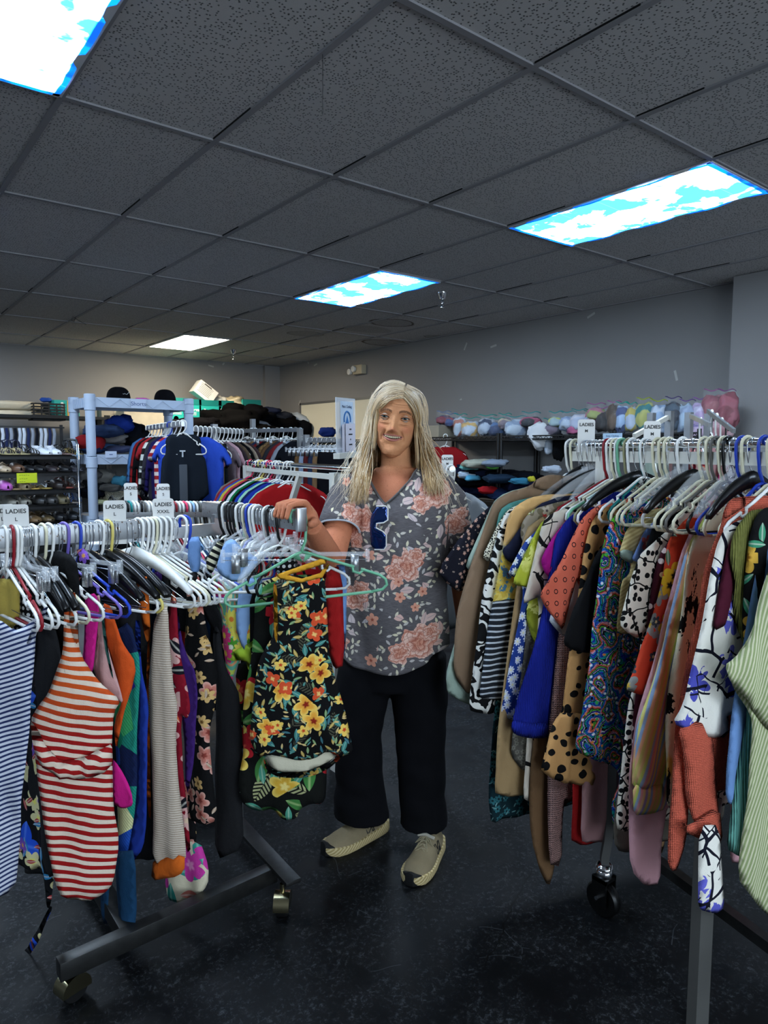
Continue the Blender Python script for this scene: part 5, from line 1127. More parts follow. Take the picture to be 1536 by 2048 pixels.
    def m_skin(g):
        p = g.obj(); x, y, z = g.sep(p)
        n = g.noise(p, 40, 4, .6); fr = g.smooth(g.noise(p, 160, 2), .62, .72); low = g.noise(p, 11, 2)
        c = g.mix(low, H('cf9468'), H('bd7f58')); c = g.mix((n-.4)*.8, c, H('a8694a'))
        chest = g.smooth(z, 1.41, 1.34); c = g.mix(chest*.55, c, H('b8664e'))
        c = g.mix(fr*.35*g.smooth(z, 1.45, 1.36), c, H('7a4030'))
        ax = [Vector(HMi.row[i][:3]) for i in range(3)]; tr = HMi.translation
        q = [g.vm('DOT_PRODUCT', p, tuple(a)) + tr[i] for i, a in enumerate(ax)]
        hx, hz = g.abs(q[0]), q[2]; front = (q[1] < -.03)*(hz > -.14)
        def blob(cx, cz, rx, rz, lo=.5, hi=1.2):
            return g.smooth(g.m('SQRT', g.m('POWER', (hx-cx)/rx, 2.0) + g.m('POWER', (hz-cz)/rz, 2.0)), lo, hi, 1.0, 0.0)*front
        c = g.mix(blob(.043, -.034, .024, .020, .2)*.45, c, H('c06a50')); c = g.mix(blob(.0, -.040, .016, .012, .2)*.4, c, H('b85f50'))
        bz = .0245 - g.m('POWER', g.abs(hx-.030)/.022, 2.0)*.008
        brow = g.smooth(g.abs(hz-bz), .0022, .0056, 1.0, 0.0)*(hx > .012)*(hx < .052)*front
        c = g.mix(brow*.8*g.smooth(g.noise(p, 300, 2), .25, .5), c, H('3a2418'))
        lid = blob(.0345, .0, .0175, .0095, .75, 1.15); c = g.mix(lid*.45, c, H('6a3828'))
        ms = q[0]*q[0]*4.2 - .0655; mth = g.smooth(g.abs(hz-ms+.001), .0045, .0065, 1.0, 0.0)*(hx < .031)*front
        fl = g.sin(hz*780 + g.noise(p, 30, 2)*5)*g.smooth(hz, .034, .045)*g.smooth(hz, .080, .066)*front; cr = g.sin(hz*1500 + hx*400)*blob(.056, -.002, .012, .018, .3, 1.1); ub = g.sin(hz*1300+q[0]*q[0]*900)*blob(.034, -.019, .018, .010, .3, 1.1)
        return g.mix(mth*.95, c, H('2a0c0a')), g.noise(p, 220, 3)*.5 + n + fl*.35 + cr*.45 + ub*.4
    skin = MAT('skin', m_skin, rough=.65, bd=.0020, spec=.15)
    lip = MAT('lips', 'a86456', .45)
    body.materials.append(skin); body.materials.append(lip); body.materials.append(MAT('lashes', '1a0f0a', .6))
    P = link('person', body, None, None, PM)
    for s in (-1, 1):
        e = MB().lathe([(0, -.0122)]+[(.0122*math.sin(a), -.0122*math.cos(a)) for a in [PI*i/14 for i in range(1, 14)]]+[(0, .0122)], 20)
        def m_eye(g):
            x, y, z = g.sep(g.obj()); d = g.m('SQRT', x*x+z*z)
            c = g.mix(d < .0066, H('b0a598'), H('33413f')); return g.mix(d < .0030, c, H('050505'))
        obj('eye', e, MAT('eye', m_eye, .22, spec=.3), P, HM @ Matrix.Translation((s*.0345, -.0715, .0005)))
    tm = MB()
    for i in range(8):
        x = (i-3.5)*.0066; w, f, bk = lerp_tab(HT, -.064); y = -f*math.sqrt(1-(x/w)**2)-face_disp(x, -.0615+4.2*x*x)+.0015
        tm.box((x, y-.0035, -.0640+4.2*x*x), (.0061, .005, .0070*(1-.45*(x/.026)**2)))
    obj('teeth', tm, MAT('teeth', 'cdbb98', .3), P, HM, bevel=.001)

    # --- hair
    hr = random.Random(12); hb = MB(); huv = []
    def strand(pts, r, u):
        n0 = len(hb.v); k = len(pts); rr = [r*(.75 if i == 0 else 1.0 if i < k-3 else (.85, .6, .25)[i-k+3]) for i in range(k)]
        hb.tube(pts, rr, 3, cap=False); huv.extend([u]*(len(hb.v)-n0))
    part = .016
    def SK(x, y, s_):
        u = x/.0725; v = (y-.004)/.0935; return Vector((u, v, math.sqrt(max(.01, 1-u*u-v*v)))).normalized()
    def hair_path(side, phi, off, zend, flare, bang=0.0, wav=0.0):
        pts = []; z0 = .110
        root = Vector((part + side*.002, lerp_tab([(0, -.060), (1.2, -.045), (2.2, .02), (3.2, .06)], phi)[0], 0))
        y0 = lerp_tab([(0, -.060), (1.2, -.050), (2.2, .02), (3.2, .06)], phi)[0]
        a_ = SK(part+side*.003, y0, 1); b_ = Vector((side*math.sin(phi), -math.cos(phi), -.06)).normalized()
        for i in range(13):
            t = i/12; q = a_.slerp(b_, t); lift = .003+off*(.25+.75*sst(t, 0, .5))
            pts.append(HM @ Vector((q.x*(.0725+lift), .004+q.y*(.0935+lift), .004+q.z*(.1095+lift*.8))))
        e = pts[-1]; L = e.z-zend; out = Vector((side*math.sin(phi), -math.cos(phi), 0))
        for i in range(1, 11):
            t = i/10; p = e + Vector((0, 0, -L*t)) + Vector((side*flare*t**1.3, 0, 0))
            p.x += wav*math.sin(t*5+phi*9)*.012*t + side*.004*math.sin(t*9+off*800)
            zz = p.z
            if phi < 1.75: yt = -.105-.02*sst(zz, 1.38, 1.22) - off*.5; p.y = p.y+(min(p.y, yt)-p.y)*sst(1.43-zz, 0, .09)
            else: p.y = p.y+(max(p.y, .10+off*.5)-p.y)*sst(1.45-zz, 0, .1)
            pts.append(p)
        return pts
    for side in (-1, 1):
        for k in range(900):
            phi = hr.uniform(1.22, 3.1) if k % 3 else hr.uniform(1.18, 1.7)
            off = hr.uniform(.002, .0125); z = (1.255 if side < 0 else 1.285) + abs(hr.gauss(0, .05)) + (.02 if phi > 1.8 else 0)
            fl = (hr.uniform(.018, .075) if side < 0 else hr.uniform(.02, .085))*(1 if phi < 2 else .4)
            u_ = .5+.9*mnoise.noise(Vector((phi*9, side*3.1, off*160)))+hr.uniform(-.22, .22); strand(hair_path(side, phi, off, z, fl, wav=hr.uniform(-1, 1)), hr.uniform(.0007, .0015), min(.99, max(.01, u_)))
    for k in range(230):                                                         # swept fringe over the left brow, a thin one on the right
        t0 = hr.random(); side = -1 if k < 150 else 1; pts = []
        a0 = hr.uniform(.0, .30) if side < 0 else hr.uniform(-.05, .12)
        a1 = hr.uniform(.62, 1.25) if side < 0 else hr.uniform(1.1, 1.3); zl = hr.uniform(.004, .030) if side < 0 else -.03
        off = hr.uniform(.004, .013)
        a_ = SK(part, hr.uniform(-.072, -.050), 1); zl = (zl+.008)/.11; b_ = Vector((side*math.sin(a1)*math.sqrt(1-zl*zl), -math.cos(a1)*math.sqrt(1-zl*zl), zl)).normalized()
        for i in range(12):
            t = i/11; q = a_.slerp(b_, t); q.y -= .05*a0*math.sin(PI*t); lift = off+.003*math.sin(t*PI)
            pts.append(HM @ Vector((q.x*(.0725+lift), .004+q.y*(.0925+lift), .004+q.z*(.1095+lift*.6))))
        e = pts[-1]
        if a1 > .92 or side > 0:
            for i in range(1, 7): pts.append(e+Vector((side*.012*i/6-.004*side, -.001*i, -(.16 if side > 0 else .13)*i/6*hr.uniform(.9, 1.1))))
        strand(pts, hr.uniform(.0007, .0013), hr.random())
    for k in range(70):                                                          # flyaway hairs
        side = hr.choice((-1, 1)); pts = hair_path(side, hr.uniform(1.0, 2.4), hr.uniform(.022, .034), hr.uniform(1.22, 1.32), hr.uniform(.05, .12), wav=2.0)
        strand(pts, .0006, .85+.15*hr.random())
    n0 = len(hb.v)
    cap = [[HM @ head_pt(z, .0+2*PI*i/48, .005) for i in range(48)] for z in (.060, .075, .09, .1, .107, .112, .1134)]
    # scalp under the strands: crown ring and the back of the head
    hb.loft([[HM @ head_pt(z, a, .006) for a in [1.3+(2*PI-2.6)*i/40 for i in range(41)]] for z in (-.09, -.06, -.03, 0, .03, .055, .075)], cap=False, closed=False)
    hb.loft([[HM @ head_pt(z, a, .005) for a in [2*PI*i/48 for i in range(48)]] for z in (.097, .104, .109, .112, .1134)], cap=False)
    huv.extend([.3]*(len(hb.v)-n0))
    it = iter(huv); UVH = {}
    me = hb.mesh('hair'); ul = me.uv_layers.new(name='UVMap'); li = np.zeros(len(me.loops), int); me.loops.foreach_get('vertex_index', li)
    zz = np.array([p[2] for p in hb.v]); uvv = np.stack([np.array(huv), zz], 1); ul.data.foreach_set('uv', uvv[li].ravel())
    def m_hair(g):
        u, z, _ = g.sep(g.uv()); c = g.ramp(u, [(0, H('4f3619')), (.2, H('86623a')), (.45, H('b38f5c')), (.72, H('d6b88c')), (1, H('eedcc0'))], 'LINEAR')
        return g.mix(g.smooth(z, 1.55, 1.66)*.35, c, H('cfc4b0'))
    link('hair', me, MAT('hair', m_hair, .42, spec=.5), P)

    # --- shirt
    YW = -.30; SH = [(.686, -.026, .0, .198, .142), (.76, -.026, .0, .199, .142), (.85, -.026, -.004, .197, .143), (.95, -.025, -.006, .194, .142), (1.05, -.022, -.008, .190, .141), (1.15, -.018, -.008, .187, .138), (1.22, -.014, -.003, .189, .128), (1.27, -.012, .002, .191, .115), (1.31, -.011, .008, .190, .100), (1.335, -.010, .012, .174, .088), (1.358, -.010, .014, .134, .078), (1.374, -.010, .014, .098, .068)]
    FL = [.0]
    def sh_pt(a, z, o=0):                                                        # a: 0 = front, ccw seen from above
        cx, cy, hx, hy = lerp_tab(SH, z); hx += o; hy += o
        x = hx*math.sin(a)*(abs(math.sin(a))**-.12 if abs(math.sin(a)) > 1e-3 else 1); y = -hy*math.cos(a)*(abs(math.cos(a))**-.12 if abs(math.cos(a)) > 1e-3 else 1)
        low = sst(1.12-z, 0, .36)
        w = low*(.009*math.sin(5*a+.6)+.006*math.sin(9*a+1.7+z*7))+.0035*math.sin(14*a+z*20)*(1-low*.5)
        dr = 1+w/.17; x *= dr; y *= dr
        return Vector((cx+x*math.cos(YW)-y*math.sin(YW), cy+x*math.sin(YW)+y*math.cos(YW), z))
    VB = 1.262
    def gap(z):
        if z <= VB: return 0
        hx = lerp_tab(SH, z)[2]; xv = .088*((z-VB)/(1.374-VB))**.9; return math.asin(min(.93, xv/hx))
    sm = MB(); nu, nv = 110, 84; V = []; UV = []
    for j in range(nv+1):
        for i in range(nu+1):
            t = j/nv; u = i/nu; a0 = u*2*PI
            hem = .690 + .085*abs(math.sin(a0))**3; z = hem + (1.374-hem)*t
            g_ = gap(z); a = g_+u*(2*PI-2*g_); p = sh_pt(a, z)
            p.z += .010*math.cos(a)*sst(z, 1.33, 1.374) - 0
            V.append(p); UV.append((p.x if math.cos(a) > 0 else .8-p.x, p.z))
    sm.add(V, [(j*(nu+1)+i, j*(nu+1)+i+1, (j+1)*(nu+1)+i+1, (j+1)*(nu+1)+i) for j in range(nv) for i in range(nu)])
    def sleeve(pts, rad, seed):
        rings = []; n = 28; N = len(pts)
        pts = [Vector(p) for p in pts]
        for k in range(N):
            d = (pts[min(k+1, N-1)]-pts[max(k-1, 0)]).normalized(); x = d.cross(Vector((0, 1, 0))).normalized(); y = x.cross(d)
            rings.append([pts[k]+x*(rad[k]*(1+.05*math.sin(3*a+seed+k*.8))*math.cos(a))+y*(rad[k]*(1+.05*math.sin(4*a+seed+k))*math.sin(a)) for a in [2*PI*i/n for i in range(n)]])
        inner = [[pts[-1]+(q-pts[-1])*.93 for q in rings[-1]], [pts[-2]+(q-pts[-2])*.9 for q in rings[-2]]]
        n0 = len(sm.v); sm.loft(rings+inner, cap=False); UV.extend([(p[0]+.0*p[1], p[2]) for p in sm.v[n0:]])
        return rings
    a_, b_ = Vector((-.150, .008, 1.310)), Vector((-.222, -.165, 1.075))
    rl = sleeve([a_+Vector((.03, 0, .008)), a_, a_.lerp(b_, .16)+Vector((-.018, .012, .0)), a_.lerp(b_, .34)+Vector((-.014, .004, 0)), a_.lerp(b_, .50)+Vector((-.012, .0, 0)), a_.lerp(b_, .60)+Vector((-.008, 0, 0))], [.045, .060, .070, .070, .071, .072], 1)
    a_, b_ = Vector((.130, .006, 1.310)), Vector((.222, .07, 1.04))
    sleeve([a_-Vector((.03, 0, -.008)), a_, a_.lerp(b_, .2)+Vector((.018, 0, .008)), a_.lerp(b_, .42)+Vector((.014, -.01, 0)), a_.lerp(b_, .62)+Vector((.010, -.012, 0)), a_.lerp(b_, .78)+Vector((.006, -.012, 0))], [.045, .060, .069, .070, .071, .072], 2)
    me = sm.mesh('shirt'); ul = me.uv_layers.new(name='UVMap'); li = np.zeros(len(me.loops), int); me.loops.foreach_get('vertex_index', li)
    ul.data.foreach_set('uv', np.array(UV)[li].ravel()); bmx = bmesh.new(); bmx.from_mesh(me); bmesh.ops.remove_doubles(bmx, verts=bmx.verts, dist=.0002); bmesh.ops.recalc_face_normals(bmx, faces=bmx.faces); bmx.to_mesh(me); bmx.free()
    ROSES = [(702, 1062, 27, 0), (728, 1040, 30, 1.2), (700, 1022, 18, 2), (874, 985, 36, .5), (842, 1008, 20, 1.9), (812, 1128, 34, .2), (790, 1142, 22, 1.1), (832, 1108, 18, 2.2), (708, 1198, 30, .9), (722, 1180, 22, 2.9), (838, 1280, 40, .4), (800, 1300, 26, 1.5), (862, 1262, 20, 2.4), (914, 1052, 26, .7), (928, 1030, 16, 2.), (735, 978, 14, 1), (712, 1085, 14, .3), (676, 1290, 22, .3)]
    SMALL = [(738, 1110, 13), (745, 1237, 13), (742, 1320, 13), (797, 1160, 10), (845, 1180, 10), (800, 1190, 11), (768, 1160, 0), (830, 1210, 9), (690, 965, 9)]
    def m_shirt(g):
        v = g.uv(); x, z, _ = g.sep(v)
        st = g.noise(g.comb(x*7, z*120), 6, 4, .7); st2 = g.noise(g.comb(x*20, z*600), 3, 2)
        c = g.mix(g.smooth(st*.6+st2*.4, .34, .66), H('454143'), H('6f6a6b'))
        near = None; wz = g.warp(v, 30, .016); wx, wy, _ = g.sep(wz)
        pts = [(ploc(px, py, -.12), r/575, rot) for px, py, r, rot in ROSES]
        for p, R, rot in pts:
            dx = wx-p.x; dz = wy-p.z; d = g.m('SQRT', dx*dx+dz*dz)/(R*2.0)
            near = d if near is None else g.m('MINIMUM', near, d)
        reg = near < .98
        m, t, r = g.leaves(v, 46, L=.5, w=.20, keep=.75); c = g.mix(m*reg*(near > .45), c, g.mix(r, H('d8cfae'), H('b9b2b0')))
        m, t, r = g.leaves(v, 20, L=.5, w=.24, off=(3, 1, 0), keep=.6); c = g.mix(m*(near < .85)*(near > .36), c, g.mix(g.smooth(t, 0, .12), H('8a8488'), g.mix(r, H('c9c2c4'), H('d9a898'))))
        wn = g.noise(v, 38, 3); edge = g.voro(g.warp(v, 26, .03), 62, 'DISTANCE_TO_EDGE')
        for p, R, rot in pts:
            dx = wx-p.x; dz = wy-p.z; d = g.m('SQRT', dx*dx+dz*dz); a = g.m('ARCTAN2', dz, dx)
            pr = R*(.84+.09*g.sin(a*5+rot)+.07*g.sin(a*8+rot*3)+(wn-.5)*.5); t = d/pr
            sh_ = g.smooth(g.m('FRACT', t*2.3+g.sin(a*2.5+rot+t*4)*.28+wn*.5), .0, .8)
            pc = g.mix(sh_, g.mix(t, H('a85c48'), H('cf8a74')), g.mix(g.smooth(t, .1, .8), H('d09078'), H('e6bfae')))
            pc = g.mix((edge < .045)*.75, pc, H('8a4a3c'))
            c = g.mix(t < 1.0, c, pc)
        for px, py, r in SMALL:
            if not r: continue
            p = ploc(px, py, -.12); R = r/575; dx = x-p.x; dz = z-p.z; d = g.m('SQRT', dx*dx+dz*dz); a = g.m('ARCTAN2', dz, dx)
            t = d/(R*(.58+.42*g.abs(g.sin(a*2.5+px)))); c = g.mix(t < 1.0, c, g.mix(g.smooth(t, .1, .4), H('9a4a38'), H('d8987f')))
        w = g.warp(v, 5, .05)
        return c, g.noise(g.vm('MULTIPLY', w, (9, 14, 1)), 1.0, 3)*2.2 + st*.25
    shirt = link('shirt', me, MAT('shirt_print', m_shirt, .85, bd=.006, spec=.25), P)
    so = shirt.modifiers.new('thick', 'SOLIDIFY'); so.thickness = .002; so.offset = -1
    nb = MB()
    for s in (1, -1):
        pts = []
        for j in range(15):
            z = VB-.002+(1.374-VB)*j/14; p = sh_pt(s*gap(z), z, .001); p.z += .010*math.cos(gap(z))*sst(z, 1.33, 1.374); pts.append(p)
        nb.tube(pts, .0055, 6, flat=.6)
    obj('neckband', nb, MAT('neckband', '5a5655', .85), shirt)
    cf = MB(); cf.tube(rl[-1]+rl[-1][:1], .004, 6, flat=.6); obj('sleeve_hem', cf, MAT('sleeve_lining', 'b9c3cc', .85), shirt)

    # --- trousers
    b = MB()
    def ell2(c, hx, hy, n=26): return [Vector((c[0]+hx*math.cos(2*PI*i/n), c[1]+hy*math.sin(2*PI*i/n), c[2])) for i in range(n)]
    b.loft([ell2((-.028, .015, z), hx, hy) for z, hx, hy in ((.60, .155, .105), (.68, .178, .125), (.78, .182, .128), (.86, .178, .122))])
    b.loft([ell2(c, hx, hy) for c, hx, hy in (((-.118, .02, .72), .095, .11), ((-.130, .02, .58), .098, .105), ((-.146, .02, .42), .086, .092), ((-.144, .045, .25), .088, .090), ((-.138, .066, .13), .100, .098), ((-.134, .072, .080), .106, .100))])
    b.loft([ell2(c, hx, hy) for c, hx, hy in (((.070, .015, .72), .098, .11), ((.074, .01, .58), .100, .105), ((.080, .0, .42), .092, .095), ((.084, -.004, .25), .084, .088), ((.092, .0, .14), .084, .086), ((.094, .004, .088), .088, .088))])
    t = bpy.data.objects.new('tmp', fixn(b.mesh('tmp'))); COL.objects.link(t)
    r = t.modifiers.new('r', 'REMESH'); r.mode = 'VOXEL'; r.voxel_size = .008
    s = t.modifiers.new('s', 'SMOOTH'); s.factor = .5; s.iterations = 6
    me = bpy.data.meshes.new_from_object(t.evaluated_get(bpy.context.evaluated_depsgraph_get())); bpy.data.objects.remove(t)
    for v in me.vertices:
        n = mnoise.noise(Vector((v.co.x*9, v.co.y*9, v.co.z*16)))+.6*math.sin(v.co.z*38+v.co.x*20)*sst(.5-v.co.z, .1, .4)*.5
        v.co += v.normal*n*.006
    me.polygons.foreach_set('use_smooth', [True]*len(me.polygons)); me.materials.clear()
    link('trousers', me, MAT('black_denim', lambda g: g.mix(g.noise(g.obj(), 25, 3), H('07070a'), H('0d0d11')), .9, spec=.15), P)
    # --- shoes
    def shoe(heel, toe, logo):
        d = (Vector(toe)-Vector(heel)); L = d.length; M = frame(Vector(heel), d.normalized())      # X to the toe, Y across, Z up
        WT = [(0, .024, .062), (.05, .033, .078), (.15, .037, .090), (.3, .0385, .098), (.45, .041, .085), (.6, .046, .069), (.75, .048, .058), (.87, .041, .050), (.95, .028, .042), (1.0, .010, .032)]
        def sec(t, k, z0, ws, hs):
            w, h = lerp_tab(WT, t); cy = .006*math.sin(t*PI)
            return [Vector((t*L, cy+(w*ws)*math.copysign(abs(math.cos(a))**.8, math.cos(a)), z0+(h*hs-z0)*max(0, math.sin(a))**.85)) for a in [PI*i/18 for i in range(19)]]
        up = MB(); up.loft([sec(t/24, 0, .022, 1, 1) for t in range(25)], closed=True)
        body = obj('shoe', up, MAT('shoe_mesh', lambda g: (lambda n: (g.mix(n, H('8a7c60'), H('6f6248')), g.voro(g.obj(), 420, dims='3D')[0]))(g.noise(g.obj(), 18, 4)), .9, bd=.0008), P, M)
        so = MB(); rings = []
        for t in [i/30 for i in range(31)]:
            w, h = lerp_tab(WT, t); cy = .006*math.sin(t*PI); w2 = w+.0055; zt = .034+.010*(1-t)**2-.006*math.sin(t*PI)+.003*math.sin(t*90)*.3; zb = .0 if t < .85 else .012*((t-.85)/.15)**2
            x = t*L*1.03-.004; rings.append([Vector((x, cy-w2*.9, zb)), Vector((x, cy-w2*1.04, zb+.012)), Vector((x, cy-w2, zt)), Vector((x, cy-w2*.85, zt+.001)), Vector((x, cy+w2*.85, zt+.001)), Vector((x, cy+w2, zt)), Vector((x, cy+w2*1.04, zb+.012)), Vector((x, cy+w2*.9, zb))])
        so.loft(rings); obj('sole', so, MAT('shoe_sole', lambda g: (lambda q: (g.mix(q, H('cdb98a'), H('a8935f')), q))(g.smooth(g.sin(g.sep(g.obj())[0]*420 + g.sep(g.obj())[2]*500), -.2, .5)), .8, bd=.002), body)
        tc_ = MB(); tc_.loft([[Vector((t*L*1.035-.003, .006*math.sin(t*PI)+(lerp_tab(WT, t)[0]+.0065)*c, z)) for c, z in ((-.8, .004), (-.8, .030+.018*((t-.86)/.14)), (0, .034+.02*((t-.86)/.14)), (.8, .030+.018*((t-.86)/.14)), (.8, .004))] for t in (.90, .94, .97, .995, 1.0)])
        obj('toe_cap', tc_, MAT('shoe_black', '0a0a0a', .6), body, bevel=.002)
        la = MB(); hz = lambda t, y: sec(t, 0, .022, 1, 1)[9].z - 0.9*abs(y)*.35
        for i in range(4):
            t0 = .40+.055*i; t1 = t0+.05
            for s in (-1, 1): la.tube([(t0*L, -s*.020, hz(t0, .02)+.001), ((t0+t1)/2*L, 0, hz((t0+t1)/2, 0)+.005), (t1*L, s*.020, hz(t1, .02)+.001)], .0021, 6)
        for s in (-1, 1):
            la.tube([(.42*L, 0, hz(.42, 0)+.006), (.45*L, s*.018, hz(.45, .02)+.010), (.50*L, s*.030, hz(.5, .03)+.004), (.48*L, s*.014, hz(.48, .01)+.008), (.42*L, 0, hz(.42, 0)+.006)], .002, 6); la.tube([(.42*L, 0, hz(.42, 0)+.006), (.50*L, s*.010, hz(.5, .01)+.008), (.60*L, s*.022, hz(.6, .02)+.004)], .002, 6)
        obj('laces', la, MAT('shoe_laces', '8f8468', .8), body)
        if logo:
            # outlined slanted letter mark on the outer side
            lm = MB(); o = [(.0, .0), (.008, .0), (.012, .017), (.026, .0), (.034, .0), (.042, .034), (.034, .034), (.030, .016), (.016, .034), (.008, .034)]
            Q = []
            for x, z in o+o[:1]:
                t = (.30*L+.05-x)/L if logo < 0 else (.30*L+x)/L; w, h = lerp_tab(WT, t); zz = .040+z; k = min(1, max(0, (zz-.022)/(h-.022))); a = math.asin(k**(1/.85)) if k < 1 else PI/2
                Q.append((t*L, .006*math.sin(t*PI)+logo*(w*math.cos(a)**.8+.0012), zz))
            lm.tube(Q, .0020, 5); obj('letter_mark', lm, MAT('shoe_black', '0a0a0a', .6), body)
        if True:
            c = MB(); c.tube([(t*L, y, z) for t, y, z in ((.40, -.03, .088), (.41, 0, .098), (.40, .03, .088))], .006, 8); obj('tongue', c, MAT('shoe_lining', 'a39c8c', .9), body)
    shoe((-.055, .128, 0), (-.262, -.062, 0), 1)
    shoe((.140, .012, 0), (.040, -.232, 0), 1)
    tag(P, 'smiling person with long blond hair, grey rose-print shirt and black trousers', 'person')
    # sunglasses hung from the neckline
    g0 = sh_pt(0, 1.24, .0)+Vector((0, -.026, 0))
    M = PM @ frame(g0, (math.cos(YW*.6), math.sin(YW*.6), 0)); n = M.col[1].to_3d()
    def o2(l): return [((M.inverted() @ on_plane(350+x/3.072, 950+y/3.073, M.translation, n))) for x, y in l]
    out = o2([(1240, 190), (1300, 190), (1312, 205), (1312, 275), (1285, 292), (1242, 296), (1240, 322), (1282, 345), (1302, 368), (1300, 436), (1284, 458), (1226, 458), (1208, 430), (1202, 345), (1205, 270), (1216, 228)])
    r = empty('sunglasses', M)
    def bow(p, o=0): return Vector((p.x, -.012+.30*(p.z+.03)**2*4+o, p.z))
    le = MB(); P2 = [(p.x, p.z) for p in out]; lm = cloth_mesh('lens', P2, h=.006, th=.003, amp=0, puff=.004, round_=0, bulge=lambda V: -.012+1.0*(V[:, 1]+.03)**2)
    link('lens', lm, MAT('mirror_lens', (.01, .035, .16), .06, .75, coat=.6), r)
    fr = MB(); ed = [Vector((p.x, -.012+1.0*(p.z+.03)**2, p.z)) for p in out]; fr.tube(ed[0:12], .0022, 6); obj('frame', fr, MAT('white_frame', 'd9d7d0', .35), r)
    a = MB(); zt, zb = max(p.z for p in out), min(p.z for p in out); xm = sum(p.x for p in out)/len(out)
    a.tube([(xm-.004, .004, zb+.01), (xm-.004, .010, (zt+zb)/2), (xm-.002, .012, zt-.02), (xm, .020, zt-.002), (xm+.004, .030, zt-.03)], .003, 6); obj('temple_arm', a, MAT('grey_frame', '6f6f72', .4), r)
    tag(r, 'white-framed blue mirrored sunglasses hanging from the shirt neckline', 'sunglasses')
build_person()

# ------------------------------------------------------------------ the back of the shop
def plain(h): return FAB('plain_'+h, h, spec=.08 if h[0] in '01' else .25)
def blob_mesh(name, sx, sy, sz, seed, rough=.18, n=22, fold=.5):
    def f(u, v):
        a = 2*PI*u; b = PI*(v-.5); ca, sa = math.cos(a), math.sin(a); cb, sb = math.cos(b), math.sin(b)
        P = lambda q, e: math.copysign(abs(q)**e, q)
        x, y, z = P(cb, .7)*P(ca, .6), P(cb, .7)*P(sa, .6), P(sb, .8)
        k = 1 + rough*mnoise.noise(Vector((x*1.6+seed, y*1.6, z*1.6))) + rough*fold*mnoise.noise(Vector((x*4+seed, y*4, z*5)))
        return (x*sx/2*k, y*sy/2*k, z*sz/2*k*(1 + rough*.8*mnoise.noise(Vector((x*2.2, y*2.2+seed, 3.1)))))
    me = MB().grid(n, n//2+2, f).mesh(name, uvfn=lambda p: (p[0]+p[1], p[2]+p[1]*.5))
    b = bmesh.new(); b.from_mesh(me); bmesh.ops.remove_doubles(b, verts=b.verts, dist=1e-5); bmesh.ops.recalc_face_normals(b, faces=b.faces); b.to_mesh(me); b.free()
    me.polygons.foreach_set('use_smooth', [True]*len(me.polygons)); return me
def heap(px, py, wpx, hpx, d, mat, name, label, cat, group=None, dy=.8, rotz=None, seed=None, rough=.2, tilt=0):
    """a soft crumpled item; its centre and size measured in the photograph at distance d"""
    c = at_depth(px, py, d); w, h = wpx*d/FPX, hpx*d/FPX; seed = seed if seed is not None else px*.37+py*.11
    me = blob_mesh(name, w, max(.08, w*dy), h, seed, rough)
    M = frame(c, Vector((cR.x, cR.y, 0)) if rotz is None else Vector((math.cos(rotz), math.sin(rotz), 0))) @ Matrix.Rotation(tilt, 4, 'Y')
    o = link(name, me, mat, None, M); return tag(o, label, cat, group)
def boxobj(name, c, d, mat, ax=(1, 0, 0), bevel=.003): return obj(name, MB().box((0, 0, 0), d), mat, None, frame(c, ax), smooth=False, bevel=bevel)

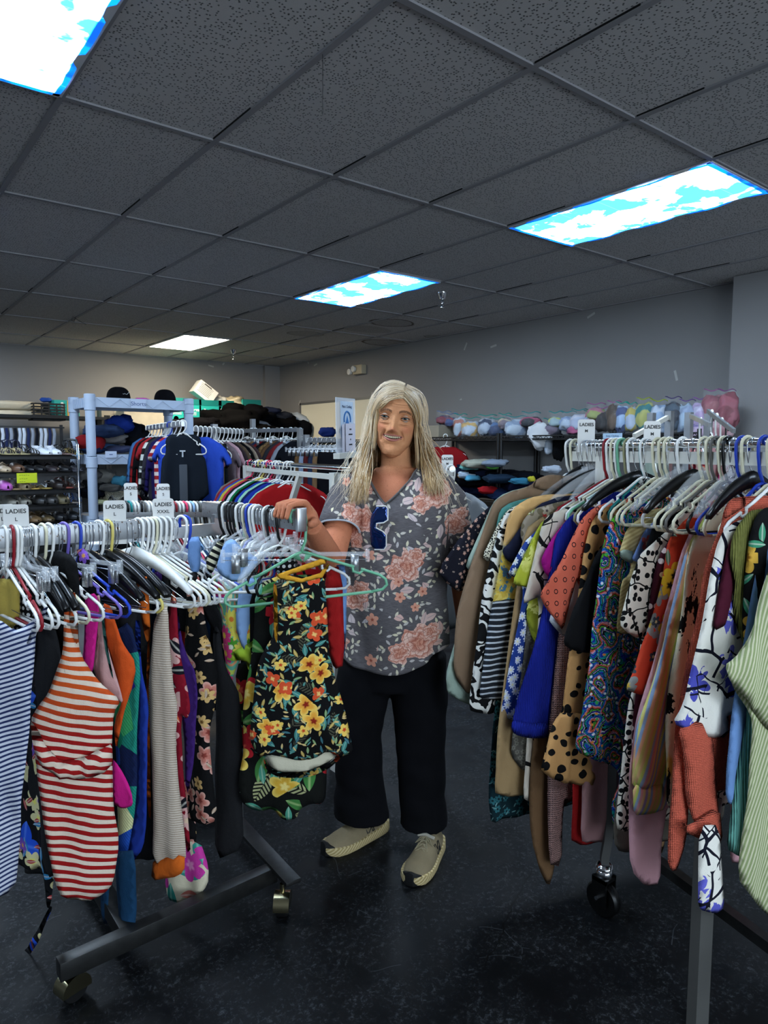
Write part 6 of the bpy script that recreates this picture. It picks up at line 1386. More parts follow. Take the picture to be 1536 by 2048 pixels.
# --- light blue plastic shelf with shorts
PLB = MAT('shelf_plastic', 'a9b6c9', .45)
def plastic_shelf():
    x0, x1, y0, y1 = 1.50, 2.27, 5.5, 5.95; r = empty('shelving_unit', Vector((x0, y0, 0))); w, dp = x1-x0, y1-y0
    Z = (.05, .45, .91, 1.385, 1.815)
    for i, (x, y) in enumerate(((0, 0), (w, 0), (0, dp), (w, dp))):
        m = MB()
        for a, b in zip(Z[:-1], Z[1:]): m.lathe([(.034, a), (.036, a+.05), (.036, b-.09), (.042, b-.085), (.042, b-.01), (.034, b-.005)], 12, c=(x, y, 0))
        m.lathe([(.042, 1.80), (.042, 1.845), (.036, 1.85)], 12, c=(x, y, 0)); obj('post', m, PLB, r)
    for z in Z:
        m = MB(); m.box((w/2, dp/2, z), (w, dp, .012)); 
        for y in (-.01, dp+.01):
            m.box((w/2, y, z-.025), (w-.07, .012, .075))
            n = 8
            for k in range(n):
                xa = .05+(w-.1)*k/n; xb = .05+(w-.1)*(k+1)/n; yy = y+(-.008 if y < 0 else .008)
                m.bar((xa, yy, z-.055 if k % 2 else z+.005), (xb, yy, z+.005 if k % 2 else z-.055), .004, .005)
        for x in (-.005, w+.005):
            m.box((x, dp/2, z-.025), (.012, dp-.07, .075))
            for k in range(9): m.box((x-(.008 if x < 0 else -.008), .05+(dp-.1)*k/8, z-.025), (.006, .008, .07))
        obj('shelf', m, PLB, r, smooth=False)
    tag(r, 'pale blue plastic shelving unit with folded shorts, beside the shoe rack', 'shelving unit')
    PAP = MAT('paper', 'b9c3d6', .8)
    def note(px, py, w_, h_, s, lab):
        p = on_plane(px, py, (0, y0-.026, 0), (0, 1, 0)); o = obj('paper_sign', MB().box((0, 0, 0), (w_, .001, h_)), PAP, None, p, smooth=False)
        if s: text('handwriting', s, .045, Matrix.Translation((0, -.0012, 0)) @ FACE, o, MAT('pen_blue', '4f5f8a', .7))
        else: obj('handwriting', MB().box((0, -.0012, 0), (w_*.3, .0004, .006)), MAT('pen_blue', '4f5f8a', .7), o, smooth=False)
        tag(o, lab, 'sign')
    note(277, 808, .115, .068, 'Shorts', 'paper sign reading Shorts on the top edge of the plastic shelf')
    note(222, 909, .085, .05, '', 'small paper label on the second edge of the plastic shelf')
    D = 5.45
    for i, (x, y, w_, h_, c, nm) in enumerate(((205, 862, 70, 26, '20304f', 'navy folded'), (240, 850, 55, 34, '1a2f7a', 'royal blue crumpled'), (262, 868, 60, 40, '0d0f16', 'black crumpled'), (182, 884, 52, 36, '7a0f14', 'dark red crumpled'), (222, 876, 62, 22, '6f6a66', 'grey folded'), (215, 894, 46, 18, '5f86c0', 'light blue folded'),
            (186, 901, 45, 12, '14203a', 'dark navy flat'), (240, 898, 50, 14, '3a3f5a', 'slate blue flat'), (285, 884, 60, 40, '0b0c10', 'black'), (205, 858, 28, 12, '3f5f8a', 'denim blue small'), (250, 836, 22, 14, '0f1c4f', 'dark blue small'))):
        heap(x, y, w_, h_, D+.12*(i % 3), plain(c), 'shorts', f'{nm} shorts in the pile on the plastic shelf, upper level', 'shorts', rough=.3)
    for i, (x, y, w_, h_, c, nm) in enumerate(((180, 950, 45, 20, '6f6e6c', 'grey'), (210, 952, 46, 26, '8a8780', 'pale grey folded'), (196, 968, 60, 18, '3a3c40', 'charcoal'), (222, 975, 40, 16, '4f4d4a', 'dark grey'), (185, 986, 50, 20, '10131f', 'black and navy'), (222, 990, 48, 18, '16181c', 'black checked'), (240, 962, 30, 20, '2f6a80', 'teal'), (200, 1003, 30, 10, 'b5b48a', 'pale yellow'))):
        heap(x, y, w_, h_, D+.1*(i % 3), fab('speckle') if i == 5 else plain(c), 'trousers', f'{nm} trousers in the pile on the plastic shelf, lower level', 'trousers', rough=.3)
    def cap(px, py, k, lab):
        p = on_plane(px, py, (0, 5.72, 0), (0, 1, 0)); p.z = 1.822; r2 = empty('baseball_cap', frame(p, (.9, -.3 if k else .25, 0)))
        m = MB().grid(20, 8, lambda u, v: (.088*math.cos(2*PI*u)*math.cos(v*PI/2)**.7, .10*math.sin(2*PI*u)*math.cos(v*PI/2)**.7, .11*math.sin(v*PI/2)**.8))
        obj('crown', m, plain('07070a'), r2)
        b = MB().grid(12, 4, lambda u, v: ((.085+.085*v*math.sin(PI*u)**.6)*1.0, (u-.5)*.17*(1-.15*v), .012-.025*v*v+.01*math.sin(PI*u)*(1-v)))
        br = obj('brim', b, plain('09090c'), r2); br.modifiers.new('t', 'SOLIDIFY').thickness = .003
        if not k:
            t = MB(); rr = random.Random(4); q = [(-.03+.009*i, -.1045+.0*i, .055+.010*rr.uniform(-1, 1)) for i in range(8)]; t.tube(q, .0015, 5); obj('embroidery', t, MAT('thread_white', 'b0b0b0', .7), r2)
        tag(r2, lab, 'cap')
    cap(237, 795, 0, 'black baseball cap with white embroidery on the plastic shelf'); cap(330, 798, 1, 'plain black cap on the right end of the plastic shelf')
    heap(284, 799, 26, 6, 5.6, plain('c05aa0'), 'cap', 'flat pink cap lying between the two black caps', 'cap')
plastic_shelf()

# --- shoe rack
BLK = MAT('rack_black', '0a0a0b', .45)
def shoe_rack():
    Y = 5.62; x0, x1 = .45, 1.43; r = empty('shoe_rack', Vector((x0, Y, 0))); w = x1-x0
    Zs = [on_plane(80, py, (0, Y, 0), (0, 1, 0)).z for py in (911, 945, 980, 1011, 1046)]
    Zs += [Zs[-1]-.17*(k+1) for k in range(4)]
    for z in Zs:
        m = MB()
        for k in range(5): m.bar((0, .30*k/4, z-.012+.02*k/4), (w, .30*k/4, z-.012+.02*k/4), .008, .008)
        m.bar((0, -.004, z-.018), (w, -.004, z-.018), .006, .02); obj('shelf', m, BLK, r, smooth=False)
    for x in (0, w):
        m = MB(); m.tube([(x, -.01, 0), (x, -.01, Zs[0]+.08), (x, .02, Zs[0]+.115), (x, .1, Zs[0]+.12), (x, .29, Zs[0]+.12), (x, .31, Zs[0]+.09), (x, .31, 0)], .010, 8); obj('side_frame', m, CHROME if x else BLK, r)
    m = MB(); m.box((w/2, .34, .5), (w, .004, .85)); obj('back_panel', m, BLK, r, smooth=False)
    tag(r, 'tall black wire shoe rack of sandals and pumps at the left', 'shoe rack')
    p = on_plane(54, 956, (0, Y-.02, 0), (0, 1, 0)); s = obj('price_sign', MB().box((0, 0, 0), (.135, .0015, .072)), MAT('paper_yellow', 'b9c418', .7), None, p, smooth=False)
    t = MB()
    for z, n in ((.02, 5), (-.006, 4), (-.027, 3)): 
        for k in range(n): t.box((-.045+k*.014, -.0012, z+.002*(k % 2)), (.010, .0004, .003))
    obj('handwriting', t, MAT('pen_dark', '5a6a14', .7), s, smooth=False); tag(s, 'yellow handwritten sign hung on the shoe rack', 'sign')
    # one shoe model per kind, copied for the other shoes
    kinds = {}
    def shoe_model(kind):
        L = .24; WT = [(0, .024), (.12, .031), (.35, .028), (.55, .034), (.75, .041), (.9, .034), (.97, .02), (1, .006)]
        so = MB(); lift = .045 if kind in ('pump', 'wedge') else .012; rings = []
        for i in range(17):
            t = i/16; w_ = lerp_tab(WT, t)[0]; z = lift*(1-sst(t, .1, .7)); tk = .012 if kind != 'wedge' else .012+z
            rings.append([(-L/2+t*L, -w_, z+.008), (-L/2+t*L, -w_, z+.008-tk*.7), (-L/2+t*L, w_, z+.008-tk*.7), (-L/2+t*L, w_, z+.008)])
        so.loft(rings)
        if kind == 'pump': so.lathe([(.010, 0), (.014, .04)], 10, c=(-L/2+.025, 0, 0))
        parts = [('sole', so)]; up = MB()
        zf = lambda t: lift*(1-sst(t, .1, .7))+.008
        if kind in ('pump', 'flat'):
            up.grid(14, 10, lambda u, v: (-L/2+L*(.52+.48*v), lerp_tab(WT, .52+.48*v)[0]*1.02*math.cos(PI*u), zf(.6)+.038*math.sin(PI*u)**.7*(1-.75*v**2.0)))
            for s_ in (-1, 1): up.grid(8, 3, lambda u, v: (-L/2+L*(.02+.54*u), s_*lerp_tab(WT, .02+.54*u)[0]*1.0, zf(.02+.54*u)+v*(.045-.02*u)))
            up.grid(8, 3, lambda u, v: (-L/2+.004-.004*math.sin(PI*u), (u-.5)*.05, zf(0)+v*.048)); up.tube([(-L/2+.09, -.03, zf(.4)+.03), (-L/2+.10, 0, zf(.4)+.055), (-L/2+.09, .03, zf(.4)+.03)], .004, 6)
        elif kind in ('sandal', 'wedge'):
            for t, h in ((.50, .045), (.64, .040), (.78, .030), (.2, .06)):
                w_ = lerp_tab(WT, t)[0]; up.grid(10, 2, lambda u, v: (-L/2+L*(t+.07*v), -w_*math.cos(PI*u), zf(t)+h*math.sin(PI*u)**.8))
            up.tube([(-L/2+.05, -.03, zf(.2)), (-L/2+.02, -.028, zf(.1)+.05), (-L/2+.01, 0, zf(0)+.055), (-L/2+.02, .028, zf(.1)+.05), (-L/2+.05, .03, zf(.2))], .005, 6)
        elif kind == 'flipflop':
            for s_ in (-1, 1): up.tube([(-L/2+.18, 0, .012), (-L/2+.15, s_*.018, .035), (-L/2+.09, s_*.033, .012)], .006, 8, flat=.6)
        elif kind == 'clog':
            up.grid(16, 12, lambda u, v: (-L/2+L*(.38+.62*v), lerp_tab(WT, .38+.62*v)[0]*1.12*math.cos(PI*u), .01+.058*math.sin(PI*u)**.6*(1-.6*v**2.4))); up.tube([(-L/2+.10, -.036, .03), (-L/2+.02, -.03, .045), (-L/2, 0, .048), (-L/2+.02, .03, .045), (-L/2+.10, .036, .03)], .006, 6)
        elif kind == 'boot':
            up.lathe([(.034, .03), (.034, .08), (.038, .16), (.042, .19), (.036, .19)], 14, c=(-L/2+.055, 0, 0)); up.grid(14, 10, lambda u, v: (-L/2+L*(.12+.88*v), lerp_tab(WT, .12+.88*v)[0]*1.05*math.cos(PI*u), .01+.075*math.sin(PI*u)**.6*(1-.72*v**.9)))
        parts.append(('upper', up)); out = []
        for n_, m_ in parts:
            me = m_.mesh(n_); out.append((n_, fixn(me)))
        return out
    def put_shoe(x, zi, kind, cu, cs, lab, dx=0, rot=-PI/2+.12, yo=.10):
        if kind not in kinds: kinds[kind] = shoe_model(kind)
        p = on_plane(x, 900, (0, Y+yo, 0), (0, 1, 0)); root = None
        for n_, me in kinds[kind]:
            o = bpy.data.objects.new('shoe' if root is None else n_, me); COL.objects.link(o); m_ = plain(cs) if n_ == 'sole' else MAT('leather_'+cu, cu, .45)
            if not me.materials: me.materials.append(m_)
            own_mat(o, m_)
            if root is None: root = o; o.matrix_world = Matrix.Translation((p.x, Y+yo, Zs[zi]+.006)) @ Matrix.Rotation(rot, 4, 'Z')
            else: o.parent = root
        tag(root, lab, 'shoe')
    rows = [
     (0, [(8, 'wedge', '14183a', 'a89a70', 'navy cork-soled sandal'), (22, 'wedge', '14183a', 'a89a70', 'navy cork-soled sandal'), (40, 'wedge', '12163a', 'b0a27a', 'navy wedge sandal'), (58, 'sandal', '1a1a1c', '3a342c', 'black strappy sandal'), (84, 'flat', 'd6dae0', 'c9ccd2', 'white strapped pump'), (106, 'flat', 'd6dae0', 'c9ccd2', 'white strapped pump'), (128, 'sandal', '0d0d0e', '8a7068', 'black slide sandal'), (146, 'wedge', '0e0e10', '7a6a40', 'black wedge sandal')]),
     (1, [(5, 'flat', 'b09a80', '8a7a60', 'beige woven flat'), (28, 'clog', '5f4433', '7a5a48', 'brown loafer'), (52, 'pump', '121214', '1a1a1c', 'black pump'), (72, 'pump', '101012', '1a1a1c', 'black pump'), (96, 'flat', '2a2426', '3a3032', 'dark taupe flat'), (122, 'flat', '141417', '26262a', 'black ballet flat'), (146, 'flat', '303036', '50505a', 'grey-trimmed ballet flat')]),
     (2, [(4, 'clog', 'b05aa8', 'a050a0', 'bright orchid clog'), (24, 'sandal', '7a6850', '8a7454', 'tan braided sandal'), (42, 'clog', '7a6a4f', '9a8560', 'light brown moccasin'), (60, 'flipflop', '8a7440', 'b0904a', 'golden flip-flop'), (82, 'flipflop', 'b8c0c8', '9a8448', 'white-strapped flip-flop'), (108, 'clog', '241c1a', '2f2624', 'dark brown clog'), (126, 'sandal', '6a2f28', '8a4a40', 'russet sandal'), (148, 'sandal', '5f5a56', '3a3634', 'grey sandal')]),
     (3, [(14, 'boot', '6f6c62', '3a3834', 'grey ankle boot'), (42, 'boot', '77746a', '3a3834', 'grey ankle boot'), (72, 'clog', '2c2b2a', '1f1e1d', 'charcoal sneaker'), (94, 'clog', '3a3938', '2a2a2a', 'charcoal sneaker'), (118, 'clog', '5f5640', '6f6548', 'khaki clog'), (142, 'sandal', '2f5fa8', '7f746a', 'blue strapped sandal')]),
     (4, [(60, 'flat', '6f5638', '4a3a28', 'tan brown loafer'), (84, 'flat', '5a4a30', '3a3024', 'olive brown loafer'), (112, 'clog', '17171a', '101012', 'black clog'), (138, 'clog', '1a1c20', '101012', 'black clog')]),
    ]
    lv = ['top', 'second', 'third', 'fourth', 'fifth']
    for zi, items in rows:
        for k, (x, kind, cu, cs, lab) in enumerate(items): put_shoe(x, zi, kind, cu, cs, f'{lab} on the {lv[zi]} tier of the shoe rack, {ordn(k)} from the left', rot=-PI/2+.15+.1*math.sin(x))
    # white and navy gloves/straps hanging behind the top tier
    for i in range(13):
        p = on_plane(4+i*8.6, 856, (0, Y+.36, 0), (0, 1, 0)); c = ['c0c4cc', '20284a', '8a8f9a', '16181f', 'b5bac4'][i % 5]
        m = MB(); m.tube([(0, 0, .0), (.004, -.01, -.05), (-.003, 0, -.13), (.002, 0, -.2)], .011, 6, flat=.35); o = obj('strap', m, plain(c), None, p + Vector((0, 0, .0)))
        o.name = 'hanging_belt'; tag(o, f"{['white', 'navy', 'grey', 'black', 'pale grey'][i % 5]} belt hanging behind the shoe rack's top tier, {ordn(i)} from the left", 'belt')
    m = MB(); m.bar((x0-.1, Y+.36, on_plane(50, 855, (0, Y+.36, 0), (0, 1, 0)).z+.004), (x1, Y+.36, on_plane(50, 855, (0, Y+.36, 0), (0, 1, 0)).z+.004), .012, .012)
    for x in (x0-.08, x1-.02): m.bar((x, Y+.375, 0), (x, Y+.375, 1.63), .02, .02)
    tag(obj('belt_rack', m, BLK, None), 'black metal bar stand for belts behind the shoe rack', 'rack')
shoe_rack()

# --- long black shelving along the back wall
def back_shelves():
    for k, (xa, xb) in enumerate(((.2, 1.42), (1.45, 2.67), (2.70, 3.92), (3.95, 5.42))):
        r = empty('wall_shelf', Vector((xa, 9.1, 0))); w = xb-xa
        for x in (0, w):
            for y in (0, .55): m = MB(); m.bar((x, y, 0), (x, y, 1.86), .035, .035); obj('post', m, BLK, r, smooth=False)
        for z in (.3, .85, 1.35, 1.82): obj('shelf', MB().box((w/2, .275, z), (w, .6, .035)), BLK, r, smooth=False)
        tag(r, ['black storage shelf with white pillows against the back wall', 'black storage shelf behind the pale plastic shelving unit', 'black storage shelf under the turquoise diaper boxes', 'black storage shelf next to the room corner'][k], 'shelf')
    D = 9.3/(.788)
    def dz(px, y=9.35): d = ray(px, 899); return y/d.y
    for i, (x, y, w, h) in enumerate(((25, 812, 110, 20), (28, 829, 112, 18))):
        heap(x, y, w, h, dz(x), plain('c8bda6'), 'pillow', ['upper cream pillow on the back wall shelf', 'lower cream pillow on the back wall shelf'][i], 'pillow', dy=.5, rough=.10, rotz=0)
    def crate():
        p = on_plane(93, 824, (0, 9.3, 0), (0, 1, 0)); m = MB().box((0, 0, -.1), (.36, .28, .012))
        for s in (-1, 1):
            for z in (-.085, -.05, -.015, .02, .055, .09): m.box((0, s*.14, z), (.36, .008, .02)); m.box((s*.18, 0, z), (.008, .28, .02))
            for t in (-.17, -.085, 0, .085, .17): m.box((t, s*.14, 0), (.015, .009, .2))
        tag(obj('plastic_crate', m, MAT('crate_black', '0b0b0c', .5), None, p, smooth=False), 'black slatted plastic crate beside the pillows', 'crate')
        heap(92, 800, 22, 9, dz(92), plain('2a4fa0'), 'cloth_bundle', 'small blue bundle sticking out of the black crate', 'bundle')
    crate()
    TQ = MAT('diaper_teal', '1f9f98', .45); TQD = MAT('diaper_teal_dark', '0f6f6c', .45); GD = MAT('diaper_gold', 'c8a050', .5); PK = MAT('baby_peach', 'd89a80', .6); WT = MAT('print_white', 'e6ecea', .5)
    def diaper(px, py, wpx, hpx, lab, kind):
        d = dz(px); p = on_plane(px, py, (0, 9.22, 0), (0, 1, 0)); w = wpx*d/FPX/.86; h = hpx*d/FPX
        o = obj('diaper_box', MB().box((0, .14, 0), (w, .28, h)), TQ, None, p, smooth=False, bevel=.004); L = MB()
        if kind == 0:
            obj('side_panel', MB().box((w*.20, -.0015, .02), (w*.38, .003, h*.8)), GD, o, smooth=False)
            M = Matrix.Translation((-w*.22, -.004, 0)) @ Matrix.Rotation(-PI/2, 4, 'Y') @ FACE; text('brand_lettering', 'Pampers', h*.22, Matrix.Translation((-w*.20, -.004, 0)) @ FACE @ Matrix.Rotation(PI/2, 4, 'Z'), o, WT, bold=.003)
            obj('baby_picture', MB().tube([(w*.0, -.004, -h*.40), (w*.18, -.004, -h*.32), (w*.42, -.004, -h*.38)], [.03, .05, .03], 8, flat=.15), PK, o)
        else:
            text('brand_lettering', 'Pampers', h*.17, Matrix.Translation((0, -.004, h*.05)) @ FACE, o, WT, bold=.003)
            for k in range(3): L.box((0, -.002, -.02-h*.05*k), (w*.42, .003, h*.02))
            obj('fine_print', L, WT, o, smooth=False); obj('top_flap', MB().box((0, -.002, h*.38), (w, .003, h*.24)), TQD, o, smooth=False)
            c = MB(); c.lathe([(0, -.003), (h*.11, -.003), (h*.11, 0), (0, 0)], 18, M=Matrix.Rotation(PI/2, 3, 'X'), c=(0, 0, -h*.35)); obj('size_mark', c, MAT('mark_orange', 'd2562a', .5) if kind == 2 else WT, o)
        tag(o, lab, 'box')
    diaper(134, 820, 40, 38, 'turquoise and gold diaper box on end beside the black crate', 0)
    diaper(352, 820, 46, 48, 'turquoise diaper box with an orange mark behind the plastic shelf', 2)
    diaper(385, 822, 32, 46, 'turquoise diaper box in the middle of the row', 1); diaper(421, 824, 40, 46, 'turquoise diaper box with a dark top flap', 1); diaper(453, 824, 28, 44, 'turquoise diaper box half covered by white bags', 1); diaper(504, 822, 34, 44, 'turquoise and cream box at the right end of the diaper row', 1)
    def carton():
        p = on_plane(412, 784, (0, 9.25, 0), (0, 1, 0)); M = frame(p, (1, -.1, 0)) @ Matrix.Rotation(math.radians(36), 4, 'Y')
        o = obj('carton', MB().box((0, .1, 0), (.30, .22, .20)), MAT('carton_white', 'c4c4c2', .6), None, M, smooth=False, bevel=.004); l = MB()
        for k in range(7): l.box((-.02, -.0115, .07-.02*k), (.2-.01*(k % 3), .002, .004))
        l.box((-.02, -.0115, .082), (.12, .002, .012)); obj('printed_label', l, TXT, o, smooth=False); tag(o, 'white printed carton tipped on a corner on top of the diaper boxes', 'carton')
    carton()
    WB = MAT('bag_film', 'c9c7c0', .3, alpha=.9, coat=.5)
    for i, (x, y, w, h, lab) in enumerate(((438, 806, 30, 26, 'white plastic bag on the diaper boxes'), (468, 806, 44, 24, 'beige plastic bag beside the white one on the diaper boxes'), (285, 818, 60, 14, 'white cloth bundle on the clear tote'))):
        heap(x, y, w, h, dz(x), WB if i != 1 else MAT('bag_beige', 'b5a88a', .4, coat=.4), 'plastic_bag', lab, 'bag', rough=.35)
    def tote():
        p = on_plane(284, 846, (0, 9.25, 0), (0, 1, 0)); r = obj('storage_tote', MB().loft([[(-.26, -.16, -.18), (.26, -.16, -.18), (.26, .16, -.18), (-.26, .16, -.18)], [(-.30, -.2, .16), (.30, -.2, .16), (.30, .2, .16), (-.30, .2, .16)]]), MAT('tote_clear', lambda g: g.mix(g.noise(g.obj(), 7, 4), H('d0c8b4'), H('a8a090')), .3, coat=.5), None, p, smooth=False, bevel=.01)
        obj('lid', MB().box((0, 0, .175), (.63, .43, .03)), MAT('tote_lid', 'd2ccb8', .4), r, smooth=False, bevel=.008); tag(r, 'large cloudy plastic tote seen through the plastic shelf', 'tote')
    tote()
    for i, (x, y, w, h, c, lab) in enumerate(((236, 826, 20, 34, 'c8bca0', 'cream carton standing behind the plastic shelf'), (212, 838, 22, 44, '8a8478', 'grey carton leaning behind the plastic shelf'))):
        p = on_plane(x, y, (0, 9.3, 0), (0, 1, 0)); d = dz(x); tag(boxobj('carton', p, (w*d/FPX/.86, .2, h*d/FPX), MAT('carton_'+c, c, .7)), lab, 'carton')
    blk = [(440, 838, 90, 40), (400, 848, 80, 26), (480, 842, 80, 44), (520, 838, 70, 36), (470, 822, 50, 30), (510, 824, 50, 26), (550, 850, 90, 46), (590, 858, 70, 40), (500, 862, 100, 30), (600, 872, 60, 30), (430, 862, 70, 24)]
    for i, (x, y, w, h) in enumerate(blk): heap(x, y, w, h, dz(x, 9.2)-.2*(i % 3), plain(['030304', '050508', '040405', '080a10'][i % 4]), 'folded_jeans', f"{['black', 'blue-black', 'jet black', 'dark navy'][i % 4]} trousers in the heap on the back wall shelf, {ordn(i)} of the heap", 'trousers', rough=.3)
    for i, (x, y, w, h, c, lab) in enumerate(((497, 834, 44, 12, '6f5240', 'brown trousers on top of the black heap'), (516, 846, 46, 12, 'a8b4c8', 'pale blue trousers poking out of the black heap'), (540, 822, 44, 14, '1c2238', 'dark blue jacket on the black heap'), (560, 832, 50, 18, '20242f', 'slate jeans folded on the black heap'), (600, 848, 60, 36, 'aeb8c4', 'pale grey jeans hanging over the shelf edge'), (616, 862, 36, 20, 'a4b0bc', 'second pale jeans leg over the shelf edge'), (655, 864, 34, 18, '1c2f70', 'blue sports bag near the whiteboard'), (692, 862, 26, 16, '14141a', 'black bag behind the acrylic sign'))):
        heap(x, y, w, h, dz(x, 9.05) if i < 6 else 5.2/ray(x, 899).x, plain(c), 'folded_jeans' if 'bag' not in lab else 'bag', lab, 'trousers' if 'bag' not in lab else 'bag', rough=.25, tilt=.3 if i in (0, 1, 4) else 0)
back_shelves()

# --- whiteboard on the right-hand wall
o = obj('whiteboard', MB().box((5.545, 8.18, 1.72), (.02, 1.9, .80)), MAT('whiteboard', 'd8d4c2', .25), smooth=False); f = MB()
for z in (1.32, 2.12): f.box((5.54, 8.18, z), (.03, 1.93, .03))
for y in (7.23, 9.13): f.box((5.54, y, 1.72), (.03, .03, .83))
obj('frame', f, MAT('board_frame', '7f7f80', .4, .6), o, smooth=False); tag(o, 'long whiteboard in a grey frame on the right-hand wall', 'whiteboard')

# --- hanging clothes in the middle distance
SHP = {'tee': [(.05, -.115), (.09, -.112), (.20, -.175), (.27, -.30), (.215, -.335), (.195, -.27), (.20, -.70)],
       'long': [(.05, -.115), (.09, -.112), (.20, -.175), (.255, -.36), (.275, -.62), (.235, -.63), (.20, -.34), (.205, -.72)],
       'vest': [(.06, -.115), (.10, -.112), (.15, -.15), (.145, -.27), (.19, -.33), (.21, -.68)], 'pants': [(.10, -.13), (.15, -.13), (.155, -.5), (.14, -.95)]}
SHM = {}
def shape(kind, seed, sc):
    k = (kind, seed % 3, sc)
    if k not in SHM:
        p = [(x*sc, z*sc+.0) for x, z in SHP[kind]]; SHM[k] = cloth_mesh('hanging_garment', p+[(-x, z) for x, z in reversed(p)], h=.028*sc, th=.014, amp=.008, seed=seed % 3, freq=14)
    return SHM[k]
def hang(name, kind, mat, p, ax, lab, cat, sc=1.0, seed=0, hk='tube', hc='white', hlab=None):
    M = frame(p, ax); me = shape(kind, seed, sc); o = bpy.data.objects.new(name, me); COL.objects.link(o); o.matrix_world = M
    if not me.materials: me.materials.append(mat)
    own_mat(o, mat); tag(o, lab, cat)
    if hlab: hanger(hk, hc, M, hlab, W=.19*sc, drop=.10*sc)
    return o
def rail_rack(name_lab, rails, posts, mats=(STEEL, STEEL), rect=True, base=True):
    c = (Vector(rails[0][0])+Vector(rails[-1][1]))/2; o = Vector((c.x, c.y, 0)); r = empty('clothing_rack', o)
    for a, b in rails:
        m = MB()
        if rect: box_rail(m, Vector(a)-o, Vector(b)-o, .022, .034)
        else: m.cyl(Vector(a)-o-Vector((0, 0, .0125)), Vector(b)-o-Vector((0, 0, .0125)), .0125, 12)
        obj('hang_rail', m, mats[0], r)
    for p in posts: m = MB(); m.bar((p[0]-o.x, p[1]-o.y, 0), (p[0]-o.x, p[1]-o.y, p[2]), .04, .04); obj('upright', m, mats[1], r)
    m = MB()
    for p in posts: m.bar((p[0]-o.x-.02, p[1]-o.y-.12, .05), (p[0]-o.x-.02, p[1]-o.y+.25, .05), .04, .04)
    if base: obj('base_frame', m, DSTEEL, r)
    return tag(r, name_lab, 'clothing rack')
def along(a, b, t): return Vector(a).lerp(Vector(b), t)
# boys' rack with the black vest
K1 = (at_depth(296, 852, 5.3), at_depth(366, 852, 4.3)); K2 = (at_depth(392, 853, 4.6), at_depth(482, 853, 5.3))
for K in (K1, K2): K[1].z = K[0].z
kc = (K1[0]+K1[1])/2; rail_rack("steel clothing rack of boys' shirts in front of the plastic shelf", [K1, K2], [(kc.x+.06, kc.y+.12, 1.62), ((K2[0]+K2[1]).x/2, (K2[0]+K2[1]).y/2+.1, 1.62)])
AXc = Vector((cR.x, cR.y, 0)).normalized()
KL = [('long', '3f6a9a', 'mid blue sleeve'), ('long', '8a1016', 'deep red long-sleeved'), ('long', '0c0c0f', 'black long-sleeved'), ('tee', 'a01c24', 'red and white'), ('long', 'STR', 'black and white striped'), ('long', '26242f', 'grey patterned'), ('long', '1c1648', 'dark indigo'), ('tee', 'RST', 'red and white striped'), ('tee', '2244b0', 'bright blue'), ('vest', '1a2028', 'dark slate vest with a pale letter T')]
for i, (k, c, lab) in enumerate(KL):
    mat = FAB('bwstripe', stripes('0c0c0d', 'd0d0c8', .085, .5, 'y', .0)) if c == 'STR' else FAB('rwstripe', stripes('9a1a20', 'd8c8c0', .05, .5, 'y', .0)) if c == 'RST' else plain(c)
    p = along(*K1, i/9); ax = (AXc + Vector((cF.x, cF.y, 0))*(-.35 if i < 9 else 0)).normalized()
    o = hang('boys_shirt' if k != 'vest' else 'vest', k, mat, p, ax, f"{lab}{' shirt' if k != 'vest' else ''} hanging on the boys' rack, {ordn(i)} from its far end" if k != 'vest' else "dark slate vest with a pale letter T, foremost on the boys' rack", 'shirt' if k != 'vest' else 'vest', sc=.80 if k != 'vest' else .74, seed=i, hlab=f"{'white' if i != 6 else 'blue'} tube hanger on the boys' rack, {ordn(i)} from its far end", hc='white' if i != 6 else 'blue')
    if k == 'vest':
        text('letter_print', 'T', .055, Matrix.Translation((0, -.022, -.205)) @ FACE, o, MAT('print_pale', 'b5bac0', .7), bold=.002)
        obj('lining', MB().box((0, -.014, -.40), (.05, .012, .26)), plain('4a4f56'), o, bevel=.005)
    if k == 'tee' and c == '2244b0': pass
o = hang('boys_shirt', 'tee', plain('2a4fc0'), along(*K1, .93)+AXc*.10, AXc, "royal blue polo shirt half behind the dark vest", 'shirt', sc=.86, seed=2)
K2L = [('tee', '3f5a48', 'sage green'), ('tee', 'b07a86', 'dusty pink'), ('tee', '1a1416', 'black flowered'), ('pants', '6f6450', 'khaki'), ('pants', '20262a', 'charcoal'), ('tee', '7a6a70', 'mauve grey'), ('tee', 'c8a0a8', 'pale pink'), ('tee', '2a2024', 'dark plum'), ('tee', '5a4a3a', 'brown'), ('tee', '0f0f12', 'black'), ('tee', '8a7a6a', 'taupe'), ('tee', '3a2a2c', 'wine brown')]
for i, (k, c, lab) in enumerate(K2L):
    hang('shirt' if k == 'tee' else 'trousers', k, plain(c), along(*K2, i/11), Vector((.35, -.94, 0)), f"{lab} garment on the second arm of the boys' rack, {ordn(i)} from the left", 'shirt' if k == 'tee' else 'trousers', sc=.85, seed=i, hlab=f"white tube hanger on the second arm of the boys' rack, {ordn(i)} from the left")
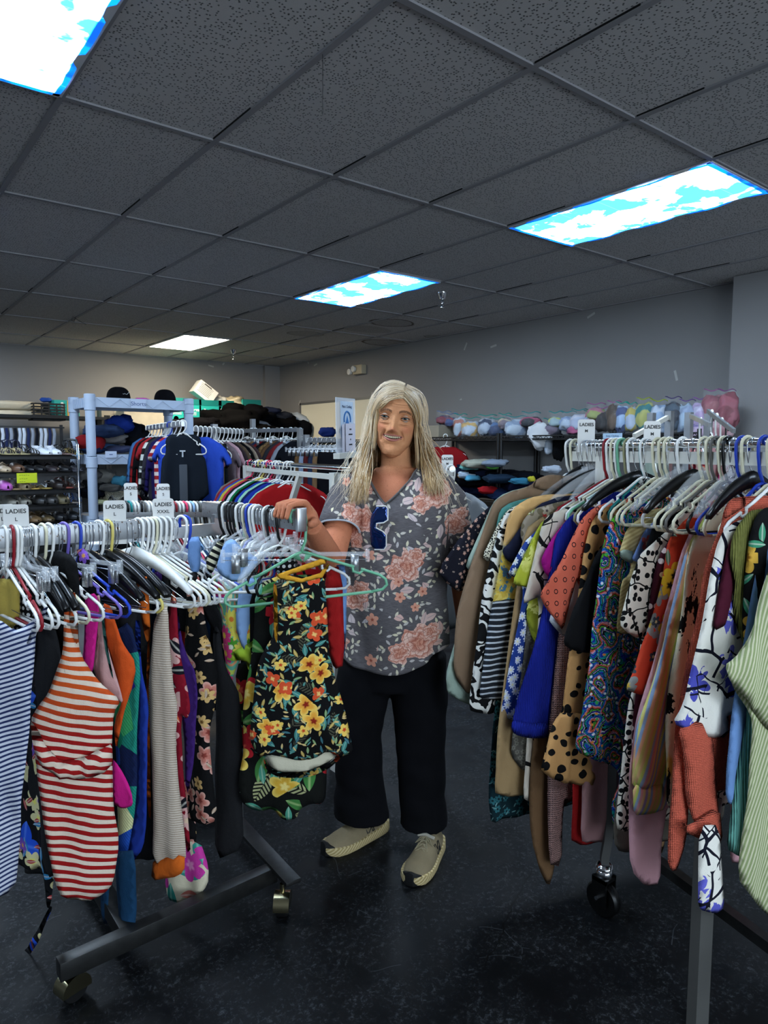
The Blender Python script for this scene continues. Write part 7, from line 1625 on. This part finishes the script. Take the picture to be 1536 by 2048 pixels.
# racks near the back
K3 = (at_depth(486, 858, 6.4), at_depth(600, 858, 6.0)); K3[1].z = K3[0].z
rail_rack('steel clothing rack of patterned tops before the black heap', [K3], [(K3[0].x+.1, K3[0].y, 1.72), (K3[1].x, K3[1].y, 1.62)])
K3L = ['1a1418', 'b05a70', '101014', 'c8c8cc', 'PLD', '20304f', '8a1c22', '15151a', 'PLD', '6f4f30', '2a2a30', '7a1a1e', 'a0a8b4', '14161c']
for i, c in enumerate(K3L):
    mat = FAB('brownplaid', plaid('8a6a40', '4a3420', .05)) if c == 'PLD' else plain(c)
    hang('shirt', 'tee', mat, along(*K3, i/13), Vector((.5, -.86, 0)), f"{'brown plaid' if c == 'PLD' else {'1a1418': 'black', 'b05a70': 'rose', '101014': 'black', 'c8c8cc': 'pale grey', '20304f': 'navy', '8a1c22': 'red', '15151a': 'black', '6f4f30': 'brown', '2a2a30': 'charcoal', '7a1a1e': 'dark red', 'a0a8b4': 'silver grey', '14161c': 'black'}[c]} shirt on the rack before the black heap, {ordn(i)} from the left", 'shirt', seed=i, hk='clip' if i % 3 == 1 else 'tube', hc='white' if i % 4 else 'grey', hlab=f"hanger on the rack before the black heap, {ordn(i)} from the left")
K4 = (at_depth(612, 876, 5.2), at_depth(668, 880, 4.9)); K4[1].z = K4[0].z
rail_rack('steel rack of folded trousers behind the chrome rack', [K4], [(K4[0].x, K4[0].y, 1.55), (K4[1].x+.1, K4[1].y, 1.55)])
for i, c in enumerate(('1a1a20', '7a5a38', '9aa8c0', '5a1c1e', '2a3550', '8a6a48', '101014')):
    hang('trousers', 'pants', plain(c), along(*K4, i/6), Vector((.75, -.66, 0)), f"{['black', 'tan', 'pale blue', 'maroon', 'denim blue', 'camel', 'jet black'][i]} trousers clipped on the rack behind the chrome one", 'trousers', sc=.8, seed=i, hk='clip', hc='clear', hlab=f"clip hanger behind the chrome rack, {ordn(i)} from the left")
# chrome rack with the red t-shirt
C0, C1 = at_depth(494, 919, 4.35), at_depth(705, 931, 2.95); C1.z = C0.z = 1.372
D0, D1 = at_depth(800, 921, 4.2), at_depth(905, 931, 2.9); D0.z = D1.z = 1.372
def chrome_rack():
    r = rail_rack('chrome rail clothing rack of t-shirts behind the person', [(C0, C1), (D0, D1)], [(C1.x-.02, C1.y+.10, 1.34), (D1.x-.02, D1.y+.10, 1.34), (C0.x, C0.y, 1.34)], mats=(CHROME, MAT('rack_white', 'c9c7bd', .4)), rect=False, base=False)
    o = r.location; W = MAT('rack_white', 'c9c7bd', .4); m = MB()
    dn = Vector((0, 0, .055))
    m.bar(C0-o-dn, C1-o-dn, .02, .024); m.bar(D0-o-dn, D1-o-dn, .02, .024); m.bar(C1-o-dn+Vector((-.02, .1, 0)), D1-o-dn+Vector((-.02, .1, 0)), .03, .034)
    a = along(C0, C1, .60)-o-dn; m.bar(a, a+Vector((-.02, .1, -.22)), .03, .02); obj('crossbar', m, W, r)
chrome_rack()
CL = [('long', '6f6a62', 'taupe'), ('tee', '8a2028', 'dark red'), ('tee', '2f4a9a', 'cobalt'), ('tee', 'b8a840', 'mustard'), ('tee', 'b0283a', 'crimson'), ('tee', '1a1a1e', 'black'), ('tee', 'c8ccd0', 'pale grey'), ('tee', '0f6a3a', 'emerald'), ('tee', '101014', 'black collared'), ('tee', '1f3a9a', 'royal blue'), ('tee', '8fc4a8', 'mint green'), ('tee', '16204f', 'navy'), ('tee', '1c2f8a', 'blue'), ('tee', '9accb0', 'pale mint'), ('tee', '9a0c10', 'bright red')]
cd = (C1-C0).normalized(); cax = Vector((-cd.y, cd.x, 0)); cax = cax if cax.dot(cR) > 0 else -cax
for i, (k, c, lab) in enumerate(CL):
    t = .02+.0335*i+(.02 if i > 12 else 0); p = along(C0, C1, t); ax = cax if i < 14 else (cax+Vector((-.05, -.22, 0))).normalized()
    hang('t_shirt', k, plain(c), p, ax, f"{lab} t-shirt on the chrome rack, {ordn(i)} from its far end" if i < 14 else 'bright red t-shirt foremost on the chrome rack behind the hand', 't-shirt', seed=i, sc=.98, hk='tube' if i % 3 else 'wire', hc=['white', 'pink', 'black', 'white', 'white', 'yellow', 'white'][i % 7], hlab=f"hanger on the chrome rack, {ordn(i)} from its far end")
for i, (k, c, lab) in enumerate((('tee', '6f7478', 'grey'), ('tee', '2a4a9a', 'blue'), ('tee', 'a8acae', 'light grey'), ('tee', '1c2230', 'dark navy'), ('tee', '9a9d9c', 'silver grey'), ('tee', '8f9498', 'heather grey'))):
    hang('t_shirt', k, plain(c), along(D0, D1, .70+.055*i), cax, f"{lab} t-shirt behind the person's far shoulder, {ordn(i)} of six", 't-shirt', seed=i, hlab=f"white tube hanger behind the person's far shoulder, {ordn(i)} of six")
size_tag(frame(along(D0, D1, .93)+Vector((0, 0, .0)), cR), 'M', "white size divider beside the person's shoulder", w=.05)
hang('sweater', 'long', plain('8a0f14'), on_plane(891, 869, (4.965, 0, 0), (1, 0, 0)), (.75, -.66, 0), 'dark red sweater hanging behind the person\'s hair', 'sweater', sc=1.12, seed=1, hlab='white tube hanger of the dark red sweater')
def sign():
    a, b = at_depth(672, 852, 2.93), at_depth(710, 852, 3.12); ax = (b-a); w = Vector((ax.x, ax.y, 0)).length; c = (a+b)/2; c.z = 1.545; h = .235
    M = frame(c, ax); r = obj('sign_holder', MB().box((0, 0, 0), (w, .003, h)), MAT('acrylic', (.75, .80, .86), .1, alpha=.45, coat=.7), None, M, smooth=False)
    obj('base_strip', MB().box((0, 0, -h/2-.012), (w, .03, .024)), MAT('rack_white', 'c9c7bd', .4), r, smooth=False); obj('stem', MB().box((0, 0, -h/2-.06), (.02, .012, .09)), MAT('rack_white', 'c9c7bd', .4), r, smooth=False)
    pp = obj('printed_sheet', MB().box((.004, -.004, .025), (w*.66, .001, h*.66)), MAT('paper_white', 'b5c6d8', .7), r, smooth=False)
    text('heading', "Men's Clothing", .017, Matrix.Translation((.004, -.0050, .080)) @ FACE, pp, MAT('print_navy', '2f3f5f', .6))
    l = MB(); l.tube([(.004+.034*math.cos(q), -.005, .025+.034*math.sin(q)) for q in [PI*(1.1-1.2*i/12) for i in range(13)]], .004, 6); l.add([(-.02, -.005, .0), (.028, -.005, .0), (.006, -.005, .045)], [(0, 1, 2)]); obj('round_logo', l, MAT('print_blue', '2f6fae', .6), pp)
    for k, (x, z) in enumerate(((-.015, -.055), (.012, -.052))):
        q = obj('leaflet', MB().box((x, -.012-.004*k, z), (w*.5, .001, .12)), MAT('paper_white2', 'c9c6d2', .7), r, smooth=False); l = MB()
        for j, n in enumerate((.02, .04, .008, .035)): l.box((x, -.013-.004*k, z+.035-.022*j), (n, .0006, .006))
        obj('printed_lines', l, TXT, q, smooth=False)
    tag(r, "clear acrylic sign holder reading Men's Clothing with leaflets, on the chrome rack", 'sign holder')
sign()

# --- shelves along the right-hand wall with bagged baby clothes
def wall_shelves():
    for k, (ya, yb) in enumerate(((4.60, 5.80), (3.36, 4.56), (2.62, 3.33), (7.2, 8.6))):
        r = empty('wall_shelf', Vector((4.98, ya, 0))); L = yb-ya
        for y in (0, L):
            for x in (0, .55): m = MB(); m.cyl((x, y, 0), (x, y, 1.6), .016, 10); obj('post', m, BLK, r)
        for z in (.35, .90, 1.575):
            m = MB(); m.box((.275, L/2, z-.03), (.58, L, .006))
            for x in (-.005, .555): m.bar((x, 0, z-.005), (x, L, z-.005), .008, .012); m.bar((x, 0, z-.04), (x, L, z-.04), .008, .008)
            n = int(L/.06)
            for q in range(n): 
                y = L*(q+.5)/n; m.bar((-.005, y-.03, z-.04), (-.005, y, z-.006), .004, .004); m.bar((-.005, y, z-.006), (-.005, y+.03, z-.04), .004, .004)
            obj('wire_shelf', m, BLK, r, smooth=False)
        tag(r, ['black wire shelf by the right-hand wall, farthest of three', 'black wire shelf by the right-hand wall, middle of three', 'black wire shelf by the right-hand wall, behind the blouse rack', 'black wire shelf under the whiteboard'][k], 'shelf')
    def dx(px, x=5.15): d = ray(px, 880); return x/d.x
    FILM = MAT('zip_bag_film', (.85, .9, .93), .12, alpha=.07, coat=.5, spec=.6)
    def bag(px, py, w, h, c, c2, zc, lab):
        d = dx(px); w *= 1.25; k_ = 1.45 if px > 1195 else 1.2; p = at_depth(px, py-(k_-1)*h*.5, d); h *= k_; s = d/FPX; M = frame(p, (cR.x, cR.y, 0)); rr = random.Random(px)
        inner = blob_mesh('bagged_clothes', w*s*.92, max(.16, w*s*.7), h*s*.92, px*.3, .25)
        r = link('zip_bag', blob_mesh('zip_bag', w*s, max(.18, w*s*.76), h*s, px*.3, .25), FILM, None, M)
        mt = FAB('bag_'+c+c2, lambda g, v: g.mix(g.smooth(g.noise(g.warp(v, 8, .1), 9, 2), .48, .54), H(c), H(c2))); link('clothes', inner, mt, r)
        z = MB().grid(10, 3, lambda u, v: ((u-.5)*w*s*.9, .01*math.sin(u*7), h*s*.40+.05*v+.008*math.sin(u*9+v)))
        t = obj('bag_top', z, FILM, r); tt = MB(); tt.tube([((u-.5)*w*s*.9, .01*math.sin(u*7), h*s*.40+.05+.008*math.sin(u*9+1)) for u in [i/8 for i in range(9)]], .004, 6); obj('zip_strip', tt, MAT('zip_'+zc, zc, .4), t); tag(r, lab, 'bag')
    BGS = [(888, 842, 26, 16, '7a2030', '2a3560', '6a7a9a', 'red and blue clothes'), (903, 846, 24, 16, '3a4a7a', '9a3a40', '6a7a9a', 'blue and red clothes'), (921, 858, 24, 34, 'b4c0cc', 'a86a5a', '0f8f80', 'pale and pink clothes'), (943, 862, 34, 28, 'b8c2ce', 'd0a860', '0f8f80', 'pale blue baby clothes'), (975, 858, 34, 30, 'aeb8c6', '1c2a4a', '0f8f80', 'white and navy clothes'), (996, 862, 30, 26, '24345a', '3f5f8a', '0f8f80', 'dark blue clothes'), (1010, 850, 24, 20, '7a6a70', 'b8a890', '0f8f80', 'beige clothes'),
           (1033, 861, 40, 30, 'b4c0cc', '8a9ab0', '1f8a88', 'icy blue clothes'), (1062, 846, 34, 18, '14161e', 'b04a6a', '1f8a88', 'black and white clothes'), (1103, 862, 30, 22, '6f5f70', '3a3a4a', '1f8a88', 'mauve grey clothes'), (1112, 846, 26, 18, '9fb4b8', 'c8d070', '1f8a88', 'pale green clothes'), (1136, 850, 30, 26, 'aebccc', '8fa0c0', '2f8a8a', 'light blue clothes'), (1160, 846, 32, 26, 'b4bcd0', 'c8c4cc', '2f8a8a', 'white and lilac clothes'), (1148, 862, 24, 16, 'b04a78', '6a3a6a', '2f8a8a', 'pink and plum clothes'), (1180, 850, 24, 28, 'a04a70', '9fb0c8', '2f8a8a', 'pink and blue clothes'), (1192, 832, 34, 22, '98a05a', 'b06a80', 'a05a90', 'olive and pink clothes'),
           (1206, 850, 26, 28, '1c1210', '2a1c18', 'a05a90', 'dark brown clothes'), (1228, 846, 26, 38, '5a4430', '4a3828', 'a05a90', 'tan brown clothes'), (1244, 848, 24, 38, '9fb8d8', '3a4a7a', '2f9a8a', 'sky blue clothes'), (1262, 848, 22, 36, 'b0bcd0', 'b8a850', '2f9a8a', 'white and yellow clothes'), (1288, 842, 28, 40, 'b0b060', '2f7a7a', '9aa82a', 'yellow and teal clothes'), (1318, 846, 30, 40, '8fa8c8', 'b8c4d4', '9aa82a', 'soft blue clothes'), (1346, 842, 30, 42, '1a1c2c', '3a4a5a', '4a3a6a', 'midnight blue clothes'), (1374, 846, 30, 40, '9fb4c8', '8a9ab4', '6a4a8a', 'pale teal clothes'), (1402, 844, 30, 42, 'b09ac0', 'c8c0d8', '8a5a9a', 'lilac clothes'), (1426, 826, 36, 40, '9a5a60', '8a4450', '9a5a8a', 'rose clothes'), (1452, 836, 34, 52, '7a2a38', '9a4a58', '7a4a7a', 'dark red clothes'), (1400, 870, 40, 26, 'b09ab0', '6a5a8a', '8a5a9a', 'mauve clothes'), (1440, 868, 40, 26, 'a06a70', 'c09aa0', '8a5a9a', 'pink clothes')]
    for px, py, w, h, c, c2, zc, lab in BGS: bag(px, py, w, h, c, c2, zc, f"zip bag of {lab} on the right-hand wall shelf")
    p = at_depth(884, 864, dx(884)); tag(obj('cardboard_box', MB().box((0, 0, 0), (.22, .3, .13)), MAT('carton_tan', '8f8674', .7), None, frame(p, (0, -1, 0)), smooth=False, bevel=.004), 'open beige cardboard box at the far end of the wall shelf', 'box')
    heap(1080, 872, 44, 50, dx(1080)-.12, fab('white'), 'cap', 'pale grey cap hanging off the wall shelf edge', 'cap', rough=.2, tilt=-.5, dy=.5)
    heap(1098, 892, 20, 34, dx(1098)-.05, plain('a8b0ba'), 'cloth_bundle', 'pale cloth hanging below the wall shelf beside the cap', 'cloth', dy=.3); heap(1118, 894, 24, 52, dx(1118)-.05, plain('08080a'), 'trousers', 'black garment hanging over the wall shelf edge', 'garment', dy=.3)
    p = on_plane(1225, 872, (4.965, 0, 0), (1, 0, 0)); o = obj('shelf_sign', MB().box((0, 0, 0), (.18, .002, .045)), MAT('paper_blue', '9fb8cc', .7), None, frame(p, (0, -1, 0)), smooth=False); text('lettering', 'Baby Clothes', .022, Matrix.Translation((0, -.0015, 0)) @ FACE, o, MAT('print_navy', '2f3f5f', .6)); tag(o, 'pale blue label strip on the wall shelf edge behind the blouse rack', 'sign')
    rr = random.Random(8); cols = [('0b0d14', 'black'), ('10142a', 'navy'), ('141a30', 'midnight blue'), ('0c0c10', 'jet black'), ('1c2a4a', 'dark denim')]
    spec = [(960, 928, 70, 18, '9a9a8a', 'pale grey'), (990, 926, 50, 14, '7f8a98', 'steel grey'), (985, 932, 26, 12, '5fae4a', 'lime printed'), (940, 934, 40, 12, '6fb0a8', 'mint and white'), (936, 950, 40, 14, 'a8b8c8', 'white and teal'), (928, 952, 24, 10, 'b88a30', 'golden'), (945, 956, 30, 12, '4f9ab8', 'turquoise'), (975, 980, 36, 14, '9a1018', 'red'), (1000, 958, 60, 18, '1a2a3a', 'petrol'), (1040, 962, 40, 12, '2f6f8a', 'teal blue'), (1063, 958, 14, 10, 'b8b030', 'yellow'), (1104, 938, 36, 14, 'a8b0bc', 'white')]
    for i in range(22):
        c, nm = cols[i % 5]; x = 925+ (i*37) % 145; y = 940+(i*23) % 55
        heap(x, y, 70+rr.uniform(-15, 20), 22+rr.uniform(-4, 6), dx(x, 5.2)-.1*(i % 3), plain(c), 'folded_clothes', f"{nm} garment in the pile on the lower wall shelf, {ordn(i)} of the dark ones", 'clothes', rough=.3)
    for i, (x, y, w, h, c, nm) in enumerate(spec): heap(x, y, w, h, dx(x, 5.0)-.15, plain(c), 'folded_clothes', f"{nm} garment lying on the dark pile of the lower wall shelf", 'clothes', rough=.3)
wall_shelves()

# ------------------------------------------------------------------ groups of repeats, plain kind names
GR = [('hanger', 'front swimwear rail', 'hangers on the front swimwear rail'), ('hanger', 'short rail under the hand', 'hangers on the short rail under the hand'), ('hanger', 'rear swimwear rail', 'hangers on the rear swimwear rail'),
      ('hanger', 'on the blouse rack', 'hangers on the blouse rack'), ('hanger', 'slanted arm', 'hangers on the slanted arms'), ('hanger', "second arm of the boys' rack", "hangers on the second arm of the boys' rack"), ('hanger', "the boys' rack", "hangers on the boys' rack"),
      ('hanger', 'before the black heap', 'hangers on the rack before the black heap'), ('hanger', 'behind the chrome rack', 'clip hangers behind the chrome rack'), ('hanger', 'on the chrome rack', 'hangers on the chrome rack'), ('hanger', "far shoulder", "hangers behind the person's far shoulder"),
      ('garment', 'rear swimwear rail', 'garments on the rear swimwear rail'), ('garment', 'slanted-arm rack', 'garments on the slanted-arm rack'), ('', "second arm of the boys' rack", "clothes on the second arm of the boys' rack"), ('shirt', "on the boys' rack", "shirts on the boys' rack"),
      ('shirt', 'before the black heap', 'shirts on the rack before the black heap'), ('trousers', 'clipped on the rack', 'trousers clipped behind the chrome rack'), ('t-shirt', 'chrome rack', 't-shirts on the chrome rack'), ('t-shirt', 'far shoulder', "t-shirts behind the person's far shoulder"),
      ('shoe', 'top tier', 'shoes on the top tier of the shoe rack'), ('shoe', 'second tier', 'shoes on the second tier of the shoe rack'), ('shoe', 'third tier', 'shoes on the third tier of the shoe rack'), ('shoe', 'fourth tier', 'shoes on the fourth tier of the shoe rack'), ('shoe', 'fifth tier', 'shoes on the fifth tier of the shoe rack'),
      ('belt', 'behind the shoe rack', 'belts behind the shoe rack'), ('shorts', 'plastic shelf', 'shorts on the plastic shelf'), ('trousers', 'plastic shelf', 'trousers on the plastic shelf'), ('trousers', 'heap', 'trousers heaped on the back wall shelf'), ('clothes', 'lower wall shelf', 'clothes piled on the lower wall shelf'),
      ('bag', 'zip bag', 'zip bags of clothes on the wall shelf'), ('box', 'diaper box', 'diaper boxes on the back wall shelf'), ('pillow', '', 'pillows on the back wall shelf'), ('rack size divider', '', 'size dividers on the rails'), ('ceiling light', 'sky-print', 'sky-print ceiling lights'),
      ('sprinkler', '', 'ceiling sprinklers'), ('shelf', 'back wall', 'storage shelves along the back wall'), ('shelf', 'black wire shelf', 'wire shelves along the right-hand wall'), ('swimsuit', '', 'swimsuits on the front swimwear rail')]
RN = {'black_floral_dress': 'sundress', 'black_long_dress': 'dress', 'black_strap_dress': 'dress', 'black_wide_dress': 'dress', 'black_swimsuit': 'swimsuit', 'blue_swimsuit': 'swimsuit', 'orange_swimsuit': 'swimsuit', 'pink_swimsuit': 'swimsuit', 'pale_pink_swimsuit': 'swimsuit', 'purple_swimsuit': 'swimsuit',
      'red_print_swimsuit': 'swimsuit', 'geometric_swimsuit': 'swimsuit', 'striped_strap_top': 'swimsuit', 'swim_cover': 'swimsuit', 'blue_wrap': 'wrap', 'tropic_wrap': 'wrap', 'charcoal_skirt': 'skirt', 'navy_print_skirt': 'skirt', 'cream_knit_top': 'knit_top', 'tiered_tank': 'tank_top', 'green_leaf_dress': 'dress', 'leafy_dress': 'dress',
      'floral_dress': 'dress', 'pink_swim_shorts': 'swim_bottom', 'olive_swim_top': 'bikini', 'patterned_swim_top': 'bikini', 'retro_floral_top': 'blouse', 'skirted_top': 'lace_top', 'striped_swim_dress': 'swim_dress', 'boys_shirt': 'shirt', 'hanging_garment': 'garment', 'small_garment': 'garment', 'swim_garment': 'swimwear', 'hanging_belt': 'belt', 'folded_jeans': 'folded_trousers'}
for o in list(bpy.data.objects):
    if o.parent is None and 'label' in o:
        b = o.name.split('.')[0]
        if b in RN: o.name = RN[b]
        if 'group' not in o:
            for c, k, g_ in GR:
                if (not c or o['category'] == c) and k in o['label']: o['group'] = g_; break
